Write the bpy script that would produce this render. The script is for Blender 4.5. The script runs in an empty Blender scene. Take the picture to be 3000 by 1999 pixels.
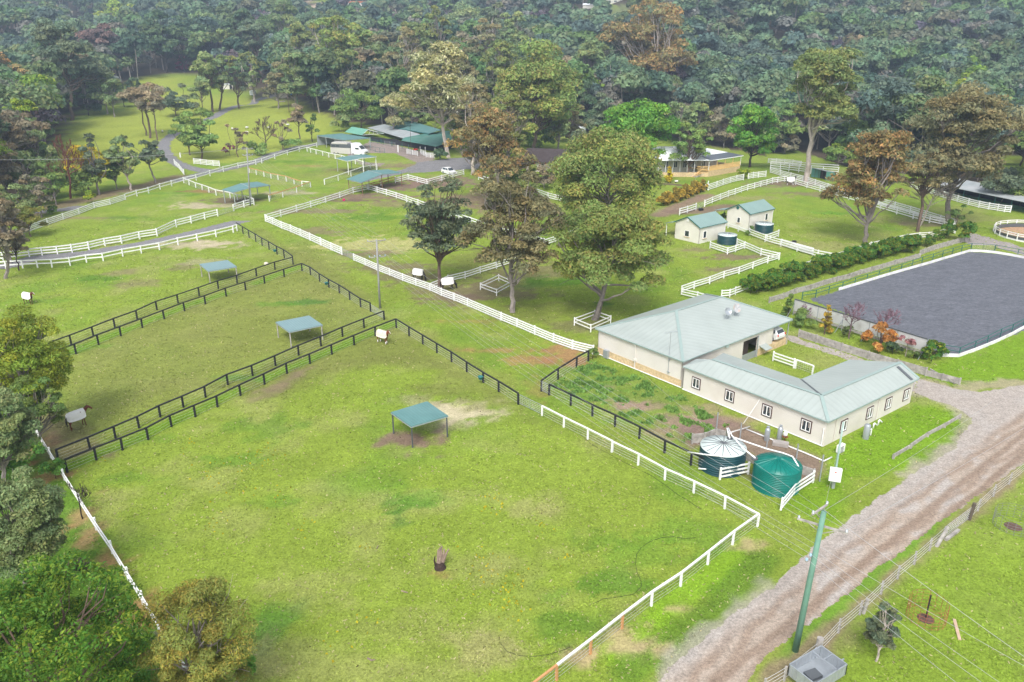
import bpy, math, random
import numpy as np
from mathutils import Vector, Matrix
R = math.radians
HAZE = 0.00044
scene = bpy.context.scene
col = scene.collection
random.seed(7); rng = np.random.default_rng(7)

# ---------------------------------------------------------------- camera, sky, sun, exposure
CAM_H, F_PX, TILT = 38.0, 2333.0, 21.3
cd = bpy.data.cameras.new("camera"); cd.lens = 28.0; cd.sensor_width = 36.0
cd.clip_start = 0.5; cd.clip_end = 6000
cam = bpy.data.objects.new("camera", cd); col.objects.link(cam)
cam.location = (0, 0, CAM_H); cam.rotation_euler = (R(90 - TILT), 0, 0)
scene.camera = cam
SUN_EL, SUN_AZ = 50.0, 190.0      # azimuth measured clockwise from +Y
world = bpy.data.worlds.new("World"); scene.world = world; world.use_nodes = True
nt = world.node_tree; nt.nodes.clear()
sky = nt.nodes.new("ShaderNodeTexSky"); sky.sky_type = 'NISHITA'; sky.sun_disc = False
sky.sun_elevation = R(SUN_EL); sky.sun_rotation = R(SUN_AZ); sky.air_density = 1.0; sky.dust_density = 3.0
hs = nt.nodes.new("ShaderNodeHueSaturation"); hs.inputs['Saturation'].default_value = 0.25
bg = nt.nodes.new("ShaderNodeBackground"); bg.inputs[1].default_value = 0.15
wo = nt.nodes.new("ShaderNodeOutputWorld")
nt.links.new(sky.outputs[0], hs.inputs['Color']); nt.links.new(hs.outputs[0], bg.inputs[0]); nt.links.new(bg.outputs[0], wo.inputs[0])
sd = bpy.data.lights.new("sun", 'SUN'); sd.energy = 1.8; sd.angle = R(22); sd.color = (1.0, 0.96, 0.9)
sun = bpy.data.objects.new("sun", sd); col.objects.link(sun)
_el, _az = R(SUN_EL), R(SUN_AZ)
_d = Vector((math.sin(_az) * math.cos(_el), math.cos(_az) * math.cos(_el), math.sin(_el)))
sun.rotation_euler = _d.to_track_quat('Z', 'Y').to_euler(); sun.location = _d * 200
vs = scene.view_settings; vs.view_transform = 'Standard'; vs.look = 'None'; vs.gamma = 1; vs.exposure = 0.88

# ---------------------------------------------------------------- terrain height and photo-to-ground measuring
def sstep(a, b, x):
    t = np.clip((x - a) / (b - a), 0, 1); return t * t * (3 - 2 * t)
def softp(x, k): return np.logaddexp(0, x / k) * k
_perm = np.random.default_rng(3).random((256, 256))
def vnoise(x, y, seed=0):
    x = np.asarray(x, float) + seed * 17.3; y = np.asarray(y, float) + seed * 9.1
    xi = np.floor(x).astype(int); yi = np.floor(y).astype(int)
    fx = x - xi; fy = y - yi; fx = fx * fx * (3 - 2 * fx); fy = fy * fy * (3 - 2 * fy)
    g = lambda a, b: _perm[a & 255, b & 255]
    return (g(xi, yi) * (1 - fx) + g(xi + 1, yi) * fx) * (1 - fy) + (g(xi, yi + 1) * (1 - fx) + g(xi + 1, yi + 1) * fx) * fy
def fbm(x, y, o=4, seed=0):
    s = 0; a = .5; t = 0
    for i in range(o):
        s = s + a * vnoise(x * 2 ** i, y * 2 ** i, seed + i); t += a; a *= .5
    return s / t
def tz(x, y):
    x = np.asarray(x, float); y = np.asarray(y, float)
    a = x / np.maximum(y, 1)
    wr = sstep(-.12, .28, a)
    left = .055 * (softp(y - 275, 22)) + .085 * softp(y - 520, 40)
    right = -9 * sstep(240, 305, y) + .17 * softp(y - 345, 28)
    n = (fbm(x / 90, y / 130, 3, 5) - .5) * 34 * sstep(330, 520, y)
    gl = -5.5 * sstep(0, 22, -x - .42 * (y - 34) - 22 ) * (1 - sstep(70, 120, y)) * 0
    return left * (1 - wr) + right * wr + n + gl
_c, _s = math.cos(R(TILT)), math.sin(R(TILT))
_ts = np.concatenate([np.arange(20, 260, 2.0), np.arange(260, 1600, 3.0)])
def ray(px, py):
    x = (px - 1500) / F_PX; y = -(py - 999.5) / F_PX
    return np.array([x, _c + y * _s, -_s + y * _c])
def P(px, py, z=None):
    """photo pixel -> point on the terrain (or on the level z)"""
    d = ray(px, py)
    if z is not None:
        t = (z - CAM_H) / d[2]; return Vector((d[0] * t, d[1] * t, z))
    if d[2] < 0:
        t = -CAM_H / d[2]
        if t * d[1] < 215: return Vector((d[0] * t, d[1] * t, 0.0))
    t = _ts / d[1]
    h = CAM_H + d[2] * t - tz(d[0] * t, d[1] * t)
    i = np.argmax(h < 0)
    if h[i] >= 0: i = len(t) - 1
    a = h[i - 1] / (h[i - 1] - h[i]); tt = t[i - 1] + (t[i] - t[i - 1]) * a
    x, y = d[0] * tt, d[1] * tt
    return Vector((x, y, float(tz(x, y))))
def zat(Y, py):
    v = -(py - 999.5) / F_PX
    return CAM_H + Y * (v * _c - _s) / (_c + v * _s)
def depth(p): return p[1] * _c - (p[2] - CAM_H) * _s
def proj(p):
    d = depth(p); return (1500 + p[0] / d * F_PX, 999.5 - (p[1] * _s + (p[2] - CAM_H) * _c) / d * F_PX)
def on_wall(px, py, a, b):
    """photo pixel -> point on the vertical plane through a and b"""
    d = Vector(ray(px, py)); n = (b - a).cross(Vector((0, 0, 1))); o = Vector((0, 0, CAM_H))
    return o + d * ((a - o).dot(n) / d.dot(n))
def T(x0, y0, s): return lambda u, v: (x0 + u / s, y0 + v / s)
A1, A2, A3, A4 = (T(x, 0, 3.136) for x in (0, 750, 1500, 2250))
B1, B2, B3, B4 = (T(x, 400, 3.136) for x in (0, 750, 1500, 2250))
C1, C2 = T(0, 900, 3.136), T(750, 900, 3.136); C3, C4 = T(1500, 850, 3.136), T(2250, 850, 3.136)
D1, D2, D3, D4 = T(0, 1400, 2.617), T(750, 1400, 2.617), T(1500, 1300, 2.243), T(2250, 1300, 2.243)
E1, E2, E3, E4, E5 = T(1700, 820, 3.136), T(1980, 1180, 4.706), T(1880, 520, 4.706), T(900, 330, 4.706), T(2500, 400, 4.706)
OV = T(0, 0, .78433)
def pts(t, *a): return [t(a[i], a[i + 1]) for i in range(0, len(a), 2)]

# ---------------------------------------------------------------- materials
MATS = {}
def mat(name, c, rough=.7, var=.12, scale=2.0, bump=0.0, bscale=20.0, metal=0.0, attr=None, trans=0.0, bands=None, spec=.3, dirt=None):
    if name in MATS: return MATS[name]
    m = bpy.data.materials.new(name); m.use_nodes = True; n = m.node_tree.nodes; l = m.node_tree.links; n.clear()
    out = n.new("ShaderNodeOutputMaterial"); b = n.new("ShaderNodeBsdfPrincipled")
    b.inputs['Roughness'].default_value = rough; b.inputs['Metallic'].default_value = metal
    b.inputs['Specular IOR Level'].default_value = spec
    tc = n.new("ShaderNodeTexCoord"); no = n.new("ShaderNodeTexNoise"); no.inputs['Scale'].default_value = scale; no.inputs['Detail'].default_value = 5
    l.new(tc.outputs['Object'], no.inputs['Vector'])
    mr = n.new("ShaderNodeMapRange"); mr.inputs[1].default_value = .25; mr.inputs[2].default_value = .75
    mr.inputs[3].default_value = 1 - var; mr.inputs[4].default_value = 1 + var; l.new(no.outputs[0], mr.inputs[0])
    mx = n.new("ShaderNodeVectorMath"); mx.operation = 'SCALE'; l.new(mr.outputs[0], mx.inputs['Scale'])
    if attr:
        at = n.new("ShaderNodeAttribute"); at.attribute_name = attr; l.new(at.outputs['Color'], mx.inputs[0])
    else: mx.inputs[0].default_value = c[:3]
    cout = mx.outputs[0]
    if dirt:      # weathering colour in broad blotches
        n2 = n.new("ShaderNodeTexNoise"); n2.inputs['Scale'].default_value = dirt[2]; n2.inputs['Detail'].default_value = 6; l.new(tc.outputs['Object'], n2.inputs['Vector'])
        r2 = n.new("ShaderNodeMapRange"); r2.inputs[1].default_value = .5; r2.inputs[2].default_value = .72; r2.inputs[4].default_value = dirt[1]; l.new(n2.outputs[0], r2.inputs[0])
        mi = n.new("ShaderNodeMix"); mi.data_type = 'RGBA'; l.new(r2.outputs[0], mi.inputs[0]); l.new(cout, mi.inputs[6]); mi.inputs[7].default_value = (*dirt[0], 1); cout = mi.outputs[2]
    hgt = None
    if bands:     # ('z'|'uv', lines per metre, depth, darkness)
        w = n.new("ShaderNodeTexWave"); w.wave_type = 'BANDS'; w.bands_direction = 'Z' if bands[0] == 'z' else 'X'
        w.inputs['Scale'].default_value = bands[1] * .314; w.inputs['Distortion'].default_value = 0
        w.wave_profile = 'SAW' if bands[0] == 'z' else 'SIN'
        l.new(tc.outputs['Object' if bands[0] == 'z' else 'UV'], w.inputs['Vector'])
        r3 = n.new("ShaderNodeMapRange"); r3.inputs[1].default_value = 0; r3.inputs[2].default_value = .22; r3.inputs[3].default_value = 1 - bands[3]; r3.inputs[4].default_value = 1; l.new(w.outputs[1], r3.inputs[0])
        m3 = n.new("ShaderNodeVectorMath"); m3.operation = 'SCALE'; l.new(cout, m3.inputs[0]); l.new(r3.outputs[0], m3.inputs['Scale']); cout = m3.outputs[0]
        hgt = w.outputs[1]
        bp = n.new("ShaderNodeBump"); bp.inputs['Distance'].default_value = bands[2]; bp.inputs['Strength'].default_value = .6; l.new(hgt, bp.inputs['Height']); l.new(bp.outputs[0], b.inputs['Normal'])
    l.new(cout, b.inputs['Base Color'])
    if bump and not hgt:
        nb = n.new("ShaderNodeTexNoise"); nb.inputs['Scale'].default_value = bscale; nb.inputs['Detail'].default_value = 4; l.new(tc.outputs['Object'], nb.inputs['Vector'])
        bp = n.new("ShaderNodeBump"); bp.inputs['Distance'].default_value = bump; l.new(nb.outputs[0], bp.inputs['Height']); l.new(bp.outputs[0], b.inputs['Normal'])
    if trans:
        tr = n.new("ShaderNodeBsdfTranslucent"); l.new(cout, tr.inputs[0]); ms = n.new("ShaderNodeMixShader"); ms.inputs[0].default_value = trans
        l.new(b.outputs[0], ms.inputs[1]); l.new(tr.outputs[0], ms.inputs[2]); l.new(ms.outputs[0], out.inputs[0])
    else: l.new(b.outputs[0], out.inputs[0])
    MATS[name] = m; return m
WHITE = mat("white_paint", (.80, .80, .80), .55, .05, 3, dirt=((.52, .5, .45), .35, 1.3))
BLACK = mat("black_stain", (.022, .022, .028), .6, .25, 4)
PINE = mat("raw_pine", (.52, .27, .12), .7, .2, 5)
GREYWOOD = mat("weathered_timber", (.36, .335, .315), .85, .35, 2.5, dirt=((.16, .14, .125), .6, 1.1))
DARKWOOD = mat("dark_timber", (.10, .08, .065), .85, .3, 3)
GALV = mat("galvanised_steel", (.38, .41, .44), .4, .1, 3, metal=.4)
WIRE = mat("fence_wire", (.62, .63, .64), .4, .05, metal=.2)
CABLE = mat("aluminium_cable", (.40, .40, .42), .4, .02, metal=.2)
TEAL = mat("teal_roofing", (.105, .225, .22), .45, .07, .7, dirt=((.15, .27, .27), .5, .4), bands=('uv', 3, .02, .06))
PALEROOF = mat("pale_green_roofing", (.345, .385, .365), .5, .06, .5, dirt=((.38, .42, .40), .6, .22), bands=('uv', 1.3, .02, .07))
SAGE = mat("sage_roofing", (.215, .315, .295), .45, .06, .7, bands=('uv', 3, .02, .06))
GREENROOF = mat("green_roofing", (.08, .22, .18), .5, .15, .8, dirt=((.2, .28, .25), .6, .3), bands=('uv', 2, .02, .08))
GREYROOF = mat("weathered_grey_roofing", (.34, .37, .38), .5, .15, .6, dirt=((.5, .5, .5), .6, .25), bands=('uv', 2, .02, .08))
WHITEROOF = mat("white_roofing", (.70, .73, .75), .45, .06, .6, bands=('uv', 1.5, .02, .08))
SLATEROOF = mat("charcoal_roofing", (.10, .115, .14), .5, .08, .6, bands=('uv', 2, .02, .1))
BROWNTILE = mat("brown_roof_tiles", (.065, .05, .05), .8, .3, 2, bands=('uv', 3, .04, .5))
BLUEROOF = mat("pale_blue_roofing", (.30, .45, .58), .45, .1, .6)
REDTILE = mat("orange_roof_tiles", (.42, .16, .08), .8, .2, 1)
CREAM = mat("cream_cladding", (.68, .635, .59), .6, .04, .6, bands=('z', 5.5, .015, .10), dirt=((.55, .49, .42), .4, .35))
WHITEWALL = mat("off_white_blockwork", (.72, .69, .63), .7, .05, .8, bands=('z', 5, .01, .08), dirt=((.55, .52, .46), .4, .6))
STONE = mat("sandstone_blockwork", (.60, .45, .27), .85, .25, 4, bump=.03, bscale=6, dirt=((.38, .26, .15), .6, 3))
CONCRETE = mat("concrete", (.34, .31, .29), .9, .2, 2)
BRICK = mat("red_brick", (.28, .10, .07), .85, .2, 3)
GLASS = mat("dark_window_glass", (.03, .04, .05), .12, .1, 1, spec=.8)
CURTAIN = mat("pale_curtain", (.35, .3, .27), .8, .1)
BROWNTRIM = mat("dark_brown_trim", (.06, .025, .025), .5, .1)
GREENTRIM = mat("green_trim", (.03, .13, .12), .5, .1)
GUTTER = mat("sage_gutter", (.28, .36, .34), .4, .05)
TANKDARK = mat("dark_green_tank", (.012, .055, .068), .35, .1, 1.0, dirt=((.03, .09, .10), .4, .8))
TANKGREEN = mat("green_tank", (.0, .15, .12), .35, .1, 1.0, dirt=((.02, .2, .17), .5, .6))
PALELID = mat("weathered_tank_lid", (.55, .62, .60), .5, .1, 1.5)
PVC = mat("white_pipe", (.8, .8, .8), .35, .04)
YELLOWWOOD = mat("yellow_stained_timber", (.78, .52, .22), .6, .12, 3)
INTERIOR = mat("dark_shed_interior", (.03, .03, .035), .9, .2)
REDPAINT = mat("red_paint", (.55, .03, .02), .4, .05)
RUBBER = mat("black_rubber", (.02, .02, .02), .7, .1)
CARWHITE = mat("white_car_paint", (.78, .79, .8), .2, .02, spec=.6)
CARGREY = mat("dark_grey_panel", (.10, .11, .12), .4, .05)
SILVER = mat("silver_panel", (.5, .48, .45), .4, .05)
LAMP = mat("clear_headlight", (.6, .6, .6), .15, .05, spec=.8)
POLEGREEN = mat("green_treated_timber", (.135, .265, .205), .75, .16, 1.2, dirt=((.17, .30, .22), .7, 2.2))
POLEGREY = mat("grey_treated_timber", (.27, .27, .27), .8, .2, 2)
BAY = mat("bay_coat", (.12, .035, .018), .6, .2, 3)
CHESTNUT = mat("chestnut_coat", (.20, .06, .03), .6, .2, 3)
DARKCOAT = mat("dark_coat", (.02, .017, .016), .6, .2, 3)
RUG = mat("white_canvas_rug", (.70, .69, .68), .85, .06, 4)
RUGCREAM = mat("cream_canvas_rug", (.62, .57, .47), .85, .06, 4)
SANDBOARD = mat("white_kickboard", (.74, .73, .74), .7, .1, 1.5, dirt=((.45, .43, .42), .5, .8))
LEAF = mat("foliage", (0, 0, 0), .6, .10, .8, attr="col", trans=.35, spec=.2)
BARK = mat("bark", (0, 0, 0), .9, .25, 2.0, attr="col", bump=.02, bscale=8)

# ---------------------------------------------------------------- object helpers
def tag(o, label=None, cat=None, group=None, kind=None):
    if label: o['label'] = label
    if cat: o['category'] = cat
    if group: o['group'] = group
    if kind: o['kind'] = kind
    return o
def thing(name, label, cat, loc=(0, 0, 0), rotz=0, group=None):
    o = bpy.data.objects.new(name, None); col.objects.link(o); o.location = loc; o.rotation_euler = (0, 0, rotz)
    o.empty_display_size = .3
    return tag(o, label, cat, group)
def copy_tree(o, parent=None):
    c = o.copy(); col.objects.link(c); c.parent = parent
    for ch in o.children: copy_tree(ch, c)
    return c
Zv = Vector((0, 0, 1))
class MB:
    def __init__(s): s.v = []; s.f = []; s.uv = {}
    def add(s, vs, fs):
        k = len(s.v); s.v += [Vector(a) for a in vs]; s.f += [tuple(i + k for i in f) for f in fs]
    def box(s, c, size, rz=0, rx=0, ry=0):
        x, y, z = (a / 2 for a in size); m = Matrix.Rotation(rz, 3, 'Z') @ Matrix.Rotation(ry, 3, 'Y') @ Matrix.Rotation(rx, 3, 'X'); c = Vector(c)
        s.add([c + m @ Vector((i * x, j * y, k * z)) for i in (-1, 1) for j in (-1, 1) for k in (-1, 1)],
              [(0, 1, 3, 2), (4, 6, 7, 5), (0, 4, 5, 1), (2, 3, 7, 6), (0, 2, 6, 4), (1, 5, 7, 3)]); return s
    def beam(s, a, b, w, h):
        a, b = Vector(a), Vector(b); d = (b - a)
        if d.length < 1e-5: return s
        d.normalize(); u = d.cross(Zv)
        if u.length < 1e-3: u = Vector((1, 0, 0))
        u.normalize(); v = u.cross(d).normalized(); u = u * w / 2; v = v * h / 2
        s.add([a - u - v, a + u - v, a + u + v, a - u + v, b - u - v, b + u - v, b + u + v, b - u + v],
              [(0, 3, 2, 1), (4, 5, 6, 7), (0, 1, 5, 4), (1, 2, 6, 5), (2, 3, 7, 6), (3, 0, 4, 7)]); return s
    def tube(s, path, r, n=8, cap=True):
        path = [Vector(p) for p in path]; rs = r if isinstance(r, (list, tuple)) else [r] * len(path)
        k = len(s.v); u = None
        for i, p in enumerate(path):
            t = (path[min(i + 1, len(path) - 1)] - path[max(i - 1, 0)]); t = t.normalized() if t.length > 1e-6 else Zv
            if u is None:
                u = t.cross(Vector((.3, .8, .1)) if abs(t.z) > .7 else Zv)
            u = (u - t * u.dot(t)); u = u.normalized() if u.length > 1e-6 else Vector((1, 0, 0)); w = t.cross(u)
            for j in range(n):
                a = 2 * math.pi * j / n; s.v.append(p + (u * math.cos(a) + w * math.sin(a)) * rs[i])
        for i in range(len(path) - 1):
            for j in range(n):
                a = k + i * n + j; b = k + i * n + (j + 1) % n; s.f.append((a, b, b + n, a + n))
        if cap: s.f.append(tuple(k + j for j in range(n))[::-1]); s.f.append(tuple(k + (len(path) - 1) * n + j for j in range(n)))
        return s
    def lathe(s, c, prof, n=32):
        c = Vector(c); k = len(s.v)
        for r, z in prof:
            for j in range(n):
                a = 2 * math.pi * j / n; s.v.append(c + Vector((r * math.cos(a), r * math.sin(a), z)))
        for i in range(len(prof) - 1):
            for j in range(n):
                a = k + i * n + j; b = k + i * n + (j + 1) % n; s.f.append((a, b, b + n, a + n))
        s.f.append(tuple(k + (len(prof) - 1) * n + j for j in range(n))); return s
    def slab(s, poly, t, up=False):
        """planar-ish polygon given thickness t downwards"""
        poly = [Vector(p) for p in poly]; n = len(poly); k = len(s.v)
        s.v += poly + [p - Zv * t for p in poly]
        s.f.append(tuple(k + i for i in range(n))); s.f.append(tuple(k + n + i for i in range(n))[::-1])
        for i in range(n): s.f.append((k + i, k + n + i, k + n + (i + 1) % n, k + (i + 1) % n))
        # roof uv: u runs along the first edge, v up the slope
        e = (poly[1] - poly[0]).normalized()
        nn = (poly[1] - poly[0]).cross(poly[2] - poly[0]).normalized(); w = nn.cross(e)
        for i in range(n):
            d = poly[i] - poly[0]
            s.uv[k + i] = (d.dot(e), d.dot(w)); s.uv[k + n + i] = s.uv[k + i]
        return s
    def prism(s, poly2, z0, z1):
        n = len(poly2); k = len(s.v)
        s.v += [Vector((p[0], p[1], z0)) for p in poly2] + [Vector((p[0], p[1], z1)) for p in poly2]
        for i in range(n): s.f.append((k + i, k + (i + 1) % n, k + n + (i + 1) % n, k + n + i))
        s.f.append(tuple(k + n + i for i in range(n))); s.f.append(tuple(k + i for i in range(n))[::-1]); return s
    def build(s, name, m, parent=None, label=None, smooth=False, bevel=0):
        o0 = parent_origin(parent)
        me = bpy.data.meshes.new(name); me.from_pydata([v - o0 for v in s.v], [], s.f)
        if s.uv:
            l = me.uv_layers.new(name="UVMap")
            for lp in me.loops: l.data[lp.index].uv = s.uv.get(lp.vertex_index, (0, 0))
        me.materials.append(m)
        if smooth: me.polygons.foreach_set('use_smooth', [True] * len(me.polygons))
        me.update()
        o = bpy.data.objects.new(name, me); col.objects.link(o); o.parent = parent
        if bevel:
            b = o.modifiers.new("bevel", 'BEVEL'); b.width = bevel; b.segments = 2; b.limit_method = 'ANGLE'
        if label: o['label'] = label
        return o
def parent_origin(p):
    o = Vector((0, 0, 0))
    while p is not None: o = o + Vector(p.location); p = p.parent
    return o
def fastmesh(name, v, nper, cols, m, parent=None):
    v = np.asarray(v, np.float32).reshape(-1, 3); o0 = np.array(parent_origin(parent), np.float32)
    v = v - o0; nf = len(v) // nper
    me = bpy.data.meshes.new(name); me.vertices.add(len(v)); me.vertices.foreach_set('co', v.ravel())
    me.loops.add(len(v)); me.loops.foreach_set('vertex_index', np.arange(len(v), dtype=np.int32))
    me.polygons.add(nf); me.polygons.foreach_set('loop_start', np.arange(0, len(v), nper, dtype=np.int32))
    at = me.attributes.new('col', 'FLOAT_COLOR', 'FACE')
    c4 = np.ones((nf, 4), np.float32); c4[:, :3] = cols; at.data.foreach_set('color', c4.ravel())
    me.materials.append(m); me.update(calc_edges=True)
    o = bpy.data.objects.new(name, me); col.objects.link(o); o.parent = parent
    return o
# ================================================================ GROUND
def axis(lo, hi, step, far_lo, far_hi):
    a = list(np.arange(lo, hi + 1e-6, step)); s = step
    x = hi
    while x < far_hi: s *= 1.07; x += min(s, 14); a.append(x)
    s = step; x = lo; b = []
    while x > far_lo: s *= 1.07; x -= min(s, 14); b.append(x)
    return np.array(b[::-1] + a)
gx = axis(-95, 125, .5, -1100, 1100); gy = axis(22, 250, .5, -150, 1500)
GX, GY = np.meshgrid(gx, gy); GZ = tz(GX, GY)
# colours of the ground itself: pasture, worn turf, bare soil, straw, weeds
GRASS = np.array((.190, .256, .034)); LUSH = np.array((.105, .215, .022)); OLIVE = np.array((.150, .165, .042)); SOIL = np.array((.20, .135, .105))
REDSOIL = np.array((.32, .17, .09)); STRAW = np.array((.50, .42, .30)); DEEP = np.array((.055, .13, .022)); DRY = np.array((.30, .28, .12)); VIVID = np.array((.15, .265, .016)); LITTER = np.array((.085, .065, .045))
C = np.empty(GX.shape + (3,)); n1 = fbm(GX / 9, GY / 9, 4, 1)[..., None]; n2 = fbm(GX / 2.2, GY / 2.2, 3, 11)[..., None]
C[:] = GRASS
C = C * (1 - .5 * sstep(.50, .80, n1)) + LUSH * (.5 * sstep(.50, .80, n1))
n3 = fbm(GX / 5 + 40, GY / 5, 3, 21)[..., None]
C = C * (1 - .38 * sstep(.5, .8, n3)) + DRY * .38 * sstep(.5, .8, n3)
C = C * (.86 + .28 * n2)
nE = fbm(GX / 1.6, GY / 1.6, 4, 31) - .5; nF = vnoise(GX / .7, GY / .7, 41) - .5
def inside_soft(poly, soft):
    """signed distance (m, positive inside) to a ground polygon, on the grid cells near it"""
    q = np.array([(p[0], p[1]) for p in poly]); x0, y0 = q.min(0) - soft * 2; x1, y1 = q.max(0) + soft * 2
    j0, j1 = np.searchsorted(gx, [x0, x1]); i0, i1 = np.searchsorted(gy, [y0, y1])
    X = GX[i0:i1, j0:j1]; Y = GY[i0:i1, j0:j1]
    return (slice(i0, i1), slice(j0, j1)), sdist(q, X, Y)
def sdist(q, X, Y):
    d = np.full(X.shape, 1e9); ins = np.zeros(X.shape, bool); n = len(q)
    for i in range(n):
        a, b = q[i], q[(i + 1) % n]; e = b - a; L = max((e * e).sum(), 1e-9)
        t = np.clip(((X - a[0]) * e[0] + (Y - a[1]) * e[1]) / L, 0, 1)
        d = np.minimum(d, np.hypot(X - a[0] - t * e[0], Y - a[1] - t * e[1]))
        if a[1] != b[1]:
            c = ((a[1] > Y) != (b[1] > Y)) & (X < (b[0] - a[0]) * (Y - a[1]) / (b[1] - a[1]) + a[0]); ins ^= c
    return np.where(ins, d, -d)
def ldist(q, X, Y):
    d = np.full(X.shape, 1e9)
    for a, b in zip(q[:-1], q[1:]):
        e = b - a; L = max((e * e).sum(), 1e-9); t = np.clip(((X - a[0]) * e[0] + (Y - a[1]) * e[1]) / L, 0, 1)
        d = np.minimum(d, np.hypot(X - a[0] - t * e[0], Y - a[1] - t * e[1]))
    return d
def paint_poly(px, c, amt=1, soft=1.2, rag=1.5):
    s, d = inside_soft([P(*p) for p in px], soft + rag); m = sstep(-soft, soft, d + (nE[s] * 2 + nF[s] * .7) * rag) * amt
    C[s] = C[s] * (1 - m[..., None]) + np.asarray(c) * m[..., None] * (.85 + .3 * n2[s])
def paint_blob(px, py, rx, ry, c, amt=1, rag=.9, rot=0):
    """irregular patch round a photo point: rx, ry in metres"""
    o = P(px, py); r = max(rx, ry) * 2.2
    j0, j1 = np.searchsorted(gx, [o.x - r, o.x + r]); i0, i1 = np.searchsorted(gy, [o.y - r, o.y + r]); s = (slice(i0, i1), slice(j0, j1))
    X = GX[s] - o.x; Y = GY[s] - o.y; ca, sa = math.cos(rot), math.sin(rot); X, Y = X * ca + Y * sa, -X * sa + Y * ca
    q = np.sqrt((X / rx) ** 2 + (Y / ry) ** 2); m = sstep(1.25, .55, q + (nE[s] * 2.2 + nF[s] * .8) * rag) * amt
    C[s] = C[s] * (1 - m[..., None]) + np.asarray(c) * m[..., None] * (.85 + .3 * n2[s])
def paint_line(px, w, c, amt=1, rag=.5):
    q = np.array([P(*p)[:2] for p in px]); r = w * 2 + 2; x0, y0 = q.min(0) - r; x1, y1 = q.max(0) + r
    j0, j1 = np.searchsorted(gx, [x0, x1]); i0, i1 = np.searchsorted(gy, [y0, y1]); s = (slice(i0, i1), slice(j0, j1))
    d = ldist(q, GX[s], GY[s]); m = sstep(w * 1.3, w * .5, d + (nE[s] * 2 + nF[s] * .6) * rag) * amt
    C[s] = C[s] * (1 - m[..., None]) + np.asarray(c) * m[..., None] * (.85 + .3 * n2[s])
# forest floor beyond the farm
bnd = np.array([(-400, 700), (0, 655), (60, 620), (105, 560), (150, 440), (185, 372), (235, 325), (330, 300), (360, 245), (430, 232), (520, 215), (620, 230), (700, 262), (790, 290), (880, 322), (985, 350), (1100, 368), (1300, 350), (1500, 372), (1700, 400), (1950, 400), (2230, 455), (2330, 440), (2500, 495), (2750, 520), (2880, 560), (3000, 590), (3600, 700)])
def forest_mask(x, y, z=None):
    z = tz(x, y) if z is None else z; d = y * _c - (z - CAM_H) * _s; d = np.maximum(d, 1)
    px = 1500 + x / d * F_PX; py = 999.5 - (y * _s + (z - CAM_H) * _c) / d * F_PX
    m = (py < np.interp(px, bnd[:, 0], bnd[:, 1])) & (y > 120)
    for (cx, cy, rx, ry) in ((250, 88, 48, 24), (960, 12, 40, 14), (2975, 485, 60, 30), (1770, 22, 45, 10), (2870, 385, 0.1, .1)):
        m &= ((px - cx) / rx) ** 2 + ((py - cy) / ry) ** 2 > 1
    return m
fm = forest_mask(GX, GY, GZ)
C[fm] = LITTER * (.6 + .8 * n2[fm])
paint_blob(925, 22, 18, 30, np.array((.42, .33, .25)), .9)
paint_blob(1790, 35, 22, 26, np.array((.16, .19, .07)), .8)
# left gully side of the long white rail
paint_poly([(105, 1275), (235, 1465), (385, 1710), (515, 1910), (620, 2080), (-700, 2080), (-700, 1150), (60, 1215)], LUSH * .8, .9, 1, 1)
for a in ((75, 1330, 2.2, 3.5), (225, 1530, .9, 3.2), (255, 1575, 1.0, 1.4), (300, 1650, 2.0, 1.2), (150, 1400, 1.6, 2.5), (400, 1800, 1.5, 1.5)): paint_blob(*a, REDSOIL * .9, .75, 1.1)
paint_poly([(105, 1275), (60, 1215), (150, 1180), (260, 1250), (330, 1330), (170, 1345)], SOIL * .75, .8, 1, 1.5)
# middle paddocks: worn olive turf
paint_poly([(180, 1010), (560, 860), (900, 700), (1090, 900), (1060, 960), (740, 1090), (250, 1310), (140, 1230)], OLIVE * 1.2, .75, 4, 3)
paint_poly([(650, 1130), (900, 1030), (1150, 960), (1300, 1060), (1520, 1180), (1560, 1240), (1450, 1170), (1230, 1060), (1100, 1060), (950, 1110), (780, 1180)], OLIVE * 1.05, .75, 1.5, 1.5)
paint_poly(pts(C2, 0, 780, 260, 640, 480, 560, 420, 660, 180, 800, 0, 870), SOIL, .7, .8, 1.2)
paint_line(pts(B2, 20, 860, 180, 1000, 420, 1100, 600, 1210, 760, 1360, 1000, 1480), 1.6, OLIVE * 1.15, .6, .8)
paint_line(pts(C2, 1000, 0, 1400, 200, 1800, 420, 2300, 700), 1.8, OLIVE * 1.35, .5, .9)
# long grass under the double rails
for q in (pts(B1, 2080, 1440, 1890, 1500, 1690, 1560), pts(C1, 1690, 0, 1310, 150, 900, 310, 560, 450), pts(C2, 1270, 150, 900, 310, 500, 480, 80, 660), pts(C1, 2200, 760, 1790, 960, 1360, 1160, 890, 1360, 640, 1470), pts(B2, 400, 1200, 200, 1270, 0, 1350)): paint_line(q, .9, VIVID * .85, .95, .35)
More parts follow.
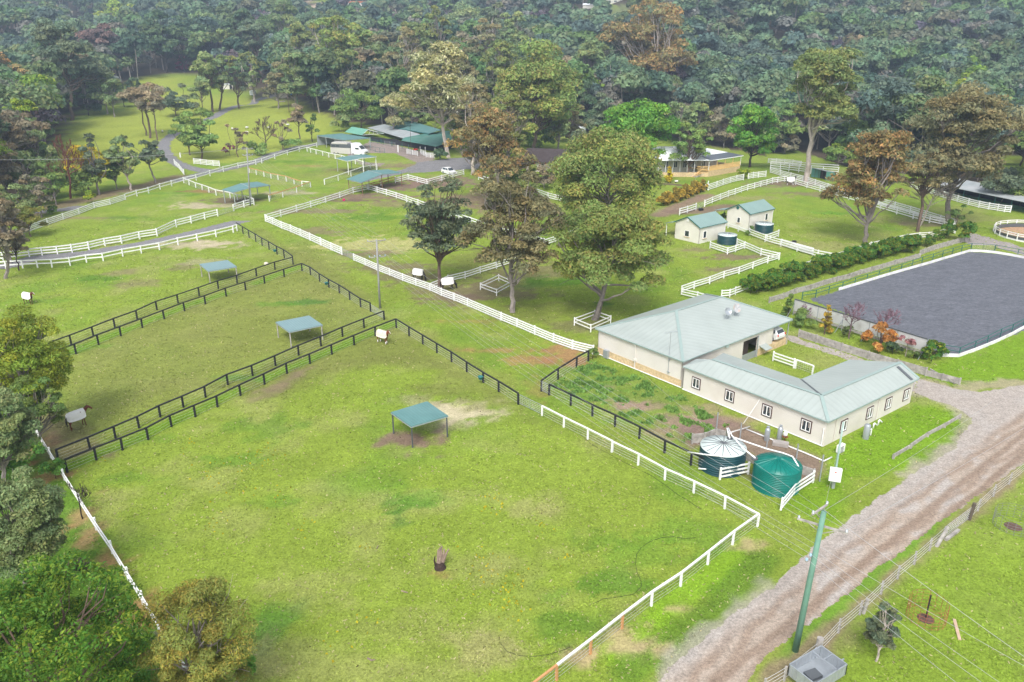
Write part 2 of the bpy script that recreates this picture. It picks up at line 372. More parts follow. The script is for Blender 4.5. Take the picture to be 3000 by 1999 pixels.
# straw and bare patches
for t, u, v, rx, ry, c, a in ((C2, 1850, 950, 3.8, 2.7, STRAW, .8), (C2, 1450, 850, 2.5, 2, STRAW * .8, .4), (C2, 1450, 1230, 2.9, 2.2, SOIL * .95, .95), (C2, 2050, 880, 2.5, 2, OLIVE, .6),
    (B1, 1790, 640, 6, 4, STRAW * .85, .8), (B1, 1800, 1000, 9, 3, STRAW * .85, .75), (B1, 1960, 980, 5, 2.2, STRAW * .9, .6), (B1, 1900, 1150, 4, 2.5, STRAW * .7, .5), (B1, 1700, 1210, 3, 2, SOIL, .5), (B1, 1100, 1255, 2.5, 2, SOIL, .5),
    (B1, 1270, 1350, 4, 2, SOIL, .45), (B2, 1150, 1000, 11, 6, DRY * 1.25, .8), (B2, 560, 870, 5, 4, SOIL, .6), (B2, 480, 690, 12, 2.5, SOIL, .7), (B2, 980, 560, 11, 5, SOIL * .95, .9), (B2, 1240, 620, 7, 3, SOIL, .5),
    (B2, 900, 590, 6, 2, SOIL * .7, .8), (B2, 1350, 460, 11, 6, SOIL * .95, .95), (B2, 1700, 420, 13, 8, SOIL * 1.02, .95), (B2, 2100, 600, 14, 10, SOIL * 1.05, .85), (B2, 1800, 1500, 4, 3, SOIL * .8, .7), (B2, 1960, 1420, 10, 6, SOIL * .85, .6), (B2, 1250, 1200, 8, 3, SOIL * .8, .7), (B2, 1450, 1290, 5, 3, SOIL * .7, .7), (B2, 1000, 1080, 5, 2.5, SOIL * .8, .7), (B2, 2200, 1150, 10, 9, OLIVE * 1.1, .7), (B2, 2300, 1400, 8, 7, SOIL * .8, .3),
    (B1, 2150, 590, 7, 4, SOIL * .7, .85), (B1, 1900, 510, 7, 2.5, REDSOIL * .7, .8), (B1, 2080, 640, 6, 2, STRAW * .7, .7), (B1, 700, 750, 9, 1.3, SOIL, .6), (B2, 780, 310, 7, 4, SOIL * .7, .6), (B2, 480, 270, 5, 2, REDSOIL, .4), (B2, 1350, 270, 9, 4, SOIL * 1.1, .7), (B2, 300, 520, 7, 2.5, STRAW * .75, .6), (B2, 850, 330, 8, 5, OLIVE * 1.2, .6), (B2, 600, 360, 8, 6, OLIVE * 1.25, .5),
    (C3, 500, 620, 3.2, 3.6, REDSOIL * .9, .85), (C3, 100, 640, 3, 1.6, REDSOIL, .65), (C2, 2250, 400, 5, .8, REDSOIL, .6), (C2, 1900, 130, 4, .8, REDSOIL, .4), (C3, 250, 900, 1.5, 3, REDSOIL, .35),
    (E3, 1300, 1090, 6, 2.2, SOIL * .9, .8), (E3, 1250, 1270, 4.5, 1.4, SOIL * .85, .7), (E3, 780, 1010, 2, 1.5, SOIL, .6), (E3, 2050, 90, 10, 5, SOIL * .9, .9), (E3, 1300, 290, 12, 3, DRY * .85, .7), (B4, 480, 530, 10, 3, SOIL * .9, .7), (B4, 1500, 780, 13, 5, DRY * .75, .6), (B4, 1500, 810, 6, 2, SOIL, .5), (B4, 400, 1000, 9, 3, DRY * .9, .6), (B3, 1250, 1400, 3, 2, LUSH * .8, .5),
    (C3, 650, 330, 4, 3, LITTER * 2.2, .55), (C3, 250, 200, 9, 5, OLIVE, .55), (B3, 300, 1250, 8, 5, SOIL * .8, .5), (B3, 500, 1330, 5, 2, LUSH * .9, .8), (C3, 870, 130, 2, 1, DEEP, .8)):
    paint_blob(*t(u, v), rx, ry, c, a)
# dirt strips: right of the middle lane, house garden, embankment
paint_line(pts(E3, 240, 520, 500, 400, 900, 250), 2.2, SOIL * 1.15, .9, .6)
paint_line(pts(E3, 500, 480, 800, 470, 1200, 400), 2.8, SOIL * .95, .9, .6)
paint_line(pts(E3, 200, 90, 450, 100, 640, 125), 1.3, SOIL * .6, .9, .3)
paint_line(pts(B1, 350, 690, 700, 600, 1000, 530, 1400, 440, 1650, 370), 3.5, SOIL * .95, .8, 1.1)
paint_line(pts(B1, 60, 780, 350, 700), 3, SOIL * .9, .7, 1.1)
# garden strip beside the big barn and behind the tanks
paint_poly(pts(C3, 300, 860, 700, 650, 1550, 980, 2100, 1290, 1680, 1480, 1050, 1180), (LUSH * .5 + OLIVE * .7), .75, .6, .9)
for u, v, rx, ry, a in ((1050, 1050, 2.2, 1.0, .9), (1250, 1060, 1.6, .8, .8), (1560, 1230, 2.0, 1.8, .9), (1500, 1160, 1.4, .8, .7), (1750, 1090, 2.6, .9, .6), (1950, 1200, 2.4, 1.2, .7), (850, 900, 1.0, .7, .6), (1400, 1330, 1.4, 1.0, .6)): paint_blob(*C3(u, v), rx * 1.25, ry * 1.3, np.array((.27, .19, .145)), a)
for u, v, rx, ry in ((820, 860, 1.6, 1.0), (620, 740, 2.0, .9), (1120, 800, 2.0, .7), (1000, 920, 1.0, .6), (700, 980, 2.6, .8), (1300, 1180, 1.6, .6), (1000, 1200, 2.2, .8)): paint_blob(*C3(u, v), rx, ry, DEEP * 1.7, .45)
paint_poly(pts(E2, 0, 330, 560, 160, 1020, 330, 1300, 480, 2040, 760, 2000, 1060, 1700, 1100, 960, 700, 560, 560, 200, 640), np.array((.20, .135, .115)), .9, .5, .5)
paint_poly(pts(E2, 840, 960, 1020, 900, 1500, 1270, 1450, 1330, 1100, 1100), SOIL * .7, .7, .4, .4)
# verges
paint_poly(pts(C4, 560, 1500, 1340, 1040, 1760, 1120, 1900, 1200, 1500, 1568, 1000, 1700, 600, 1760), VIVID, .9, .8, .8)
paint_poly(pts(C4, 1350, 800, 1640, 620, 1900, 560, 2352, 380, 2700, 240, 2700, 760, 2200, 840, 1800, 900), VIVID * .95, .85, 1, 1)
paint_poly(pts(E2, 1600, 1200, 1900, 1100, 2120, 980, 2353, 900, 2353, 1567, 2100, 1700, 1700, 1500, 1450, 1450), VIVID * .9, .85, .6, .6)
paint_poly(pts(B3, 1640, 1450, 2352, 1150, 2700, 1000, 2600, 1130, 2100, 1360, 1900, 1480), VIVID * .95, .7, 1, .8)
paint_line(pts(D3, 1550, 640, 1350, 830, 1050, 1060, 700, 1380), 1.3, VIVID * 1.15, .8, .5)
paint_line(pts(D3, 1640, 760, 1350, 1080, 1000, 1330, 760, 1500), 1.4, LUSH * .8, .7, .5)
for u, v, rx, ry in ((760, 1270, 2.2, 1.6), (1120, 1070, 1.0, .8), (1550, 650, 1.6, 1.3), (500, 1390, 1.3, 1)): paint_blob(*D3(u, v), rx, ry, np.array((.42, .30, .19)), .7)
paint_line(pts(D4, 0, 1560, 350, 1270, 640, 1060, 1000, 740, 1250, 530, 1660, 180), .75, SOIL * 1.25, .7, .5)
paint_line(pts(D4, 300, 1560, 480, 1330, 700, 1150), .8, SOIL * 1.1, .6, .6)
paint_poly(pts(D4, 450, 1400, 1000, 700, 1680, 300, 1900, 400, 1900, 1700, 400, 1700), GRASS * np.array((.9, 1.0, .8)), .7, 1, 1)
paint_poly(pts(D4, 90, 1400, 500, 1080, 900, 740, 1250, 420, 1150, 400, 700, 800, 200, 1230), LUSH * 1.1, .8, .3, .4)
paint_poly([A1(560, 1450), A1(640, 1180), A1(900, 1080), A1(1250, 980), A1(1200, 760), A1(1300, 700), A1(1650, 690), A1(1700, 900), A1(2300, 900), A2(200, 900), A2(700, 1060), A2(690, 1220), A2(560, 1270), A1(2100, 1500), A1(1560, 1500), A1(1300, 1560), A1(900, 1700), A1(620, 1650)], np.array((.27, .31, .05)), .85, 3, 3)
paint_blob(250, 92, 14, 30, np.array((.27, .33, .05)), .9)
# gravel thinning into the verge
paint_line(pts(D4, -300, 1500, 0, 1130, 300, 850, 620, 560, 1000, 230, 1500, -150), 1.0, np.array((.33, .30, .25)), .75, 1.1)
paint_line(pts(D3, 1000, 1560, 1330, 1210, 1700, 960), 1.0, np.array((.33, .30, .25)), .7, 1.0)
paint_line(pts(C4, 1340, 930, 1700, 1040, 1880, 1200, 1700, 1480, 1300, 1700), 1.2, np.array((.32, .29, .22)), .7, 1.1)
paint_line(pts(C4, 1370, 820, 1700, 905, 2352, 860), 1.1, np.array((.33, .27, .2)), .7, 1.2)
# dark weedy spots in the near paddock and elsewhere
for u, v, rx, ry, c, a in ((930, 1150, 2.0, 1.3, DEEP, .7), (950, 1140, 2.6, 1.8, LUSH, .6), (930, 1200, 1.2, .9, DEEP, .6), (540, 1060, 2.6, 1.2, LUSH, .6), (600, 980, 4.5, 2.4, LUSH * .9, .55), (300, 1100, 3, 1.3, LUSH, .5), (630, 1155, 1.5, 1, LUSH, .5), (1380, 1235, 2.2, 1.4, LUSH * .9, .5),
    (1400, 1340, 3.8, 1.5, LUSH * .9, .8), (1310, 1440, 3, 1.6, LUSH * .8, .7), (1290, 1360, 1.6, .9, LUSH, .5), (1480, 1270, 3.5, 2.2, LUSH, .45), (1600, 1230, 4, 2, LUSH, .5), (1150, 1500, 3, 1.6, DRY * .9, .6), (600, 1450, 1.8, 2.4, DEEP * 1.5, .7), (590, 1520, 2, 1.8, DRY, .5), (620, 1400, 2, 1.2, LUSH, .6),
    (350, 1010, 2, .9, LUSH, .4), (1250, 1170, 2.5, 1.3, DRY, .5), (1020, 980, 3, 1.5, STRAW * .7, .3), (240, 1180, 2.6, 4, DRY, .3), (710, 1350, 4, 2, DRY, .3), (1100, 1300, 5, 2, DRY, .25), (1000, 1450, 5, 2, DRY, .2), (1010, 1320, 1, .5, REDSOIL * .7, .6),
    (880, 760, 3, 1, SOIL, .2), (900, 830, 5, 2, OLIVE, .6), (1020, 900, 4, 2.5, OLIVE, .6), (230, 640, 4, 1.4, LUSH * .8, .8), (120, 800, 6, 1.6, LUSH, .5), (80, 690, 5, 1.5, LUSH, .5), (850, 500, 7, 3.5, LUSH * .9, .8), (660, 372, 9, 3, LUSH * .9, .7), (520, 420, 6, 2, LUSH * .8, .7), (390, 445, 10, 1.6, LUSH, .7), (290, 500, 4, 1.6, LUSH * .8, .6), (430, 450, 4, 1.4, LUSH * .8, .6),
    (1910, 490, 5, 1.4, LUSH * 1.1, .9), (1900, 590, 6, 2, VIVID, .6), (1280, 650, 6, 3, LUSH, .7), (700, 695, 3, 1.4, DEEP * 1.3, .8), (640, 700, 3, 1, LUSH, .6), (550, 870, 2.5, 1, DEEP * 1.4, .6)):
    paint_blob(*OV(u, v), rx, ry, c, a)
vv = np.empty((GX.size, 3), np.float32); vv[:, 0] = GX.ravel(); vv[:, 1] = GY.ravel(); vv[:, 2] = GZ.ravel()
ny, nx = GX.shape; idx = np.arange(ny * nx).reshape(ny, nx)
quads = np.stack([idx[:-1, :-1], idx[:-1, 1:], idx[1:, 1:], idx[1:, :-1]], -1).reshape(-1, 4)
me = bpy.data.meshes.new("ground"); me.vertices.add(len(vv)); me.vertices.foreach_set('co', vv.ravel())
me.loops.add(quads.size); me.loops.foreach_set('vertex_index', quads.ravel().astype(np.int32)); me.polygons.add(len(quads))
me.polygons.foreach_set('loop_start', np.arange(0, quads.size, 4, dtype=np.int32)); me.polygons.foreach_set('use_smooth', np.ones(len(quads), bool))
at = me.attributes.new('col', 'FLOAT_COLOR', 'POINT'); c4 = np.ones((len(vv), 4), np.float32); c4[:, :3] = C.reshape(-1, 3); at.data.foreach_set('color', c4.ravel())
me.update(calc_edges=True)
def ground_material(name, attr=True, base=(.2, .2, .2), flecks=((.33, .34, .13), (.085, .13, .02)), fl=(.5, .5), sc=5.0, bump=.06, aniso=None):
    m = bpy.data.materials.new(name); m.use_nodes = True; n = m.node_tree.nodes; l = m.node_tree.links; n.clear()
    out = n.new("ShaderNodeOutputMaterial"); b = n.new("ShaderNodeBsdfPrincipled"); b.inputs['Roughness'].default_value = .95; b.inputs['Specular IOR Level'].default_value = .1
    tc = n.new("ShaderNodeTexCoord")
    if attr: at = n.new("ShaderNodeAttribute"); at.attribute_name = 'col'; c = at.outputs['Color']
    else: rg = n.new("ShaderNodeRGB"); rg.outputs[0].default_value = (*base, 1); c = rg.outputs[0]
    def noise(s, d, r, off=0):
        mp = n.new("ShaderNodeMapping"); mp.inputs['Location'].default_value = (off, off * .7, 0)
        if aniso: mp.inputs['Rotation'].default_value = (0, 0, aniso[0]); mp.inputs['Scale'].default_value = (aniso[1], 1, 1)
        l.new(tc.outputs['Object'], mp.inputs[0])
        q = n.new("ShaderNodeTexNoise"); q.inputs['Scale'].default_value = s; q.inputs['Detail'].default_value = d; q.inputs['Roughness'].default_value = r; l.new(mp.outputs[0], q.inputs['Vector']); return q.outputs[0]
    def rng_(x, a, b_, c_, d_):
        q = n.new("ShaderNodeMapRange"); 
        for i, w in enumerate((a, b_, c_, d_)): q.inputs[i + 1].default_value = w
        l.new(x, q.inputs[0]); return q.outputs[0]
    def mul(c, f):
        q = n.new("ShaderNodeVectorMath"); q.operation = 'SCALE'; l.new(c, q.inputs[0]); l.new(f, q.inputs['Scale']); return q.outputs[0]
    def mix(c, f, k):
        q = n.new("ShaderNodeMix"); q.data_type = 'RGBA'; l.new(f, q.inputs[0]); l.new(c, q.inputs[6]); q.inputs[7].default_value = (*k, 1); return q.outputs[2]
    c = mul(c, rng_(noise(sc * .25, 5, .6), .3, .7, .84, 1.16)); hi = noise(sc, 6, .75, 3)
    c = mul(c, rng_(hi, .3, .7, .58, 1.46)); c = mul(c, rng_(noise(sc * 4.2, 3, .7, 21), .3, .7, .72, 1.28))
    c = mix(c, rng_(noise(sc * 1.5, 4, .8, 7), .60, .74, 0, fl[0]), flecks[0]); c = mix(c, rng_(noise(sc * 1.9, 4, .8, 13), .62, .74, 0, fl[1]), flecks[1])
    l.new(c, b.inputs['Base Color'])
    bp = n.new("ShaderNodeBump"); bp.inputs['Distance'].default_value = bump; bp.inputs['Strength'].default_value = .9; l.new(hi, bp.inputs['Height']); l.new(bp.outputs[0], b.inputs['Normal'])
    l.new(b.outputs[0], out.inputs[0]); return m
me.materials.append(ground_material("pasture"))
ground = bpy.data.objects.new("ground", me); col.objects.link(ground); tag(ground, kind='structure')

def sheet(name, m, z, cell, fields, rag, colour=None):
    """a ground sheet with a ragged edge: fields = list of ('poly', px) or ('line', px, halfwidth)"""
    Q = [(f[0], np.array([P(*p)[:2] for p in f[1]]), f[2] if len(f) > 2 else 0) for f in fields]
    lo = np.min([q.min(0) - w - 1 for _, q, w in Q], 0); hi = np.max([q.max(0) + w + 1 for _, q, w in Q], 0)
    X, Y = np.meshgrid(np.arange(lo[0], hi[0], cell), np.arange(lo[1], hi[1], cell))
    d = np.full(X.shape, -1e9)
    for k, q, w in Q: d = np.maximum(d, sdist(q, X, Y) if k == 'poly' else w - ldist(q, X, Y))
    d = d + (fbm(X / 1.3, Y / 1.3, 3, 61) - .5) * 2 * rag + (vnoise(X / .35, Y / .35, 71) - .5) * rag * .5
    keep = d > 0; ii, jj = np.nonzero(keep)
    use = np.zeros((X.shape[0] + 1, X.shape[1] + 1), int) - 1
    corners = [(ii, jj), (ii, jj + 1), (ii + 1, jj + 1), (ii + 1, jj)]
    flat = np.unique(np.concatenate([a * (X.shape[1] + 1) + b for a, b in corners])); use.ravel()[flat] = np.arange(len(flat))
    vi, vj = np.divmod(flat, X.shape[1] + 1); vx = lo[0] + (vj - .5) * cell; vy = lo[1] + (vi - .5) * cell
    jx = (vnoise(vx * 3.1, vy * 3.1, 81) - .5) * cell * .5; jy = (vnoise(vx * 2.9, vy * 2.9, 91) - .5) * cell * .5; vx = vx + jx; vy = vy + jy
    gz = np.where(vy < 215, 0, bil(vx, vy))
    v = np.stack([vx, vy, gz + z], -1).astype(np.float32); f = np.stack([use[a, b] for a, b in corners], -1)
    me = bpy.data.meshes.new(name); me.vertices.add(len(v)); me.vertices.foreach_set('co', v.ravel()); me.loops.add(f.size); me.loops.foreach_set('vertex_index', f.ravel().astype(np.int32))
    me.polygons.add(len(f)); me.polygons.foreach_set('loop_start', np.arange(0, f.size, 4, dtype=np.int32))
    if colour is not None:
        at = me.attributes.new('col', 'FLOAT_COLOR', 'POINT'); c = np.ones((len(v), 4), np.float32); c[:, :3] = colour(v[:, 0], v[:, 1]); at.data.foreach_set('color', c.ravel())
    me.materials.append(m); me.update(calc_edges=True); o = bpy.data.objects.new(name, me); col.objects.link(o); tag(o, kind='structure'); return o
def bil(x, y):
    j = np.clip(np.searchsorted(gx, x) - 1, 0, len(gx) - 2); i = np.clip(np.searchsorted(gy, y) - 1, 0, len(gy) - 2)
    fx = (x - gx[j]) / (gx[j + 1] - gx[j]); fy = (y - gy[i]) / (gy[i + 1] - gy[i])
    return (GZ[i, j] * (1 - fx) + GZ[i, j + 1] * fx) * (1 - fy) + (GZ[i + 1, j] * (1 - fx) + GZ[i + 1, j + 1] * fx) * fy
# dirt road with wheel tracks
road_mid = np.array([P(*p)[:2] for p in pts(D4, -250, 1568, 0, 1250, 450, 840, 900, 500, 1400, 130, 1900, -200)])
def dirt_col(x, y):
    d = ldist(road_mid, x, y) + (fbm(x / 3, y / 3, 3, 5) - .5) * 1.2
    a = np.array((.335, .275, .225)); t = np.array((.25, .185, .14)); g = np.array((.36, .325, .295)); e = np.array((.235, .175, .15))
    n = fbm(x / 2.5, y / 2.5, 4, 15); c = a + (g - a) * sstep(.45, .7, n)[:, None]
    for r in (.9, 2.0): c = c + (t - c) * (sstep(.5, .1, np.abs(d - r)) * .7)[:, None]
    s = (x - road_mid[0][0]) * .8; side = np.zeros_like(x)
    q = road_mid; e0 = q[-1] - q[0]; e0 = e0 / np.hypot(*e0); sd_ = (x - q[0][0]) * e0[1] - (y - q[0][1]) * e0[0]
    c = c + (e - c) * (sstep(2.1, 2.6, sd_ + (n - .5) * 1.0) * sstep(4.2, 3.2, sd_) * .8)[:, None]
    c = c + (g * .95 - c) * (sstep(-2.0, -3.2, sd_ + (n - .5)) * .8)[:, None]
    for r, s_ in ((-2.3, .35),): c = c + (np.array((.24, .20, .17)) - c) * (sstep(s_, .05, np.abs(sd_ - r + (n - .5) * .9)) * .45 * sstep(.35, .6, vnoise(x * .5, y * .5, 8)))[:, None]
    for r, s_ in ((-.6, .5), (.9, .45)): c = c + (t * .93 - c) * (sstep(s_, .1, np.abs(sd_ - r + (n - .5) * .5)) * .85)[:, None]
    return c
sheet("dirt_road", ground_material("gravel_dirt", True, flecks=((.52, .49, .46), (.20, .15, .12)), fl=(.3, .3), sc=5, bump=.02), .006, .12,
      [('poly', [(1800, 2130), (1923, 1999), (2080, 1848), (2249, 1732), (2397, 1590), (2562, 1469), (2696, 1376), (2792, 1322), (2849, 1226), (2800, 1195), (2677, 1150), (2640, 1110), (2687, 1108), (2792, 1138), (2870, 1150), (3000, 1127), (3250, 1080), (3300, 1200), (3000, 1358), (2776, 1514), (2584, 1657), (2384, 1813), (2250, 1924), (2080, 2130)]),
       ('line', pts(C4, 1400, 860, 1100, 760, 700, 600, 300, 480, 200, 440), .9)], .32, dirt_col)
asph = ground_material("asphalt", False, (.20, .195, .20), flecks=((.30, .29, .28), (.12, .11, .12)), fl=(.4, .4), sc=3, bump=.01)
sheet("driveway", asph, .010, .4, [('line', pts(B1, 60, 1190, 300, 1120, 800, 1075, 1300, 990, 1700, 905, 2100, 810, 2352, 735) + pts(B2, 150, 680, 350, 610, 600, 530, 850, 445, 1050, 390, 1350, 325, 1500, 270, 1750, 235, 2000, 225, 2300, 240), 2.0), ('poly', pts(B2, 1480, 240, 1800, 200, 2300, 190, 2300, 280, 1700, 320, 1400, 340))], .45)
sheet("entrance_road", asph, .02, .6, [('line', [A2(380, 850), A2(180, 880), A2(0, 925), A1(2200, 970), A1(1960, 1080), A1(1800, 1140), A1(1600, 1230), A1(1510, 1310), A1(1500, 1390), A1(1560, 1460), A1(1680, 1530), A1(1850, 1568), B1(2000, 320), B1(2200, 275), B1(2352, 235), B2(150, 165), B2(400, 95), B2(560, 75)], 2.1), ('line', [B1(1900, 330), B1(1700, 385), B1(1400, 460), B1(1000, 590), B1(600, 672), B1(300, 700), B1(100, 740), B1(-200, 800)], 1.9)], .6)
sheet("yard_gravel", ground_material("yard_dirt", False, (.26, .215, .19), sc=3, bump=.02), .005, .5, [('poly', pts(E4, 560, 560, 860, 400, 1230, 450, 1750, 590, 1760, 650, 1560, 710, 1200, 560, 1100, 560)), ('poly', pts(E4, 560, 590, 620, 500, 700, 680, 1080, 700, 1000, 740, 760, 720))], .8)
sheet("stable_lane", ground_material("lane_gravel", False, (.30, .27, .26), sc=3, bump=.02), .006, .5, [('poly', pts(E5, 1560, 1340, 1640, 1330, 1900, 1400, 2353, 1530, 2700, 1600, 2700, 1720, 2353, 1640, 1900, 1500, 1640, 1500, 1480, 1440))], .7)
arena_px = [B4(380, 1500), B4(660, 1412), B4(1060, 1290), B4(1480, 1170), B4(1850, 1062), B4(2080, 1078), B4(2352, 1120), (3300, 830), (3600, 900), (3200, 965), (3000, 968), C4(2000, 520), C4(1750, 615), C4(1610, 600), C4(1470, 520)]
am = ground_material("arena_sand", False, (.122, .128, .148), flecks=((.20, .20, .225), (.085, .085, .10)), fl=(.6, .6), sc=3, bump=.06, aniso=(R(24), .45))
sheet("arena_surface", am, .012, .5, [('poly', arena_px)], .15)
# ================================================================ FENCES
def resample(px, sp):
    """ground points; long spans are divided into bays of about sp metres"""
    g = [P(*p) for p in px]; out = [g[0]]
    for a, b in zip(g[:-1], g[1:]):
        n = max(1, round((b - a).length / sp)) if sp else 1
        for i in range(1, n + 1):
            q = a.lerp(b, i / n); q.z = float(tz(q.x, q.y)) if q.y > 215 else 0.0; out.append(q)
    return out
def fence(label, px, style='rail3', sp=2.9, h=1.25, first_post=True, cat='fence', name=None, group=None, pinerails=(), pineposts=(), st_scale=True):
    my = sum(p[1] for p in px[:2]) / 2; h = h * (1 + .27 * min(1, max(0, (760 - my) / 130))) if st_scale else h
    g = resample(px, sp); st = style
    dark = st == 'blackwire'; pm = BLACK if dark else (PVC if False else WHITE)
    if st == 'green': pm = GREENTRIM
    if st == 'wire': pm = GREYWOOD
    nm = name or {'rail3': 'rail_fence', 'rail4': 'rail_fence', 'rail2': 'rail_fence', 'cap': 'wire_fence', 'blackwire': 'wire_fence', 'mesh': 'mesh_fence', 'green': 'pipe_fence', 'wire': 'wire_fence', 'rail5': 'rail_fence', 'sleeper': 'retaining_wall'}[st]
    root = thing(nm, label, cat, g[0], group=group)
    big = 1 + .3 * min(1, max(0, (800 - my) / 150)); pw = {'green': .09, 'wire': .12, 'blackwire': .17}.get(st, .15 * big)
    mb = MB(); jh = h + .03
    mb.v = []; mb.box((0, 0, (h + .03 - .15) / 2), (pw, pw, h + .03 + .15))
    pme = bpy.data.meshes.new('post'); pme.from_pydata(mb.v, [], mb.f); pme.materials.append(pm)
    ppm = None; lean = random.Random(len(g) * 7 + int(g[0].x))
    for i, q in enumerate(g[:100]):
        if i == 0 and not first_post: continue
        m = pme
        if i in pineposts:
            if ppm is None: ppm = pme.copy(); ppm.materials[0] = PINE
            m = ppm
        o = bpy.data.objects.new('post', m); col.objects.link(o); o.parent = root; o.location = q - g[0]
        a = g[max(i - 1, 0)]; b = g[min(i + 1, len(g) - 1)]
        o.rotation_euler = (lean.gauss(0, .012), lean.gauss(0, .012), math.atan2(b.y - a.y, b.x - a.x)); o.scale.z = 1 + lean.uniform(-.025, .03)
        if i in pineposts: o['label'] = 'unpainted orange pine post'
    levels = {'rail3': (1.15, .75, .35), 'rail4': (1.17, .85, .53, .21), 'rail5': (1.5, 1.2, .9, .6, .3), 'rail2': (1.15, .62), 'cap': (h,), 'blackwire': (h,), 'mesh': (h,), 'green': (h, h * .55), 'wire': (), 'sleeper': ()}[st]
    dz = [lean.gauss(0, .012) for _ in g]
    for k, lz in enumerate(levels):
        rb = MB(); pr = MB()
        for i, (a, b) in enumerate(zip(g[:-1], g[1:])):
            t = (b - a).normalized(); nrm = Vector((-t.y, t.x, 0)) * (pw / 2 + .018)
            a2 = a + Zv * (lz * h / 1.25 * (1.25 / h if st in ('cap', 'blackwire', 'mesh', 'green') else 1) + dz[i]); b2 = b + Zv * (lz * h / 1.25 * (1.25 / h if st in ('cap', 'blackwire', 'mesh', 'green') else 1) + dz[i + 1])
            w, hh = (.07 * big, .155 * big) if st.startswith('rail') else (((.15, .13) if dark else (.14 * big, .11 * big)) if st != 'green' else (.07, .07))
            tgt = pr if i in pinerails else rb
            if st.startswith('rail'): tgt.beam(a2 - nrm, b2 - nrm, w, hh)
            else: tgt.beam(a2 + Zv * .04, b2 + Zv * .04, w, hh)
        rm = {'blackwire': BLACK, 'green': GREENTRIM}.get(st, WHITE)
        if rb.v: rb.build('rail', rm, root)
        if pr.v: pr.build('rail', PINE, root, 'unpainted orange pine rail')
    if st in ('cap', 'blackwire', 'mesh', 'wire'):
        wb = MB(); n = 4
        for a, b in zip(g[:-1], g[1:]):
            for k in range(n):
                z = h * (.16 + .7 * k / (n - 1)) if st != 'wire' else h * (.2 + .75 * k / (n - 1)); sag = Zv * -.02
                wb.tube([a + Zv * z, (a + b) / 2 + Zv * z + sag, b + Zv * z], .011, 3, False)
            if st == 'mesh':
                m = int((b - a).length / .28)
                for k in range(m): q = a.lerp(b, (k + .5) / m); wb.tube([q + Zv * .08, q + Zv * (h - .05)], .008, 3, False)
        wb.build('wire', WIRE, root)
    return root, g
def gate(label, p0, p1, h=1.1, kind='pipe', m=None):
    a, b = P(*p0), P(*p1); r = thing('gate', label, 'gate', a); m = m or GALV
    f = MB(); z0 = .18
    path = [a + Zv * z0, b + Zv * z0, b + Zv * h, a + Zv * h, a + Zv * z0]; 
    for q, w in zip(path[:-1], path[1:]): f.tube([q, w], .03, 6)
    mid = (a + b) / 2; f.tube([mid + Zv * z0, mid + Zv * h], .022, 5)
    f.build('gate_frame', m, r)
    w = MB()
    for k in range(1, 5): z = z0 + (h - z0) * k / 5; w.tube([a + Zv * z, b + Zv * z], .011, 3, False)
    n = max(3, int((b - a).length / .3))
    for k in range(1, n): q = a.lerp(b, k / n); w.tube([q + Zv * z0, q + Zv * h], .008, 3, False)
    w.build('mesh', WIRE, r); return r
W3 = 'white three rail fence '
fence('long white rail fence with dark bushes behind it, left edge up to the entrance road', pts(B1, -40, 975, 40, 950, 125, 925, 285, 870, 440, 815, 585, 765, 730, 715, 870, 660, 1015, 630, 1155, 585), 'rail4', 0)
fence('white two rail fence along the asphalt entrance road above the upper left paddocks', pts(B1, 1155, 585, 1260, 552, 1368, 525, 1473, 490, 1580, 460, 1690, 430, 1805, 405, 1932, 365, 2055, 327, 2190, 292, 2352, 262) + pts(B2, 55, 248, 175, 208, 290, 172, 400, 140, 560, 100), 'rail2', 0, first_post=False)
fence('white capped mesh fence running from the entrance road past the left gabled shelter', pts(B1, 1690, 432, 1740, 452, 1800, 475, 1860, 495, 1922, 518, 1988, 545, 2118, 570, 2183, 588, 2256, 600, 2335, 628), 'mesh', 0, h=1.1)
fence('short white three rail fence beneath the left gabled shelter and the dark power pole', pts(B1, 2335, 632, 2245, 655, 2150, 688), 'rail3', 0)
fence('white three rail fence curving along the upper side of the mown lane at left', pts(B1, 2002, 735, 1885, 765, 1760, 800, 1622, 835, 1447, 918, 1285, 945, 1120, 985, 968, 1008, 820, 1043, 665, 1068, 530, 1083, 390, 1096, 272, 1108, 150, 1122, 30, 1140, -80, 1150), 'rail3', 0)
fence('white two rail fence along the lower side of the mown lane at left', pts(B1, 2180, 870, 2145, 885, 1987, 925, 1815, 962, 1638, 1000, 1467, 1045, 1300, 1075, 1130, 1105, 950, 1145, 796, 1160, 646, 1188, 480, 1203, 348, 1207, 212, 1212, 60, 1222, -40, 1228), 'rail2', 0)
fence('white capped mesh fence below the carport with the horse truck', pts(E4, 0, 540, 50, 555, 125, 575, 215, 598, 300, 622, 388, 640, 475, 655, 665, 712, 780, 745, 872, 768, 965, 788), 'mesh', 0, h=1.1)
fence('white capped mesh fence along the lane under the white framed shelter', pts(E4, 965, 788, 780, 818, 605, 882, 430, 942, 242, 1000), 'mesh', 0, h=1.15, first_post=False)
fence('white mesh fence with orange pine top rail between the two upper left paddocks', pts(B2, -60, 335, 5, 352, 75, 370, 140, 388, 205, 400, 280, 415, 352, 442, 425, 462, 503, 470), 'mesh', 0, h=1.1, pinerails=range(0, 7))
fence('short mesh fence with orange pine top rail beside the lane near the dark power pole', pts(B2, 503, 470, 375, 518, 248, 560, 125, 598), 'mesh', 0, h=1.15, first_post=False, pinerails=range(0, 3))
fence('white three rail fence along the driveway at the top of the central paddock', pts(B2, 90, 782, 230, 740, 375, 695, 505, 655, 640, 612, 772, 570, 895, 525, 1035, 495), 'rail3', 0, pinerails=())
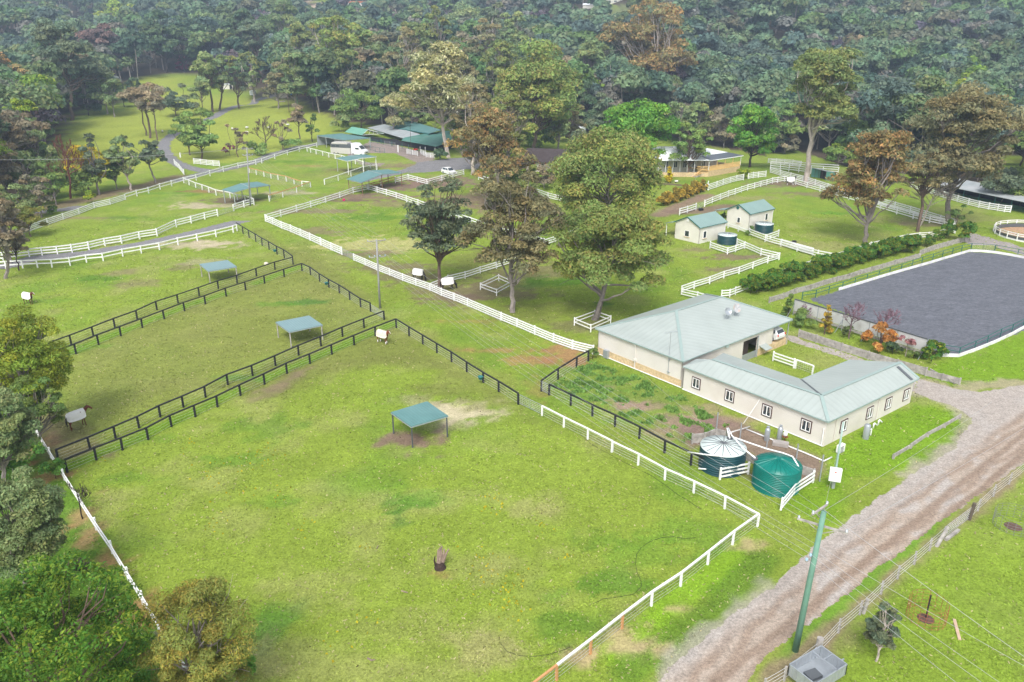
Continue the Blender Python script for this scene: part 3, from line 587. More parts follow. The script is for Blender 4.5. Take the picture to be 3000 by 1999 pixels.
fence('white three rail fence falling right from the brown gabled shelter behind the gum trees', pts(B2, 1035, 495, 1115, 520, 1200, 545, 1290, 572, 1385, 605) + pts(B2, 1490, 642, 1620, 690, 1745, 732, 1865, 772, 1975, 810, 2100, 852, 2230, 880, 2352, 905) + pts(B3, 120, 950, 290, 1012), 'rail3', 0, first_post=False)
fence('long white four rail fence beside the grass track, from driveway corner to mesh gate', pts(B2, 90, 784, 155, 810, 235, 847, 322, 880, 410, 918, 497, 957, 597, 1002, 692, 1047, 790, 1088), 'rail4', 0, first_post=False)
fence('long white four rail fence beside the grass track, from mesh gate to cream barn', pts(B2, 900, 1140, 1005, 1185, 1115, 1235, 1228, 1278, 1350, 1328, 1470, 1372, 1600, 1418, 1705, 1465, 1820, 1510, 1945, 1560) + pts(C3, -100, 282, 45, 340, 210, 410, 380, 482, 555, 545, 745, 592), 'rail4', 0)
gate('grey mesh gate in the white four rail fence, left of the grey power pole', B2(795, 1088), B2(892, 1138), 1.2)
fence('white three rail fence running back from the grazing horses under the gum trees', pts(B2, 1600, 1418, 1765, 1345, 1922, 1308, 2060, 1262, 2210, 1215, 2352, 1170) + pts(B3, 130, 1060, 290, 1012), 'rail3', 0, first_post=False)
fence('white three rail fence rising right behind the large central gum tree', pts(B3, 290, 1012, 430, 965, 600, 905, 760, 860, 930, 812, 1095, 802), 'rail3', 0, first_post=False)
fence('white three rail fence under the rounded gum tree below the brown roofed house', pts(B3, 200, 525, 330, 575, 490, 615, 645, 655, 760, 690, 900, 740, 1040, 770, 1095, 802), 'rail3', 0, first_post=True)
fence('short white fence at the edge of the bare yard left of the brown roofed house', pts(B2, 2045, 398, 2130, 430, 2240, 436), 'rail2', 0)
fence('white three rail fence round the parking bay below the white car', pts(E4, 1215, 978, 1393, 932, 1520, 968, 1652, 1000, 1858, 945, 2010, 900, 2160, 862), 'rail3', 0)
fence('pair of orange and brown timber rails across the driveway behind the brown gabled shelter', pts(E4, 640, 1110, 835, 1060, 1020, 1010, 1215, 955), 'rail2', 0, h=1.1, pinerails=range(0, 4), first_post=False)
gate('wide silver pipe gate between the white fences at left, above the mown lane', B1(2002, 735), B1(2150, 690), 1.1)
fence('white four rail fence panel left of the asphalt road at the entrance', pts(B1, 1605, 258, 1650, 300, 1692, 352), 'rail4', 0, h=1.2)
fence('white four rail fence panel right of the asphalt road, below the spreading tree', pts(B1, 1783, 252, 1845, 258, 1900, 266, 1960, 272, 2020, 276), 'rail4', 0, h=1.3)
# yard of the two white stables
fence('white three rail fence round the front of the nearer small water tank', pts(E3, 940, 980, 1180, 1062, 1290, 1030, 1415, 985), 'rail3', 0)
fence('white three rail fence from the nearer small tank to the stable yard corner', pts(E3, 1310, 940, 1415, 980, 1640, 1080, 1890, 1140), 'rail3', 0)
fence('white three rail fence sweeping from the stable yard corner down to the cream barn', pts(E3, 1890, 1140, 1735, 1187, 1530, 1262, 1340, 1333, 1130, 1395, 935, 1472, 720, 1540, 550, 1600), 'rail3', 0, first_post=False)
fence('short white three rail fence behind the ridge of the cream barn', pts(E1, 925, 147, 1075, 182, 1230, 222), 'rail3', 0, first_post=False)
fence('white three rail fence round the farther small water tank', pts(E3, 1480, 800, 1700, 888, 1880, 822), 'rail3', 0)
fence('white three rail fence between the farther stable and the clipped hedge', pts(E3, 1700, 888, 1912, 950, 2140, 1022, 2353, 1075) + pts(B4, 120, 1010, 265, 1058, 455, 1112, 600, 1140), 'rail3', 0, first_post=False)
fence('low white two rail fence below the wall of the farther white stable', pts(E3, 1190, 700, 1330, 745, 1480, 800), 'rail2', 0, h=.9)
fence('white three rail fence behind the clipped hedge, from the cream barn to the stable lane', pts(E1, 1295, 165, 1370, 160) + pts(B3, 2050, 1455, 2200, 1400, 2352, 1345) + pts(B4, 180, 1268, 390, 1200, 600, 1140, 830, 1070, 940, 1030, 1130, 985, 1270, 955, 1385, 940, 1470, 935, 1600, 910, 1715, 893), 'rail3', 0)
fence('white three rail fence along the top of the far right paddock', pts(E3, 865, 405, 970, 360, 1080, 315, 1190, 274, 1283, 243, 1370, 210, 1458, 182, 1550, 158, 1638, 133, 1720, 112, 1797, 88, 1870, 78, 1965, 62), 'rail3', 0)
gate('pale mesh gate behind the white stables', E3(760, 445), E3(865, 400), 1.2)
fence('short white three rail fence left of the pale mesh gate behind the white stables', pts(E3, 520, 522, 628, 492, 745, 452), 'rail3', 0)
fence('long white three rail fence on the inner right side of the far right paddock', pts(B4, 150, 418, 252, 446, 355, 476, 475, 510, 605, 546, 740, 584, 880, 626, 1030, 672, 1180, 716, 1330, 760, 1480, 796, 1620, 825, 1700, 845), 'rail3', 0, first_post=False)
fence('long white four rail fence on the outer side, passing behind the green field shelter tree', pts(B4, 20, 335, 110, 362, 205, 388, 315, 415, 430, 452, 545, 490, 700, 535, 860, 580, 1010, 625, 1160, 665, 1300, 705, 1440, 748, 1575, 790, 1720, 830), 'rail4', 0)
fence('tall white five rail fence along the forest edge above the green field shelter', pts(B4, 20, 305, 110, 312, 190, 322, 280, 330, 390, 345, 500, 350, 640, 362), 'rail5', 0, h=1.9)
fence('white four rail fence in front of the long dark open shed at right', pts(E5, 780, 700, 1000, 770, 1240, 850, 1430, 905, 1580, 950, 1725, 985, 1860, 1010, 1985, 1030, 2080, 1045, 2160, 1050), 'rail4', 0, h=1.25)
fence('white four rail fence below the verandah house, left section', pts(B3, 1800, 498, 1878, 472, 1938, 450, 2002, 430, 2062, 412, 2125, 402), 'rail4', 0, h=1.3)
fence('white four rail fence below the verandah house, right section', pts(B3, 2168, 392, 2215, 385, 2262, 380, 2330, 372), 'rail4', 0, h=1.3)
fence('single leaning white fence panel at the end of the orange hedge', pts(B3, 1770, 505, 1800, 470), 'rail3', 0, h=1.3)
fence('white four rail fence on the inner side of the verandah house drive', pts(A4, 0, 1500, 150, 1510, 300, 1530), 'rail4', 3, h=1.2)
# near paddocks
fence('white capped wire fence along the grass strip beside the black fence, foreground right', pts(C3, 275, 1157, 475, 1262, 695, 1372, 920, 1487) + pts(D3, 655, 57, 828, 142, 1003, 240, 1193, 326, 1397, 428, 1612, 545), 'cap', 0, h=1.15)
fence('white capped wire fence beside the dirt road verge, with pine posts at its lower end', pts(D3, 1612, 545, 1448, 665, 1285, 795, 1107, 938, 915, 1067, 722, 1215, 515, 1382, 293, 1556, 110, 1700), 'cap', 0, h=1.2, first_post=False, pineposts=(5, 6, 7, 8), pinerails=(7,))
fence('old white rail seen end on, running down the left side of the large near paddock', [(92, 1246), (118, 1290), (150, 1343), (190, 1407), (236, 1480), (283, 1553), (330, 1622), (377, 1700), (420, 1770), (466, 1845), (510, 1915), (556, 1990), (600, 2060)], 'rail2', 0, h=1.15)
BK = 'black railed wire fence '
fence(BK + 'from the driveway corner down to the upper double fence', pts(B1, 2180, 862, 2235, 897, 2290, 932, 2352, 968) + pts(B2, 58, 1005, 122, 1041, 195, 1085, 262, 1118, 342, 1178), 'blackwire', 0, h=1.3)
fence(BK + 'on the upper side of the upper double fence', pts(B2, 342, 1178, 175, 1225, 5, 1285) + pts(B1, 2180, 1350, 2008, 1402, 1832, 1465, 1638, 1532, 1443, 1595) + pts(C1, 1262, 115, 1057, 190, 860, 268, 657, 348, 450, 425), 'blackwire', 0, h=1.3, first_post=False)
fence(BK + 'on the lower side of the upper double fence', pts(B2, 425, 1237, 260, 1292, 80, 1352) + pts(B1, 2258, 1412, 2080, 1470, 1888, 1542) + pts(C1, 1697, 38, 1510, 111, 1310, 190, 1112, 267, 907, 347, 700, 432, 520, 500), 'blackwire', 0, h=1.3)
fence(BK + 'beside the grass track, upper double fence to silver gate', pts(B2, 425, 1237, 502, 1272, 586, 1333, 672, 1388, 767, 1440, 863, 1503, 962, 1568) + pts(C2, 1055, 42), 'blackwire', 0, h=1.3, first_post=False)
gate('silver pipe gate at the end of the middle black fence, by the grey power pole', C2(1058, 42), C2(1172, 112), 1.1)
fence(BK + 'on the upper side of the lower double fence', pts(C2, 1178, 117, 993, 192, 796, 272, 598, 360, 393, 444, 180, 542, -30, 632) + pts(C1, 2095, 717, 1890, 832, 1687, 922, 1475, 1012, 1280, 1113, 1063, 1206, 830, 1307, 540, 1425), 'blackwire', 0, h=1.3)
fence(BK + 'on the lower side of the lower double fence', pts(C2, 1290, 192, 1097, 268, 902, 350, 698, 436, 497, 522, 286, 612, 80, 712) + pts(C1, 2212, 815, 2000, 920, 1797, 1010, 1577, 1100, 1364, 1220, 1127, 1315, 887, 1406, 620, 1520), 'blackwire', 0, h=1.3)
fence(BK + 'down the right side of the large near paddock', pts(C2, 1290, 192, 1408, 268, 1533, 345, 1663, 424, 1797, 504, 1937, 598, 2088, 696, 2230, 780) + pts(C3, 57, 1052), 'blackwire', 0, h=1.3, first_post=False)
gate('silver mesh gate between the black fence and the white wire fence in the foreground', C3(62, 1050), C3(268, 1150), 1.2)
fence(BK + 'across the end of the weedy strip beside the cream barn', pts(C3, 270, 932, 422, 822, 592, 712, 700, 655), 'blackwire', 0, h=1.35)
fence(BK + 'down the outside of the weedy strip to the water tanks', pts(C3, 340, 967, 540, 1062, 738, 1162, 945, 1256, 1168, 1366, 1400, 1497) + pts(E2, 205, 865, 420, 960), 'blackwire', 0, h=1.3)
gate('small silver gate between the two black fences near the barn corner', C3(275, 935), C3(335, 965), 1.3)
fence('short white three rail fence between the two big water tanks', pts(E2, 605, 1062, 800, 1020, 992, 985), 'rail3', 0, h=1.25)
fence('white three rail fence bent round the right side of the bright green water tank', pts(E2, 1447, 1482, 1622, 1272, 1885, 1102), 'rail3', 0, h=1.25)
fence('short white three rail fence in the barn courtyard', pts(E1, 1770, 745, 1960, 812), 'rail3', 2.6, h=1.25)
fence('silver mesh fence panel continuing the white courtyard fence', pts(E1, 1975, 815, 2130, 870), 'mesh', 0, h=1.1)
# far corner wire fence by the dirt road
fence('grey wire mesh fence between the dirt road and the bottom right paddock, lower section', pts(D4, -30, 1640, 105, 1560, 330, 1385, 462, 1245, 602, 1125, 742, 990, 850, 890, 960, 795, 1060, 705, 1150, 625), 'wire', 0, h=1.15)
fence('grey wire mesh fence between the dirt road and the bottom right paddock, upper section', pts(D4, 1325, 500, 1378, 443, 1480, 348, 1583, 268, 1690, 180, 1800, 100), 'wire', 0, h=1.15)
gate('leaning timber and wire gate in the fence by the dirt road', D4(1160, 620), D4(1318, 500), 1.2, m=GREYWOOD)
# arena rails
fence('green pipe fence along the far left side of the dark riding arena', pts(B4, 312, 1500, 435, 1482, 557, 1442, 680, 1405, 795, 1366, 905, 1332, 1013, 1300, 1115, 1266, 1220, 1236, 1320, 1201, 1412, 1170, 1510, 1142, 1600, 1112, 1690, 1086, 1775, 1061, 1862, 1042), 'green', 0, h=1.2)
fence('green pipe fence round the top corner of the riding arena', pts(B4, 2080, 1060, 2290, 1100, 2460, 1135), 'green', 0, h=1.2)
gate('dark green double gate at the top corner of the riding arena', B4(1865, 1045), B4(2075, 1058), 1.3, m=GREENTRIM)
fence('green pipe fence along the near right edge of the riding arena', pts(C4, 1610, 590, 1750, 612, 1895, 552, 2010, 497, 2130, 437, 2238, 392, 2342, 338, 2480, 270), 'green', 0, h=1.2)
def kick(label, px):
    g = [P(*p) for p in px]; r = thing('kickboard', label, 'kickboard', g[0])
    for a, b in zip(g[:-1], g[1:]):
        MB().beam(a + Zv * .22, b + Zv * .22, .12, .42).build('board', SANDBOARD, r)
kick('low white kickboard along the far left edge of the riding arena', pts(B4, 650, 1415, 860, 1352, 1060, 1290, 1260, 1232, 1480, 1170, 1680, 1110, 1850, 1060))
kick('low white kickboard round the top corner of the riding arena', pts(B4, 1855, 1060, 1960, 1062, 2080, 1074, 2210, 1095, 2352, 1122, 2600, 1165))
kick('low white kickboard along the near right edge of the riding arena', pts(C4, 1600, 612, 1750, 616, 1900, 562, 2080, 490, 2240, 415, 2352, 352, 2500, 285))
# round pen
pc = P(3045, 692); pr_ = (P(2914, 685) - pc).length
rp = thing('round_pen', 'white railed round pen with dark kickboards and sandy floor at the right edge', 'round pen', pc)
ring = [pc + Vector((math.cos(a) * pr_, math.sin(a) * pr_, 0)) for a in np.linspace(0, 2 * math.pi, 25)]
for q in ring[:-1]: MB().box(q + Zv * .75, (.15, .15, 1.5)).build('post', WHITE, rp)
for z in (1.42, 1.05):
    b = MB()
    for a, c_ in zip(ring[:-1], ring[1:]): b.beam(a + Zv * z, c_ + Zv * z, .05, .15)
    b.build('rail', WHITE, rp)
b = MB(); w_ = MB()
for a, c_ in zip(ring[:-1], ring[1:]):
    b.beam(a.lerp(pc, .025) + Zv * .42, c_.lerp(pc, .025) + Zv * .42, .05, .75); w_.beam(a + Zv * .16, c_ + Zv * .16, .05, .3)
b.build('kickboard', CARGREY, rp); w_.build('rail', WHITE, rp, 'broad white bottom board')
MB().lathe(pc, [(pr_ * .96, .002), (pr_ * .96, .03)], 48).build('sand_floor', ground_material("pen_sand", False, (.42, .27, .17), sc=3, bump=.03), rp)
# square tree guards
def guard(label, px):
    g = [P(*p) for p in px]; r = thing('tree_guard', label, 'tree guard', g[0])
    for q in g: MB().box(q + Zv * .55, (.14, .14, 1.25)).build('post', WHITE, r)
    for z in (1.0, .5):
        for a, b in zip(g, g[1:] + g[:1]): MB().beam(a + Zv * z, b + Zv * z, .05, .14).build('rail', WHITE, r)
guard('square white railed guard round the trunk of the large central gum tree', pts(C3, 572, 325, 722, 388, 905, 305, 760, 255))
guard('square white railed guard under the airy gum tree by the bare dirt', pts(B2, 2062, 1410, 2210, 1465, 2352, 1385, 2230, 1330))
# timber retaining walls
def sleeper_wall(label, px, h, posts=True, nboard=3, name='retaining_wall'):
    g = [P(*p) for p in px]; r = thing(name, label, 'retaining wall', g[0]); rr = random.Random(len(g))
    for i, (a, b) in enumerate(zip(g[:-1], g[1:])):
        m = MB(); e = h / nboard
        for k in range(nboard): m.beam(a + Zv * (e * (k + .5) + rr.gauss(0, .02)), b + Zv * (e * (k + .5) + rr.gauss(0, .02)), .1, e * .94)
        m.build('sleeper_panel', GREYWOOD, r)
    if posts:
        for i, q in enumerate(g):
            d = (g[min(i + 1, len(g) - 1)] - g[max(i - 1, 0)]).normalized(); n = Vector((d.y, -d.x, 0)) * .12
            if n.y > 0: n = -n
            MB().box(q + n + Zv * (h / 2 + .06), (.16, .16, h + .14), math.atan2(d.y, d.x)).build('post', GREYWOOD, r)
sleeper_wall('long grey timber retaining wall below the white windbreak screen', pts(C4, 285, 432, 445, 482, 678, 560, 922, 636, 1185, 712, 1450, 788), 1.0)
sleeper_wall('collapsed end of the grey timber wall with a slipped plank', pts(C4, 1450, 788, 1600, 828, 1760, 868), .75, nboard=2)
MB().beam(P(*C4(1480, 770)) + Zv * .6, P(*C4(1715, 868)) + Zv * .15, .1, .2).build('plank', GREYWOOD).__setitem__('label', 'loose grey plank slipped off the end of the timber wall')
bpy.data.objects['plank']['category'] = 'plank'
sleeper_wall('long grey timber retaining wall below the clipped hedge', pts(B4, 5, 1530, 132, 1492, 255, 1442, 382, 1412, 502, 1370, 628, 1335, 738, 1308, 838, 1272, 940, 1245, 1045, 1215, 1158, 1180, 1255, 1155, 1340, 1128, 1388, 1118), .85)
sleeper_wall('grey timber retaining wall below the hedge end, nearer the stable lane', pts(B4, 1388, 1095, 1430, 1078, 1472, 1062, 1515, 1046, 1555, 1035, 1597, 1022, 1640, 1010, 1685, 998, 1726, 985, 1765, 978, 1800, 968, 1845, 962), .95)
sleeper_wall('low broken timber edging on the bright grass verge beside the road junction', pts(C4, 1140, 1548, 1300, 1452, 1455, 1345, 1610, 1262, 1750, 1180), .42, nboard=2)
sleeper_wall('curved grey sleeper wall behind the pale lidded water tank', pts(E2, 215, 560, 380, 545, 540, 480, 720, 520), 1.0)
sleeper_wall('dark sleeper wall behind the bright green water tank', pts(E2, 960, 790, 1100, 860, 1400, 900, 1650, 960, 1900, 1040), .9)
# ================================================================ BUILDINGS
def wall_from(polys, name='wall', m=CREAM, parent=None, label=None, th=.12):
    """polys: list of vertical quads [a, b, zb0, zt0, zt1] -> thick wall"""
    b = MB()
    for p in polys: b.v += [];  k = len(b.v); n = (p[1] - p[0]).cross(Zv).normalized() * th; b.add(list(p) + [q - n for q in p], [(0, 1, 2, 3)[:len(p)] if len(p) == 4 else tuple(range(len(p))), tuple(range(len(p), 2 * len(p)))[::-1]] + [(i, i + len(p), (i + 1) % len(p) + len(p), (i + 1) % len(p)) for i in range(len(p))])
    return b.build(name, m, parent, label)
def V(p, z): return Vector((p[0], p[1], z))
def window(parent, c, d, w, h, out, frame=WHITE, trim=BROWNTRIM, lights=2, sill=False, glass=GLASS):
    """c centre on wall, d unit along wall, out unit outward"""
    r = MB(); t = .09
    if trim:
        for s in (-1, 1): r.beam(c + d * s * (w / 2 + .05) - Zv * (h / 2 + .1) + out * .03, c + d * s * (w / 2 + .05) + Zv * (h / 2 + .1) + out * .03, .1, .08)
        for s in (-1, 1): r.beam(c - d * (w / 2) + Zv * s * (h / 2 + .05) + out * .03, c + d * (w / 2) + Zv * s * (h / 2 + .05) + out * .03, .08, .1)
        win = r.build('window', trim, parent)
    f = MB()
    for s in ([-1, 1] if lights == 1 else [-1, 0, 1]): f.beam(c + d * s * (w / 2 - .04) - Zv * (h / 2) + out * .045, c + d * s * (w / 2 - .04) + Zv * (h / 2) + out * .045, .09, .06)
    for s in (-1, 1): f.beam(c - d * (w / 2 - .08) + Zv * s * (h / 2 - .04) + out * .045, c + d * (w / 2 - .08) + Zv * s * (h / 2 - .04) + out * .045, .06, .085)
    if trim: f.build('frame', frame, win)
    else: win = f.build('window', frame, parent)
    g = MB(); g.beam(c - d * (w / 2 - .06) + out * .02, c + d * (w / 2 - .06) + out * .02, .02, h - .1); g.build('pane', glass, win)
    if trim:
        cu = MB()
        for s in (-1, 1):
            if lights == 2: cu.beam(c + d * s * (w / 2 - .16) - Zv * (h * .1) + out * .034, c + d * s * (w / 2 - .16) + Zv * (h * .4) + out * .034, .16, .006)
        if cu.v: cu.build('blind', CURTAIN, win)
    if sill: MB().beam(c - d * (w / 2 + .1) - Zv * (h / 2 + .05) + out * .08, c + d * (w / 2 + .1) - Zv * (h / 2 + .05) + out * .08, .16, .08).build('sill', STONE, win)
    return win
def eaves(parent, segs, m=GUTTER, w=.13, name='gutter'):
    for a, b in segs: MB().beam(a - Zv * .06, b - Zv * .06, w, .13).build(name, m, parent)
def ridgecap(mb, a, b): mb.beam(a + Zv * .03, b + Zv * .03, .35, .05)

# ---- the cream barn with its L-shaped wing
zE, zR = 3.45, 5.15
L = P(1744, 962, zE); N = P(2001, 1059, zE); E_ = P(2345, 943, zE)
uN = (N - L).normalized(); uE = (E_ - N); uE = (uE - uN * uE.dot(uN)); lenE = uE.length; uE.normalize(); lenN = (N - L).length
E_ = N + uE * lenE; Bk = L + uE * lenE
def bp(a, b, z): return L + uN * a + uE * b + Zv * (z - zE)
# ridge from its near end towards the back
R1 = P(1981, 911, zR + .25); R2 = P(2112, 870, zR + .25)
barn = thing('barn', 'large cream barn with pale green hipped roof and an L-shaped wing', 'barn', V(N, 0))
rf = MB()
rf.slab([N, L, R1], .1); rf.slab([N, R1, R2, E_], .1)
rf.uv.update({}); rf.slab([L, Bk, R2, R1], .1); rf.slab([E_, R2, Bk], .1)
roof = rf.build('roof', PALEROOF, barn)
rc = MB()
for a, b in ((N, R1), (L, R1), (R1, R2), (R2, E_), (R2, Bk)): ridgecap(rc, a, b)
rc.build('ridge_cap', GUTTER, roof)
iN, iL = .35, .35
wN = N - uN * .3 + uE * .3; wL = L + uN * .3 + uE * .3; carport = 3.6
wE = E_ - uN * .3 - uE * carport; wB = Bk + uN * .3 - uE * carport; ph = .95
def q4(a, b, z0, z1): return [V(a, z0), V(b, z0), V(b, z1), V(a, z1)]
# door opening on the courtyard side
d0 = on_wall(*E1(1487, 700), wN, wE); d1 = on_wall(*E1(1607, 740), wN, wE)
sN = (d0 - wN).dot(uE); sE = (d1 - wN).dot(uE); dA = wN + uE * sN; dB = wN + uE * sE
wall_from([q4(wL, wN, ph, zE), q4(wN, dA, 0, zE), q4(dB, wE, ph, zE), q4(dA, dB, 2.75, zE), q4(wE, wB, 0, zE), q4(wB, wL, 0, zE)], 'wall', CREAM, barn)
wall_from([q4(wL - uE * .03, wN + uN * .02 - uE * .03, 0, ph)], 'plinth', STONE, barn); wall_from([q4(dB + uN * .03, wE + uN * .03, 0, ph)], 'plinth', STONE, barn)
wall_from([q4(dA - uN * 1.2, dB - uN * 1.2, 0, 2.8)], 'stall_wall', DARKWOOD, barn)
MB().beam(V(dA, .45) - uN * .05, V(dB, .45) - uN * .05, .05, .9).build('stable_door', GALV, barn)
MB().beam(V(dB, 0) + uN * .08, V(dB, 2.8) + uN * .08, .12, .12).build('door_post', GALV, barn)
MB().slab([V(dA, .03), V(dB, .03), V(dB, .03) - uN * 3, V(dA, .03) - uN * 3], .02).build('floor', CONCRETE, barn)
aw = on_wall(*E1(1675, 600), wN, wE); MB().slab([aw - uE * .7 + Zv * .1, aw + uE * .7 + Zv * .1, aw + uE * .7 + uN * 1.0 - Zv * .25, aw - uE * .7 + uN * 1.0 - Zv * .25], .06).build('awning', PALEROOF, barn)
eaves(barn, [(L - Zv * 0, N), (N, E_), (E_, Bk), (Bk, L)])
for t in (on_wall(*E1(515, 600), wL, wN), ):
    dp = MB(); dp.tube([V(t, zE - .1) - uE * .1, V(t, .1) - uE * .1], .07, 8); dp.box(V(t, zE - .15) - uE * .14, (.3, .3, .3), math.atan2(uN.y, uN.x)); dp.box(V(t, 1.25) - uE * .14, (.3, .3, .3), math.atan2(uN.y, uN.x)); dp.build('downpipe', CREAM, barn)
t = on_wall(*E1(1332, 625), wN, wE); MB().box(V(t, zE - .25) + uN * .2, (.35, .3, .3)).build('rain_head', GUTTER, barn)
# carport posts at the far end
for a in (E_ - uN * .3 - uE * .25, Bk + uN * .3 - uE * .25): MB().box(V(a, zE / 2), (.1, .1, zE)).build('carport_post', GALV, barn)
MB().slab([V(wE, .85), V(E_ - uN * .3, .85), V(Bk + uN * .3, .85), V(wB, .85)], .85).build('carport_floor', STONE, barn)
mb_ = MB(); mx = on_wall(*E1(250, 678), wL, wN); mb_.box(mx - uE * .22, (.75, .4, 1.05), math.atan2(uN.y, uN.x)); mb_.build('meter_box', GALV, barn, bevel=.03)
MB().tube([V(wL, .12) - uE * .12, V(wN, .12) - uE * .12 + uN * .2], .06, 6).build('ground_pipe', PVC, barn)
# wing
zW, zWR = 2.95, 4.0
Cw = P(2427, 1236, zW); Fw = P(2692, 1109, zW)
vN = uN; Cw = N + vN * (Cw - N).dot(uN) + Zv * (zW - zE) + uE * (Cw - N).dot(uE)
W0 = V(N, zW) + vN * .05 + uE * (Cw - N).dot(uE); W0 = V(W0, zW)
wF = (Fw - Cw); Fl = wF.length; vE = wF.normalized()
Iw = P(2347, 1112, zW); W1 = P(2118, 1035, zW); Rs = P(2087, 1053, zWR); Rm = P(2406, 1159, zWR); Re = P(2637, 1062, zWR)
Gw = P(2492, 1054, zW); Kw = P(2570, 1070, zW)
hip0 = P(2001, 1073, zW)
wr = MB()
wr.slab([Cw, hip0, Rs, Rm], .09); wr.slab([Iw, Rm, Rs, W1], .09); wr.slab([Fw, Cw, Rm, Re], .09)
wr.slab([Gw, Iw, Rm], .09); wr.slab([Gw, Rm, Re], .09); wr.slab([Kw, Gw, Re], .09); wr.slab([hip0, P(2040, 1052, zW + .35), Rs], .09)
wroof = wr.build('roof', PALEROOF, barn, 'pale green roof of the low wing')
rc = MB()
for a, b in ((Cw, Rm), (Rs, Rm), (Rm, Re), (Re, Fw), (Re, Kw)): ridgecap(rc, a, b)
rc.build('ridge_cap', GUTTER, wroof)
vl = MB(); vl.beam(Iw + Zv * .02, Rm + Zv * .02, .25, .03); vl.build('valley', CARGREY, wroof)
sk0 = P(*C4(1190, 705), zWR - .12); sk1 = P(*C4(1325, 828), zW + .08); MB().beam(sk0 + Zv * .03, sk1 + Zv * .03, .4, .03).build('skylight', CARGREY, wroof)
oC = Cw + (-vN * .3 + vE * .3); c0 = oC; f0 = Fw - vE * .3 + (-vN) * .3; i0 = Iw + vN * .3 + vE * .0; g0 = Gw - vE * .4 + vN * .3; k0 = Kw - vE * .3 + vN * .3; w1 = W1 + vN * .1; w0 = hip0 + vE * .3
wall_from([q4(w0, c0, 0, zW), q4(c0, f0, 0, zW), q4(f0, k0, 0, zW), q4(k0, g0, 0, zW), q4(g0, i0, 0, zW), q4(i0, w1, 0, zW), [V(f0, zW), V(k0, zW), V(Re - vE * .3, zWR - .1)]], 'wall', CREAM, barn, 'cream wall of the low wing')
eaves(barn, [(hip0, Cw), (Cw, Fw), (W1, Iw), (Iw, Gw)])
oL = uE * -1
for u, v in ((1065, 950), (1372, 1067), (1715, 1203), (2075, 1340)):
    c = on_wall(*E1(u, v), w0, c0); window(barn, c, (c0 - w0).normalized(), 1.0, 1.15, -uE)
oS = Vector((vE.y, -vE.x, 0)); 
if oS.y > 0: oS = -oS
for u, v in ((692, 1247), (931, 1127), (1103, 1041), (1268, 960)):
    c = on_wall(*C4(u, v), c0, f0); window(barn, c, vE, 1.0, 1.15, oS)
for u, w in ((612, 1.0), (1008, 1.0)):
    c = on_wall(*C4(u, 1060 if u > 900 else 1280), c0, f0); MB().tube([V(c, .1) + oS * .08, V(c, zW - .1) + oS * .08], .04, 6).build('downpipe', CREAM, barn)
MB().tube([V(c0, .1) - uE * .12 - vN * .15, V(c0, 2.0) - uE * .12 - vN * .15], .05, 6).build('downpipe', PVC, barn)
MB().tube([V(w0, .12) - uE * .15, V(c0, .12) - uE * .15], .06, 6).build('ground_pipe', PVC, barn)
# roof furniture
def dish(label, px, r, m, tilt):
    # stands on the roof plane N-R1-R2-E
    nrm = (R1 - N).cross(E_ - N).normalized(); d = Vector(ray(*px)); o = Vector((0, 0, CAM_H)); b = o + d * ((N - o).dot(nrm) / d.dot(nrm))
    t = thing('satellite_dish', label, 'satellite dish', b, group='satellite dishes on the barn roof')
    MB().tube([b, b + Zv * .9], .04, 6).tube([b + Vector((.5, 0, 0)), b + Zv * .6], .02, 4).tube([b - Vector((.5, .1, 0)), b + Zv * .6], .02, 4).build('mast', GALV, t)
    q = MB(); q.lathe((0, 0, 0), [(.02, 0), (r * .4, .03), (r * .75, .1), (r, .2), (r * 1.02, .2), (r * .74, .07), (r * .4, 0), (.02, -.03)], 20)
    M = Matrix.Rotation(tilt, 3, 'Z') @ Matrix.Rotation(R(62), 3, 'X'); q.v = [b + Zv * 1.05 + M @ v for v in q.v]; q.build('dish', m, t, smooth=True)
    MB().tube([b + Zv * .8, b + Zv * 1.05 + M @ Vector((0, .05, .55))], .02, 4).box(b + Zv * 1.05 + M @ Vector((0, .05, .58)), (.1, .1, .14)).build('receiver_arm', GALV, t)
dish('smaller grey satellite dish on the barn roof', E1(1345, 365), .48, GALV, R(20))
dish('larger pale satellite dish with a rusty spot on the barn roof', E1(1422, 335), .62, mat("stained_dish", (.42, .42, .43), .6, .2, 2, dirt=((.55, .28, .12), .9, 1.6)), R(35))
an = on_wall(*E1(812, 855), wL, wN) - uE * .15; t = thing('tv_antenna', 'tall thin television antenna mast on the end wall of the cream barn', 'antenna', an)
top = V(an, 6.3); MB().tube([an, top], .03, 6).build('mast', GALV, t); q = MB(); xx = Vector((.9, .35, 0)).normalized()
q.tube([top - xx * .9, top + xx * .9], .02, 4)
for k in range(9): c = top + xx * (-.85 + k * .21); yy = Vector((-xx.y, xx.x, 0)); q.tube([c - yy * .35, c + yy * .35], .012, 3)
q.build('aerial', GALV, t)
MB().box(an + Zv * .15 + uE * .05, (.2, .3, .1)).box(an + Zv * 1.7 + uE * .05, (.2, .3, .1)).build('bracket', GALV, t)
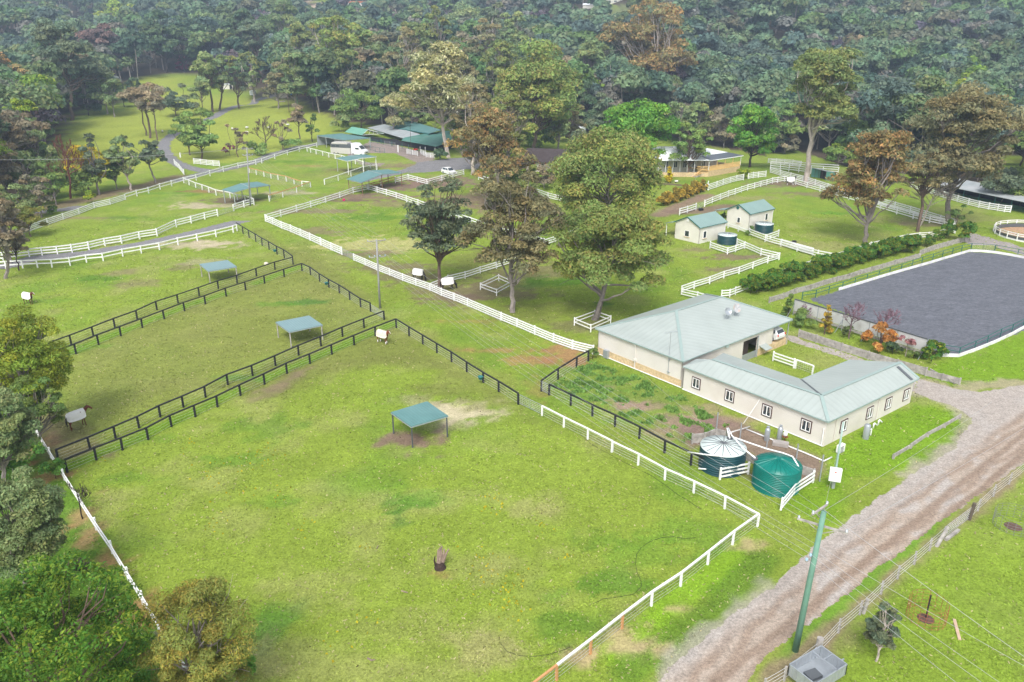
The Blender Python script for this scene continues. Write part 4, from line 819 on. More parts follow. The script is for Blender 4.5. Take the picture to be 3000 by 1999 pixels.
# gas bottles, air conditioner, hot water, blocks beside the wing
def ground_on(px): return P(*px)
for i, (u, v, lab) in enumerate(((1250, 520, 'tall grey gas cylinder furthest from the wall corner'), (1425, 505, 'tall grey gas cylinder beside the small round one'))):
    b = P(*E2(u, v)); t = thing('gas_cylinder', lab, 'gas cylinder', b, group='gas cylinders beside the wing'); MB().lathe(b, [(.24, 0), (.26, .1), (.26, 1.15), (.2, 1.32), (.08, 1.38), (.08, 1.45)], 18).build('bottle', GALV, t, smooth=True)
    MB().lathe(b + Zv * 1.4, [(.13, 0), (.15, .02), (.15, .16), (.12, .16)], 12).build('collar', GALV, t)
b = P(*E2(1495, 545)); t = thing('gas_cylinder', 'small round pale gas bottle on a rusty stand', 'gas cylinder', b, group='gas cylinders beside the wing')
MB().lathe(b + Zv * .7, [(.1, 0), (.2, .06), (.22, .3), (.12, .46), (.05, .5)], 16).build('bottle', RUG, t, smooth=True); MB().tube([b, b + Zv * .6], .04, 5).lathe(b + Zv * .6, [(.3, 0), (.3, .05)], 12).build('stand', mat("rust", (.2, .07, .03), .9, .3), t)
b = P(*E2(1440, 590)); tag(MB().box(b + Zv * .2, (1.5, .7, .4), R(-22)).build('concrete_block', CONCRETE, bevel=.03), 'pale concrete block below the gas bottles', 'block')
b = P(*C4(650, 1500)); t = thing('air_conditioner', 'white air conditioner unit against the short end wall of the wing', 'air conditioner', b); dd = math.atan2(vE.y, vE.x)
MB().box(b + Zv * .5 + vE * .2, (.9, .4, .8), dd).build('casing', WHITE, t, bevel=.03); q = MB()
for k in range(7): q.box(b + Zv * (.2 + k * .1) - oS * -.215 + vE * .1, (.5, .02, .03), dd)
q.build('grille', CARGREY, t)
b = P(*C4(895, 1365)); t = thing('water_heater', 'tall grey cylindrical hot water unit against the wing wall', 'water heater', b); MB().lathe(b, [(.3, 0), (.31, .05), (.31, 1.5), (.26, 1.58), (.1, 1.6)], 20).build('tank_body', GALV, t, smooth=True)
MB().tube([b + vE * .3 + Zv * .8, b + vE * .9 + Zv * .8, b + vE * .9 + Zv * .1], .06, 6).build('pipe', PVC, t)
for u, v in ((965, 1270), (1010, 1240)):
    b = P(*C4(u, v)); tag(MB().tube([b + Zv * .02, b + Zv * .5, b + Zv * .55 + vE * .1, b + Zv * .3 + vE * .35 + oS * .2], .08, 8).build('drain_pipe', PVC, smooth=True), 'short bent white drain pipe ' + ('nearer the hot water unit' if u < 1000 else 'farther from the hot water unit'), 'pipe', 'bent drain pipes by the wing')

# ---- water tanks
def tank(label, c, r, h, m, lid, cone, ribs, nspoke, spokem, group=None, inlet=None):
    t = thing('water_tank', label, 'water tank', c, group=group); prof = []
    n = ribs * 4
    for k in range(n + 1):
        prof.append((r + .05 * math.cos(k * math.pi / 2) * (1 if ribs > 8 else 1.0), .05 + (h - .1) * k / n))
    MB().lathe(c, [(r * .99, -.05)] + prof, 56).build('tank_wall', m, t, smooth=True)
    MB().lathe(c + Zv * h, [(r + .03, -.06), (r + .03, 0), (r * .5, cone * .55), (.15, cone), (.01, cone)], 56).build('lid', lid, t, smooth=True)
    q = MB()
    for k in range(nspoke):
        a = 2 * math.pi * (k + .3) / nspoke; u = Vector((math.cos(a), math.sin(a), 0))
        q.tube([c + u * (r * .97) + Zv * (h + .02), c + u * (r * .5) + Zv * (h + cone * .55 + .015), c + u * .18 + Zv * (h + cone + .01)], .035 if r > 2 else .03, 4)
    q.lathe(c + Zv * (h + cone - .03), [(.18, 0), (.18, .06)], 12); q.build('lid_rib', spokem, t)
    if inlet:
        i = Vector(inlet) + Zv * (h + cone * .25); MB().lathe(i, [(.28, 0), (.28, .1), (.2, .1), (.2, .06)], 16).build('inlet', CARGREY, t)
    return t
def tank_from(px_l, px_r, px_front, h):
    # rim left, right and front points (photo) at the rim height
    a, b = P(*px_l, h), P(*px_r, h); r = (b - a).length / 2; f = P(*px_front, h); c = (a + b) / 2
    c = Vector((f.x, f.y, 0)); d = Vector((f.x, f.y, 0)).normalized(); c = c + d * r; return Vector((c.x, c.y, 0)), r
c1, r1 = tank_from(E2(332, 590), E2(965, 640), E2(640, 742), 2.2)
tank('big dark green water tank with a weathered pale ribbed lid', c1, r1, 2.2, TANKDARK, PALELID, .32, 9, 16, CARGREY, 'big water tanks beside the wing', inlet=P(*E2(742, 500), 2.3) * 1 - Zv * 2.3)
c2, r2 = tank_from(E2(1020, 800), E2(1672, 860), E2(1390, 992), 2.25)
tank('big bright green water tank with a green ribbed cone lid', c2, r2, 2.25, TANKGREEN, TANKGREEN, .55, 13, 24, TANKGREEN, 'big water tanks beside the wing', inlet=P(*E2(1085, 780), 2.35) - Zv * 2.35)
c3, r3 = tank_from(E3(1045, 780), E3(1312, 790), E3(1180, 815), 1.75)
tank('small dark green water tank with pale pinwheel lid, beside the nearer white stable', c3, r3, 1.75, TANKDARK, PALELID, .2, 6, 14, CARGREY, 'small tanks beside the white stables')
c4_, r4 = tank_from(E3(1562, 625), E3(1815, 632), E3(1690, 660), 1.75)
tank('small dark green water tank with pale pinwheel lid, beside the farther white stable', c4_, r4, 1.75, TANKDARK, PALELID, .2, 6, 14, CARGREY, 'small tanks beside the white stables')
# pipes between the wing and the tanks
def pipe(label, p, r=.07, m=PVC): return tag(MB().tube(p, r, 8).build('pipe', m, smooth=True), label, 'pipe')
pp = [P(*E2(1020, 320), 0.3), P(*E2(760, 400), 1.9), P(*E2(705, 350), 3.1)]
pipe('white rainwater pipe rising from the wing gutter to the pale lidded tank', [P(*E2(1020, 330), .25), P(*E2(760, 410), .9), P(*E2(703, 450), 1.6), P(*E2(705, 355), 2.9), P(*E2(742, 490), 2.55)])
pipe('white pipe running from the pale lidded tank to the bright green tank', [P(*E2(722, 350), 2.9), P(*E2(770, 450), 2.8), P(*E2(930, 630), 2.6), P(*E2(1095, 765), 2.5)])
pipe('long white pipe passing behind the bright green tank and over its right rim', [P(*E2(780, 470), 2.65), P(*E2(1000, 550), 2.5), P(*E2(1250, 635), 2.5), P(*E2(1480, 695), 2.5), P(*E2(1610, 745), 2.5), P(*E2(1690, 880), 2.35)])
pipe('white pipe across the front rim of the pale lidded tank', [P(*E2(165, 680), 1.45), P(*E2(380, 712), 2.0), P(*E2(595, 735), 2.3)])
pipe('white pipe low on the grass in front of the pale lidded tank', [P(*E2(310, 910), .3), P(*E2(620, 925), .5)])
pipe('long white drain pipe lying along the mulch below the wing wall', [P(*E2(970, 365), .1), P(*E2(1230, 470), .1), P(*E2(1530, 590), .1), P(*E2(1800, 700), .1), P(*E2(2040, 805), .1), P(*E2(2150, 750), .1)])
for i, (u, v, u2, v2) in enumerate(((552, 425, 592, 135), (880, 505, 903, 280), (1250, 615, 1268, 440), (1660, 770, 1690, 570), (1978, 1085, 2052, 720))):
    b = P(*E2(u, v)); h = zat(b.y, E2(u2, v2)[1]); tag(MB().box(b + Zv * (h / 2), (.1, .1, h)).build('steel_post', GALV), 'grey steel post ' + ('behind the pale lidded tank, left of the white pipe', 'behind the pale lidded tank, beside the white pipe elbow', 'in front of the first tall gas cylinder', 'standing behind the bright green tank near the wing', 'right of the bright green tank near the power box')[i], 'post', 'steel posts below the wing wall')

# ---- the two small white stables
def stable(label, A, Bx, Lf, Rf, Rb, zE_, zR_, base_px, wins, vent, vm, verandah):
    a = P(*A, zE_); b = P(*Bx, zE_); l = P(*Lf, zE_); u = (b - a); ln = u.length; u.normalize(); w = (l - a); w = w - u * w.dot(u); wd = w.length; w.normalize(); l = a + w * wd
    t = thing('stable', label, 'stable', V(a, 0)); rm = (a + l) / 2 + Zv * (zR_ - zE_)
    ov = .25; a_, l_ = a - u * ov, l - u * ov; b_, k_ = a + u * (ln + ov), l + u * (ln + ov); r0, r1 = rm - u * ov, rm + u * (ln + ov)
    q = MB(); q.slab([a_ - w * .25 - Zv * .12, b_ - w * .25 - Zv * .12, r1, r0], .07); q.slab([l_ + w * .25 - Zv * .12, r0, r1, k_ + w * .25 - Zv * .12], .07)
    if verandah: 
        vw, v0, v1 = verandah; q.slab([l_ + w * .25 + u * v0 - Zv * .12, l_ + w * .25 + u * v1 - Zv * .12, l_ + w * vw + u * v1 - Zv * .75, l_ + w * vw + u * v0 - Zv * .75], .07)
    q.build('roof', SAGE, t)
    bb = MB(); bb.beam(a_ - w * .25 - Zv * .14, r0 - Zv * .02, .05, .16); bb.beam(l_ + w * .25 - Zv * .14, r0 - Zv * .02, .05, .16); bb.beam(a_ - w * .25 - Zv * .16, b_ - w * .25 - Zv * .16, .1, .1); bb.build('fascia', GREENTRIM, t)
    bk, lk = a + u * ln, l + u * ln
    wall_from([[V(l, -.1), V(a, -.1), V(a, zE_), rm, V(l, zE_)], q4(a, bk, -.1, zE_), q4(bk, lk, -.1, zE_), q4(lk, l, -.1, zE_)], 'wall', WHITEWALL, t)
    for px, face, ww, hh in wins:
        if face == 'end': c = on_wall(*px, l, a); window(t, c, -w, ww, hh, -u, WHITE, None, 1, True)
        else: c = on_wall(*px, a, bk); window(t, c, u, ww, hh, -w, WHITE, None, 1, True)
    vc = on_wall(*vent, l, a) - u * .05; vb = MB(); vb.tube([vc, vc - u * .08], .32, 18); vb.build('vent', vm, t)
    if verandah:
        for k in (v0 + .2, v1 - .2): c = l + w * (vw - .1) + u * k; MB().box(V(c, (zE_ - .8) / 2), (.12, .12, zE_ - .8)).build('verandah_post', WHITE, t)
    MB().tube([V(bk - w * .08, zE_ - .2), V(bk - w * .08 - u * .3, zE_ - .9), V(bk - w * .12 - u * .3, .3)], .05, 6).build('downpipe', PVC, t)
    return t
stable('nearer small white stable with sage gable roof and two open windows', E3(805, 685), E3(1165, 605), E3(475, 607), None, None, 3.3, 4.75, None, [(E3(625, 775), 'end', 1.15, 1.2), (E3(868, 790), 'side', .95, 1.4)], E3(643, 592), WHITE, (2.6, .2, 3.4))
stable('farther small white stable with sage gable roof and a green round vent', E3(1495, 497), E3(1820, 422), E3(1165, 440), None, None, 3.6, 5.0, None, [(E3(1337, 590), 'end', .75, 1.15), (E3(1717, 545), 'side', .95, 1.4)], E3(1328, 418), GREENTRIM, (3.2, .2, 3.6))

# ---- open shelters: flat roof on four posts
def shelter(label, corners, z, posts, m=TEAL, pm=mat('dark_steel_post', (.07, .075, .085), .5, .1), tilt=0, name='shelter', pz=None, group='flat roofed shelters in the near paddocks'):
    g = [P(*c, z) for c in corners]; t = thing(name, label, 'shelter', V(g[3], 0), group=group)
    MB().slab(g, .09).build('roof', m, t); f = MB()
    for a, b in zip(g, g[1:] + g[:1]): f.beam(a - Zv * .13, b - Zv * .13, .07, .1)
    f.build('roof_frame', GALV, t); c = sum(g, Vector()) / len(g)
    for q in g:
        p = q.lerp(c, .05); MB().box(V(p, (z - .1) / 2), (.13, .13, z - .1)).build('post', pm, t)
BLUEISH = mat("blue_green_roofing", (.175, .275, .285), .4, .06, .7, bands=('uv', 3, .02, .05))
shelter('flat teal roofed shelter beside the straw patch in the large near paddock', [C2(1240, 965), C2(1572, 865), C2(1765, 997), C2(1425, 1095)], 2.4, None)
shelter('flat pale blue roofed shelter in the middle paddock between the double black fences', [C2(180, 137), C2(487, 77), C2(612, 162), C2(305, 227)], 2.2, None, BLUEISH, GREYWOOD)
shelter('flat pale blue roofed shelter in the upper paddock below the white two rail fence', [B1(1832, 1172), B1(2090, 1135), B1(2175, 1195), B1(1912, 1237)], 2.2, None, BLUEISH, GREYWOOD)
# gabled shelters: two roof planes meeting in a low ridge
def gshelter(label, f0, f1, f2, b0, b1, b2, z, rise, pm, rm=TEAL, framem=GALV):
    F0, F2, B0, B2_ = P(*f0, z), P(*f2, z), P(*b0, z), P(*b2, z); F1, B1_ = P(*f1, z + rise), P(*b1, z + rise)
    t = thing('shelter', label, 'shelter', V(F0, 0), group='low gabled shelters by the driveway')
    q = MB(); q.slab([F0, F1, B1_, B0], .08); q.slab([F1, F2, B2_, B1_], .08); q.build('roof', rm, t)
    f = MB(); f.beam(F0 - Zv * .1, F1 - Zv * .1, .1, .14); f.beam(F1 - Zv * .1, F2 - Zv * .1, .1, .14); f.beam(F0 - Zv * .1, B0 - Zv * .1, .08, .1); f.beam(B0 - Zv * .1, B1_ - Zv * .1, .08, .1); f.beam(B1_ - Zv * .1, B2_ - Zv * .1, .08, .1); f.build('roof_frame', framem, t)
    r = MB(); r.beam(F1 + Zv * .03, B1_ + Zv * .03, .3, .04); r.build('ridge_cap', GUTTER, t)
    c = (F0 + F2 + B0 + B2_) / 4
    for k, p in enumerate((F0, F1, F2, B0, B1_, B2_)):
        p2 = p.lerp(c, .06); zz = p.z - .1; MB().box(V(p2, zz / 2), (.17, .17, zz)).build('post', pm if not isinstance(pm, tuple) else pm[k // 3], t)
BROWNPOST = mat("brown_timber_post", (.20, .12, .08), .8, .25, 3)
gshelter('gabled teal shelter on brown timber posts at the top of the central paddock', E4(742, 967), E4(1030, 852), E4(1318, 832), E4(543, 915), E4(835, 800), E4(1120, 783), 3.5, .6, BROWNPOST)
gshelter('gabled teal shelter with a white front frame, below the horse truck carport', E4(550, 668), E4(770, 625), E4(960, 608), E4(392, 628), E4(600, 592), E4(790, 575), 4.0, .35, (WHITE, GALV), framem=WHITE)
gshelter('gabled teal shelter behind the dark power pole in the upper left paddock', B1(2140, 515), B1(2300, 470), B2(135, 448), B1(2040, 487), B1(2210, 432), B2(10, 415), 3.3, .45, GALV)

# ---- carport with the horse truck, stables row behind
z = 4.4; g = [P(*c, z) for c in (E4(138, 315), E4(510, 380), E4(862, 348), E4(480, 288))]
t = thing('carport', 'open teal roofed carport housing the horse truck', 'carport', V(g[1], 0)); MB().slab(g, .12).build('roof', TEAL, t)
f = MB()
for a, b in zip(g, g[1:] + g[:1]): f.beam(a - Zv * .2, b - Zv * .2, .1, .18)
f.build('roof_frame', GALV, t)
for k in (0, 1 / 3, 2 / 3, 1.0): q = g[0].lerp(g[1], k); MB().box(V(q, z / 2), (.2, .2, z)).build('post', GALV, t)
for q in (g[2], g[3], g[1].lerp(g[2], .0)): MB().box(V(q, z / 2), (.2, .2, z)).build('post', GALV, t)
q = MB(); q.beam(V(g[2], z - .8), g[2].lerp(g[1], .12) - Zv * .2, .07, .07); q.beam(V(g[1], z - .8), g[1].lerp(g[2], .1) - Zv * .2, .07, .07); q.build('brace', GALV, t)
wall_from([q4(g[0] + Vector((.1, .1, 0)), g[3], 0, z - .2)], 'back_wall', GREYROOF, t)
# horse truck: long pale living and horse box, then a van cab
def vehicle_frame(a, b):
    d = (b - a); d.z = 0; ln = d.length; d.normalize(); return d, Vector((-d.y, d.x, 0)), ln
ta, tb = P(*E4(325, 565)), P(*E4(790, 590)); ta.z = tb.z = 0; td, tn, tl = vehicle_frame(ta, tb)
t = thing('horse_truck', 'silver and charcoal horse truck with a white van cab, parked under the carport', 'truck', ta)
s_ = tl / 8.4; bx = MB(); bl = 5.0 * s_
def tp(x, y, zz): return ta + td * x * s_ + tn * y * s_ + Zv * zz * s_
def hull(mb, prof, w0, w1=None, zc=None):
    """prof: (x, z) outline in side view; w0 half width bottom"""
    n = len(prof); k = len(mb.v)
    for sgn in (0, 1):
        for x, zz in prof: mb.v.append(tp(x, (0 if sgn == 0 else 2.3), zz))
    mb.f.append(tuple(k + i for i in range(n))); mb.f.append(tuple(k + n + i for i in range(n))[::-1])
    for i in range(n): mb.f.append((k + i, k + n + i, k + n + (i + 1) % n, k + (i + 1) % n))
hull(bx, [(0, .45), (5.0, .45), (5.0, 1.75), (0, 1.75)], 1); bx.build('horse_box', SILVER, t, bevel=.08)
bx = MB(); hull(bx, [(.02, 1.76), (4.98, 1.76), (4.98, 2.45), (4.2, 2.55), (.02, 2.55)], 1); bx.build('upper_box', CARGREY, t, bevel=.08)
bx = MB(); hull(bx, [(.3, 2.56), (4.3, 2.56), (4.2, 2.9), (.4, 2.9)], 1); bx.build('roof', SILVER, t, bevel=.06)
for x in (.5, 1.5): w = MB(); w.beam(tp(x, -.02, 2.15), tp(x + .75, -.02, 2.15), .03, .3); w.build('window', GLASS, t)
bx = MB(); hull(bx, [(5.15, .4), (8.3, .4), (8.4, .75), (8.3, 1.15), (7.6, 1.5), (6.9, 2.25), (6.3, 2.75), (5.15, 2.85)], 1); bx.build('cab', CARWHITE, t, bevel=.12)
w = MB(); w.add([tp(7.62, .25, 1.56), tp(7.62, 2.05, 1.56), tp(6.98, 1.95, 2.26), tp(6.98, .35, 2.26)], [(0, 1, 2, 3)]); w.build('windscreen', GLASS, t)
w = MB(); w.beam(tp(6.2, -.02, 1.75), tp(7.1, -.02, 1.7), .03, .5); w.build('side_window', GLASS, t)
w = MB(); w.beam(tp(8.38, .6, .85), tp(8.38, 1.7, .85), .06, .25); w.build('grille', CARGREY, t)
for y in (.3, 2.0): MB().box(tp(8.3, y, 1.0), (.2, .3, .2)).build('headlight', LAMP, t)
for x in (.9, 1.75, 5.6, 7.6):
    for y in (.1, 2.2):
        wh = MB(); wh.tube([tp(x, y - .12, .4), tp(x, y + .12, .4)], .4, 16); o = wh.build('wheel', RUBBER, t); hb = MB(); hb.tube([tp(x, y - .14, .4), tp(x, y + .14, .4)], .2, 10); hb.build('hub', GALV, o)
MB().box(tp(8.45, 1.15, .55), (.05, .45, .12), math.atan2(td.y, td.x)).build('number_plate', mat("yellow_plate", (.6, .5, .15)), t)
# long teal roofed stables behind
def quad_roof(label_t, cat, rows, name='stable_block', group=None): pass
t = thing('stable_block', 'long stable block with grey and green skillion roofs beyond the yard gravel', 'stable block', P(*E4(1200, 460)))
def RZ(px, z): return P(*px, z)
r = MB(); r.slab([RZ(E4(520, 268), 3.2), RZ(E4(755, 312), 3.2), RZ(E4(840, 232), 4.6), RZ(E4(618, 195), 4.6)], .1); r.slab([RZ(E4(840, 232), 4.6), RZ(E4(1060, 290), 3.2), RZ(E4(850, 255), 3.2), RZ(E4(618, 195), 4.6)], .08); r.build('gable_roof', mat("bright_green_roofing", (.16, .38, .29), .45, .08, .7, bands=('uv', 2, .02, .08)), t)
tr = MB(); a, b, c = RZ(E4(755, 312), 3.15), RZ(E4(1060, 290), 3.15), RZ(E4(840, 236), 4.55); tr.beam(a, b, .1, .12); tr.beam(a, c, .1, .14); tr.beam(c, b, .1, .14)
for k in (.3, .5, .7): q = a.lerp(b, k); tr.beam(q, c.lerp(b, max(0, k - .15)), .07, .07)
tr.build('roof_truss', WHITE, t)
r = MB(); r.slab([RZ(E4(1050, 272), 3.3), RZ(E4(1340, 360), 3.3), RZ(E4(1560, 300), 4.1), RZ(E4(1200, 195), 4.1), RZ(E4(1060, 160), 4.3), RZ(E4(830, 210), 3.8)], .1); r.build('long_roof', GREYROOF, t)
r = MB(); r.slab([RZ(E4(1300, 385), 2.9), RZ(E4(1770, 468), 2.9), RZ(E4(2010, 400), 3.0), RZ(E4(1960, 250), 4.2), RZ(E4(1640, 290), 4.2), RZ(E4(1340, 345), 3.6)], .1); r.build('verandah_roof', GREENROOF, t)
r = MB(); r.slab([RZ(E4(1190, 200), 4.5), RZ(E4(1680, 290), 4.5), RZ(E4(1850, 240), 5.2), RZ(E4(1380, 100), 5.4)], .1); r.build('upper_roof', TEAL, t)
r = MB(); a, b = RZ(E4(1190, 205), 4.4), RZ(E4(1680, 295), 4.4); r.beam(a - Zv * .1, b - Zv * .1, .1, .3); r.build('fascia', GREENTRIM, t)
w = [RZ(E4(850, 300), 3.0), RZ(E4(1200, 330), 3.0)]
wa, wb, wc, wd = (V(P(*E4(u, v)), 0) for u, v in ((860, 405), (1250, 470), (1800, 560), (2050, 480)))
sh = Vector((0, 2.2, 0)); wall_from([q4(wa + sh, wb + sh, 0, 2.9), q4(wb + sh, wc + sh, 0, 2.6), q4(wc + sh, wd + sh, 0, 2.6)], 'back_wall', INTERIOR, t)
for u, v in ((880, 400), (1020, 430), (1170, 470), (1310, 500), (1400, 530), (1560, 560), (1630, 570), (1765, 590)): MB().box(V(P(*E4(u, v)), 1.4), (.14, .14, 2.8)).build('post', GREENTRIM if u < 1500 else WHITE, t)
def panel(label, a, b, m=GREENTRIM, h=1.3, rails=4, wide=.05):
    a, b = P(*a), P(*b); r_ = thing('yard_panel', label, 'yard panel', a); q = MB()
    for k in range(rails): q.beam(a + Zv * (.25 + (h - .25) * k / (rails - 1)), b + Zv * (.25 + (h - .25) * k / (rails - 1)), .05, .13 if m is WHITE else .05)
    q.build('rail', m, r_); q = MB()
    for p in (a, (a + b) / 2, b): q.box(p + Zv * h / 2, (.08 if m is not WHITE else .14,) * 2 + (h + .1,))
    q.build('upright', m, r_)
panel('dark green yard panel nearest the carport', E4(880, 420), E4(1060, 445)); panel('dark green yard panel before the grey roofed stalls', E4(1070, 448), E4(1215, 475), GALV, 1.4, 5)
panel('white rail panel left of the red machine', E4(1375, 570), E4(1525, 600), WHITE, 1.5, 5); panel('white rail panel at the verandah corner by the dark bush', E4(1640, 620), E4(1760, 630), WHITE, 1.5, 5); panel('white rail panel between the stable posts', E4(1570, 580), E4(1640, 612), WHITE, 1.6, 6)
panel('thin dark steel fence panel before the yard', E4(940, 545), E4(1068, 560), GREENTRIM, 1.5, 2); panel('thin steel fence panel beside the carport', E4(800, 500), E4(940, 540), GREENTRIM, 1.4, 2)
b = P(*E4(1495, 535)); t = thing('ride_on_mower', 'small red machine parked behind the white rail panel', 'mower', b); MB().box(b + Zv * .6, (1.5, .9, .5), .3).build('body', REDPAINT, t, bevel=.1); MB().box(b + Zv * 1.0 + Vector((-.3, 0, 0)), (.45, .5, .35)).build('seat', RUBBER, t, bevel=.05)
for dx in (-.55, .55):
    for dy in (-.45, .45): MB().tube([b + Vector((dx, dy - .1, .28)), b + Vector((dx, dy + .1, .28))], .28, 12).build('wheel', RUBBER, t)
# big white shed half hidden by gums
def hipbox(name, label, cat, corner_px, ln, wd, hz, rise, ang, wm, rm, gable=True, base_z=None, ov=.4, group=None):
    c = P(*corner_px); 
    if base_z is not None: c.z = base_z
    u = Vector((math.cos(ang), math.sin(ang), 0)); w = Vector((-u.y, u.x, 0)); t = thing(name, label, cat, c, group=group)
    p = [c, c + u * ln, c + u * ln + w * wd, c + w * wd]; e = [q + Zv * hz for q in (p[0] - u * ov - w * ov, p[1] + u * ov - w * ov, p[2] + u * ov + w * ov, p[3] - u * ov + w * ov)]
    k = wd / 2 if not gable else -0.0; r0 = c + w * wd / 2 + u * (k - (ov if gable else 0)) + Zv * (hz + rise); r1 = c + w * wd / 2 + u * (ln - k + (ov if gable else 0)) + Zv * (hz + rise)
    q = MB(); q.slab([e[0], e[1], r1, r0], .12); q.slab([e[2], e[3], r0, r1], .12)
    if not gable: q.slab([e[3], e[0], r0], .12); q.slab([e[1], e[2], r1], .12)
    q.build('roof', rm, t)
    ws = [[p[0] - Zv, p[1] - Zv, p[1] + Zv * hz, p[0] + Zv * hz], [p[2] - Zv, p[3] - Zv, p[3] + Zv * hz, p[2] + Zv * hz]]
    for a, b, rr in ((p[1], p[2], r1), (p[3], p[0], r0)): ws.append([a - Zv, b - Zv, b + Zv * hz] + ([c2 for c2 in [V(rr, hz + c.z + rise - .15) - u * (ov if rr is r1 else -ov)]] if gable else []) + [a + Zv * hz])
    wall_from(ws, 'wall', wm, t); return t, c, u, w
hipbox('shed', 'large white shed with pale roof behind the leaning pale gum', 'shed', E4(1850, 150), 30, 12, 5.5, 2, R(4), WHITEWALL, WHITEROOF)
b = P(*A3(625, 1250)); t = thing('slatted_tank', 'white ribbed cylindrical tank behind the olive gum', 'water tank', b); MB().lathe(b, [(2.2 + .06 * (k % 2), k * .24) for k in range(15)] + [(2.2, 3.4)], 32).build('tank_wall', WHITEROOF, t)
MB().lathe(b + Zv * 3.4, [(2.3, 0), (2.3, .1), (.1, .5)], 32).build('lid', WHITEROOF, t)
# brown roofed house
t, c, u, w = hipbox('house', 'house with dark brown tiled roof and red brown posts, half hidden by gums', 'house', B3(130, 320), 15, 10, 2.9, 3.0, R(-13), WHITEWALL, BROWNTILE, ov=.9)
for k in range(6):
    q = c + u * (1 + k * 1.6) - w * .8; MB().box(q + Zv * 1.4, (.16, .16, 2.8), R(-13)).build('verandah_post', mat("red_brown_post", (.22, .05, .03)), t)
for k in range(3): window(t, c + u * (2.0 + k * 3.2) + Zv * 1.4, u, 1.4, 2.0, -w, mat("red_brown_post", (.22, .05, .03)), None, 2)
b = P(*B3(255, 315)); tag(MB().box(b + Zv * .6, (3.2, .5, 1.2), R(-8)).build('garden_wall', WHITEWALL, bevel=.03), 'short white garden wall before the brown roofed house', 'wall')
# verandah house
zv = 1.9
t = thing('house', 'house with white hipped roof and yellow timber verandah on a stone base', 'house', P(*B3(1800, 372)))
a0, a1, a2 = P(*B3(1800, 372)), P(*B3(2090, 322)), P(*B3(1345, 372)); u = (a1 - a0).normalized(); dv = Vector((-u.y, u.x, 0)); ln = (a1 - a0).length
lft = Vector((-1, 0, 0)) * 0 + (a2 - a0); lft.z = 0; ll = lft.length; lu = lft.normalized()
wall_from([q4(a0, a1, -.3, zv - .3), q4(a0 + lu * ll, a0, -.3, zv - .6)], 'plinth', STONE, t); 
MB().slab([V(a0, zv), V(a1, zv), V(a1 + dv * 9, zv), V(a0 + dv * 9, zv)], .25).build('deck', YELLOWWOOD, t)
q = MB(); nb = int(ln / .14)
for k in range(nb): p = a0.lerp(a1, k / nb); q.beam(V(p, zv), V(p, zv + 1.0), .05, .03)
nb = int(4 / .14)
for k in range(nb): p = a0 + lu * 3.2 * k / nb; q.beam(V(p, zv - .9), V(p, zv + 1.0), .03, .05)
q.build('balustrade', YELLOWWOOD, t); q = MB(); q.beam(V(a0, zv + 1.05), V(a1, zv + 1.05), .1, .08); q.beam(V(a0, zv + 1.05), V(a0 + lu * 3.2, zv + 1.05), .1, .08); q.build('handrail', YELLOWWOOD, t)
for k in range(5): p = a0.lerp(a1, k / 4); MB().box(V(p, zv + 1.35), (.13, .13, 2.7), math.atan2(u.y, u.x)).build('verandah_post', WHITE if k in (0, 4) else YELLOWWOOD, t)
for k in range(1, 8): p = a0 + lu * (k * 2.0 + 1.5) + dv * .6; MB().box(V(p, zv + .9), (.12, .12, 2.9)).build('verandah_post', WHITE, t)
zt = zv + 2.75
wi = dv * 3.2
wall_from([q4(a0 + wi + lu * ll, a0 + wi + u * (ln * .55), 0, zt), q4(a0 + wi + u * (ln * .55), a0 + wi * 3 + u * (ln * .55), 0, zt)], 'wall', WHITEWALL, t)
for k in range(6): c = V(a0, zv + 1.2) + wi + lu * (k * 2.6 - 1.0); window(t, c, u, 1.6, 1.8, -dv, WHITE, None, 2)
r = MB(); e0, e1 = V(a0, zt) - u * .2 - dv * .4, V(a1, zt) + u * .6 - dv * .4; e2 = e1 + dv * 9.5; m0, m1 = e0 + dv * 3.4 + Zv * .75, e1 - u * 2.8 + dv * 3.4 + Zv * .75
r.slab([e0, e1, m1, m0], .1); r.slab([e1, e2, m1 + dv * 3.6, m1], .1); r.build('verandah_roof', SLATEROOF, t)
f = MB(); f.beam(e0 - Zv * .12, e1 - Zv * .12, .1, .22); f.beam(e1 - Zv * .12, e2 - Zv * .12, .1, .22); f.build('fascia', WHITE, t)
r = MB(); l0 = e0 + lu * (ll + 1) ; k0_, k1_ = m0 + lu * 0, m1; top0 = V(m0, zt + 3.1) + dv * 3 + u * 1.5; top1 = V(m0, zt + 3.1) + dv * 3 + lu * (ll - 4)
r.slab([m0 - Zv * .0, m1, top0], .1)
r.slab([V(e0 + lu * (ll + .5), zt), m0, top0, top1], .1)
r.slab([m1, m1 + dv * 8, top0], .1); r.slab([V(e0 + lu * (ll + .5), zt) + dv * 10, V(e0 + lu * (ll + .5), zt), top1], .1)
r.slab([m1 + dv * 8, V(e0 + lu * (ll + .5), zt) + dv * 10, top1, top0], .1)
r.build('roof', WHITEROOF, t)
r = MB(); r.slab([V(e0, zt), m0, V(e0 + lu * (ll + .5), zt + .3), V(e0 + lu * (ll + .5), zt) - dv * .3], .08); r.build('side_roof', WHITEROOF, t)
st = MB()
for k in range(7): st.box(V(a0 + lu * (2.6 + k * .32), zv - .6 - k * .2) - dv * .5, (.34, 1.2, .06), math.atan2(u.y, u.x))
st.beam(V(a0 + lu * 2.4, zv + .5) - dv * 1.1, V(a0 + lu * 4.8, zv - 1.0) - dv * 1.1, .08, .08); st.build('steps', YELLOWWOOD, t)
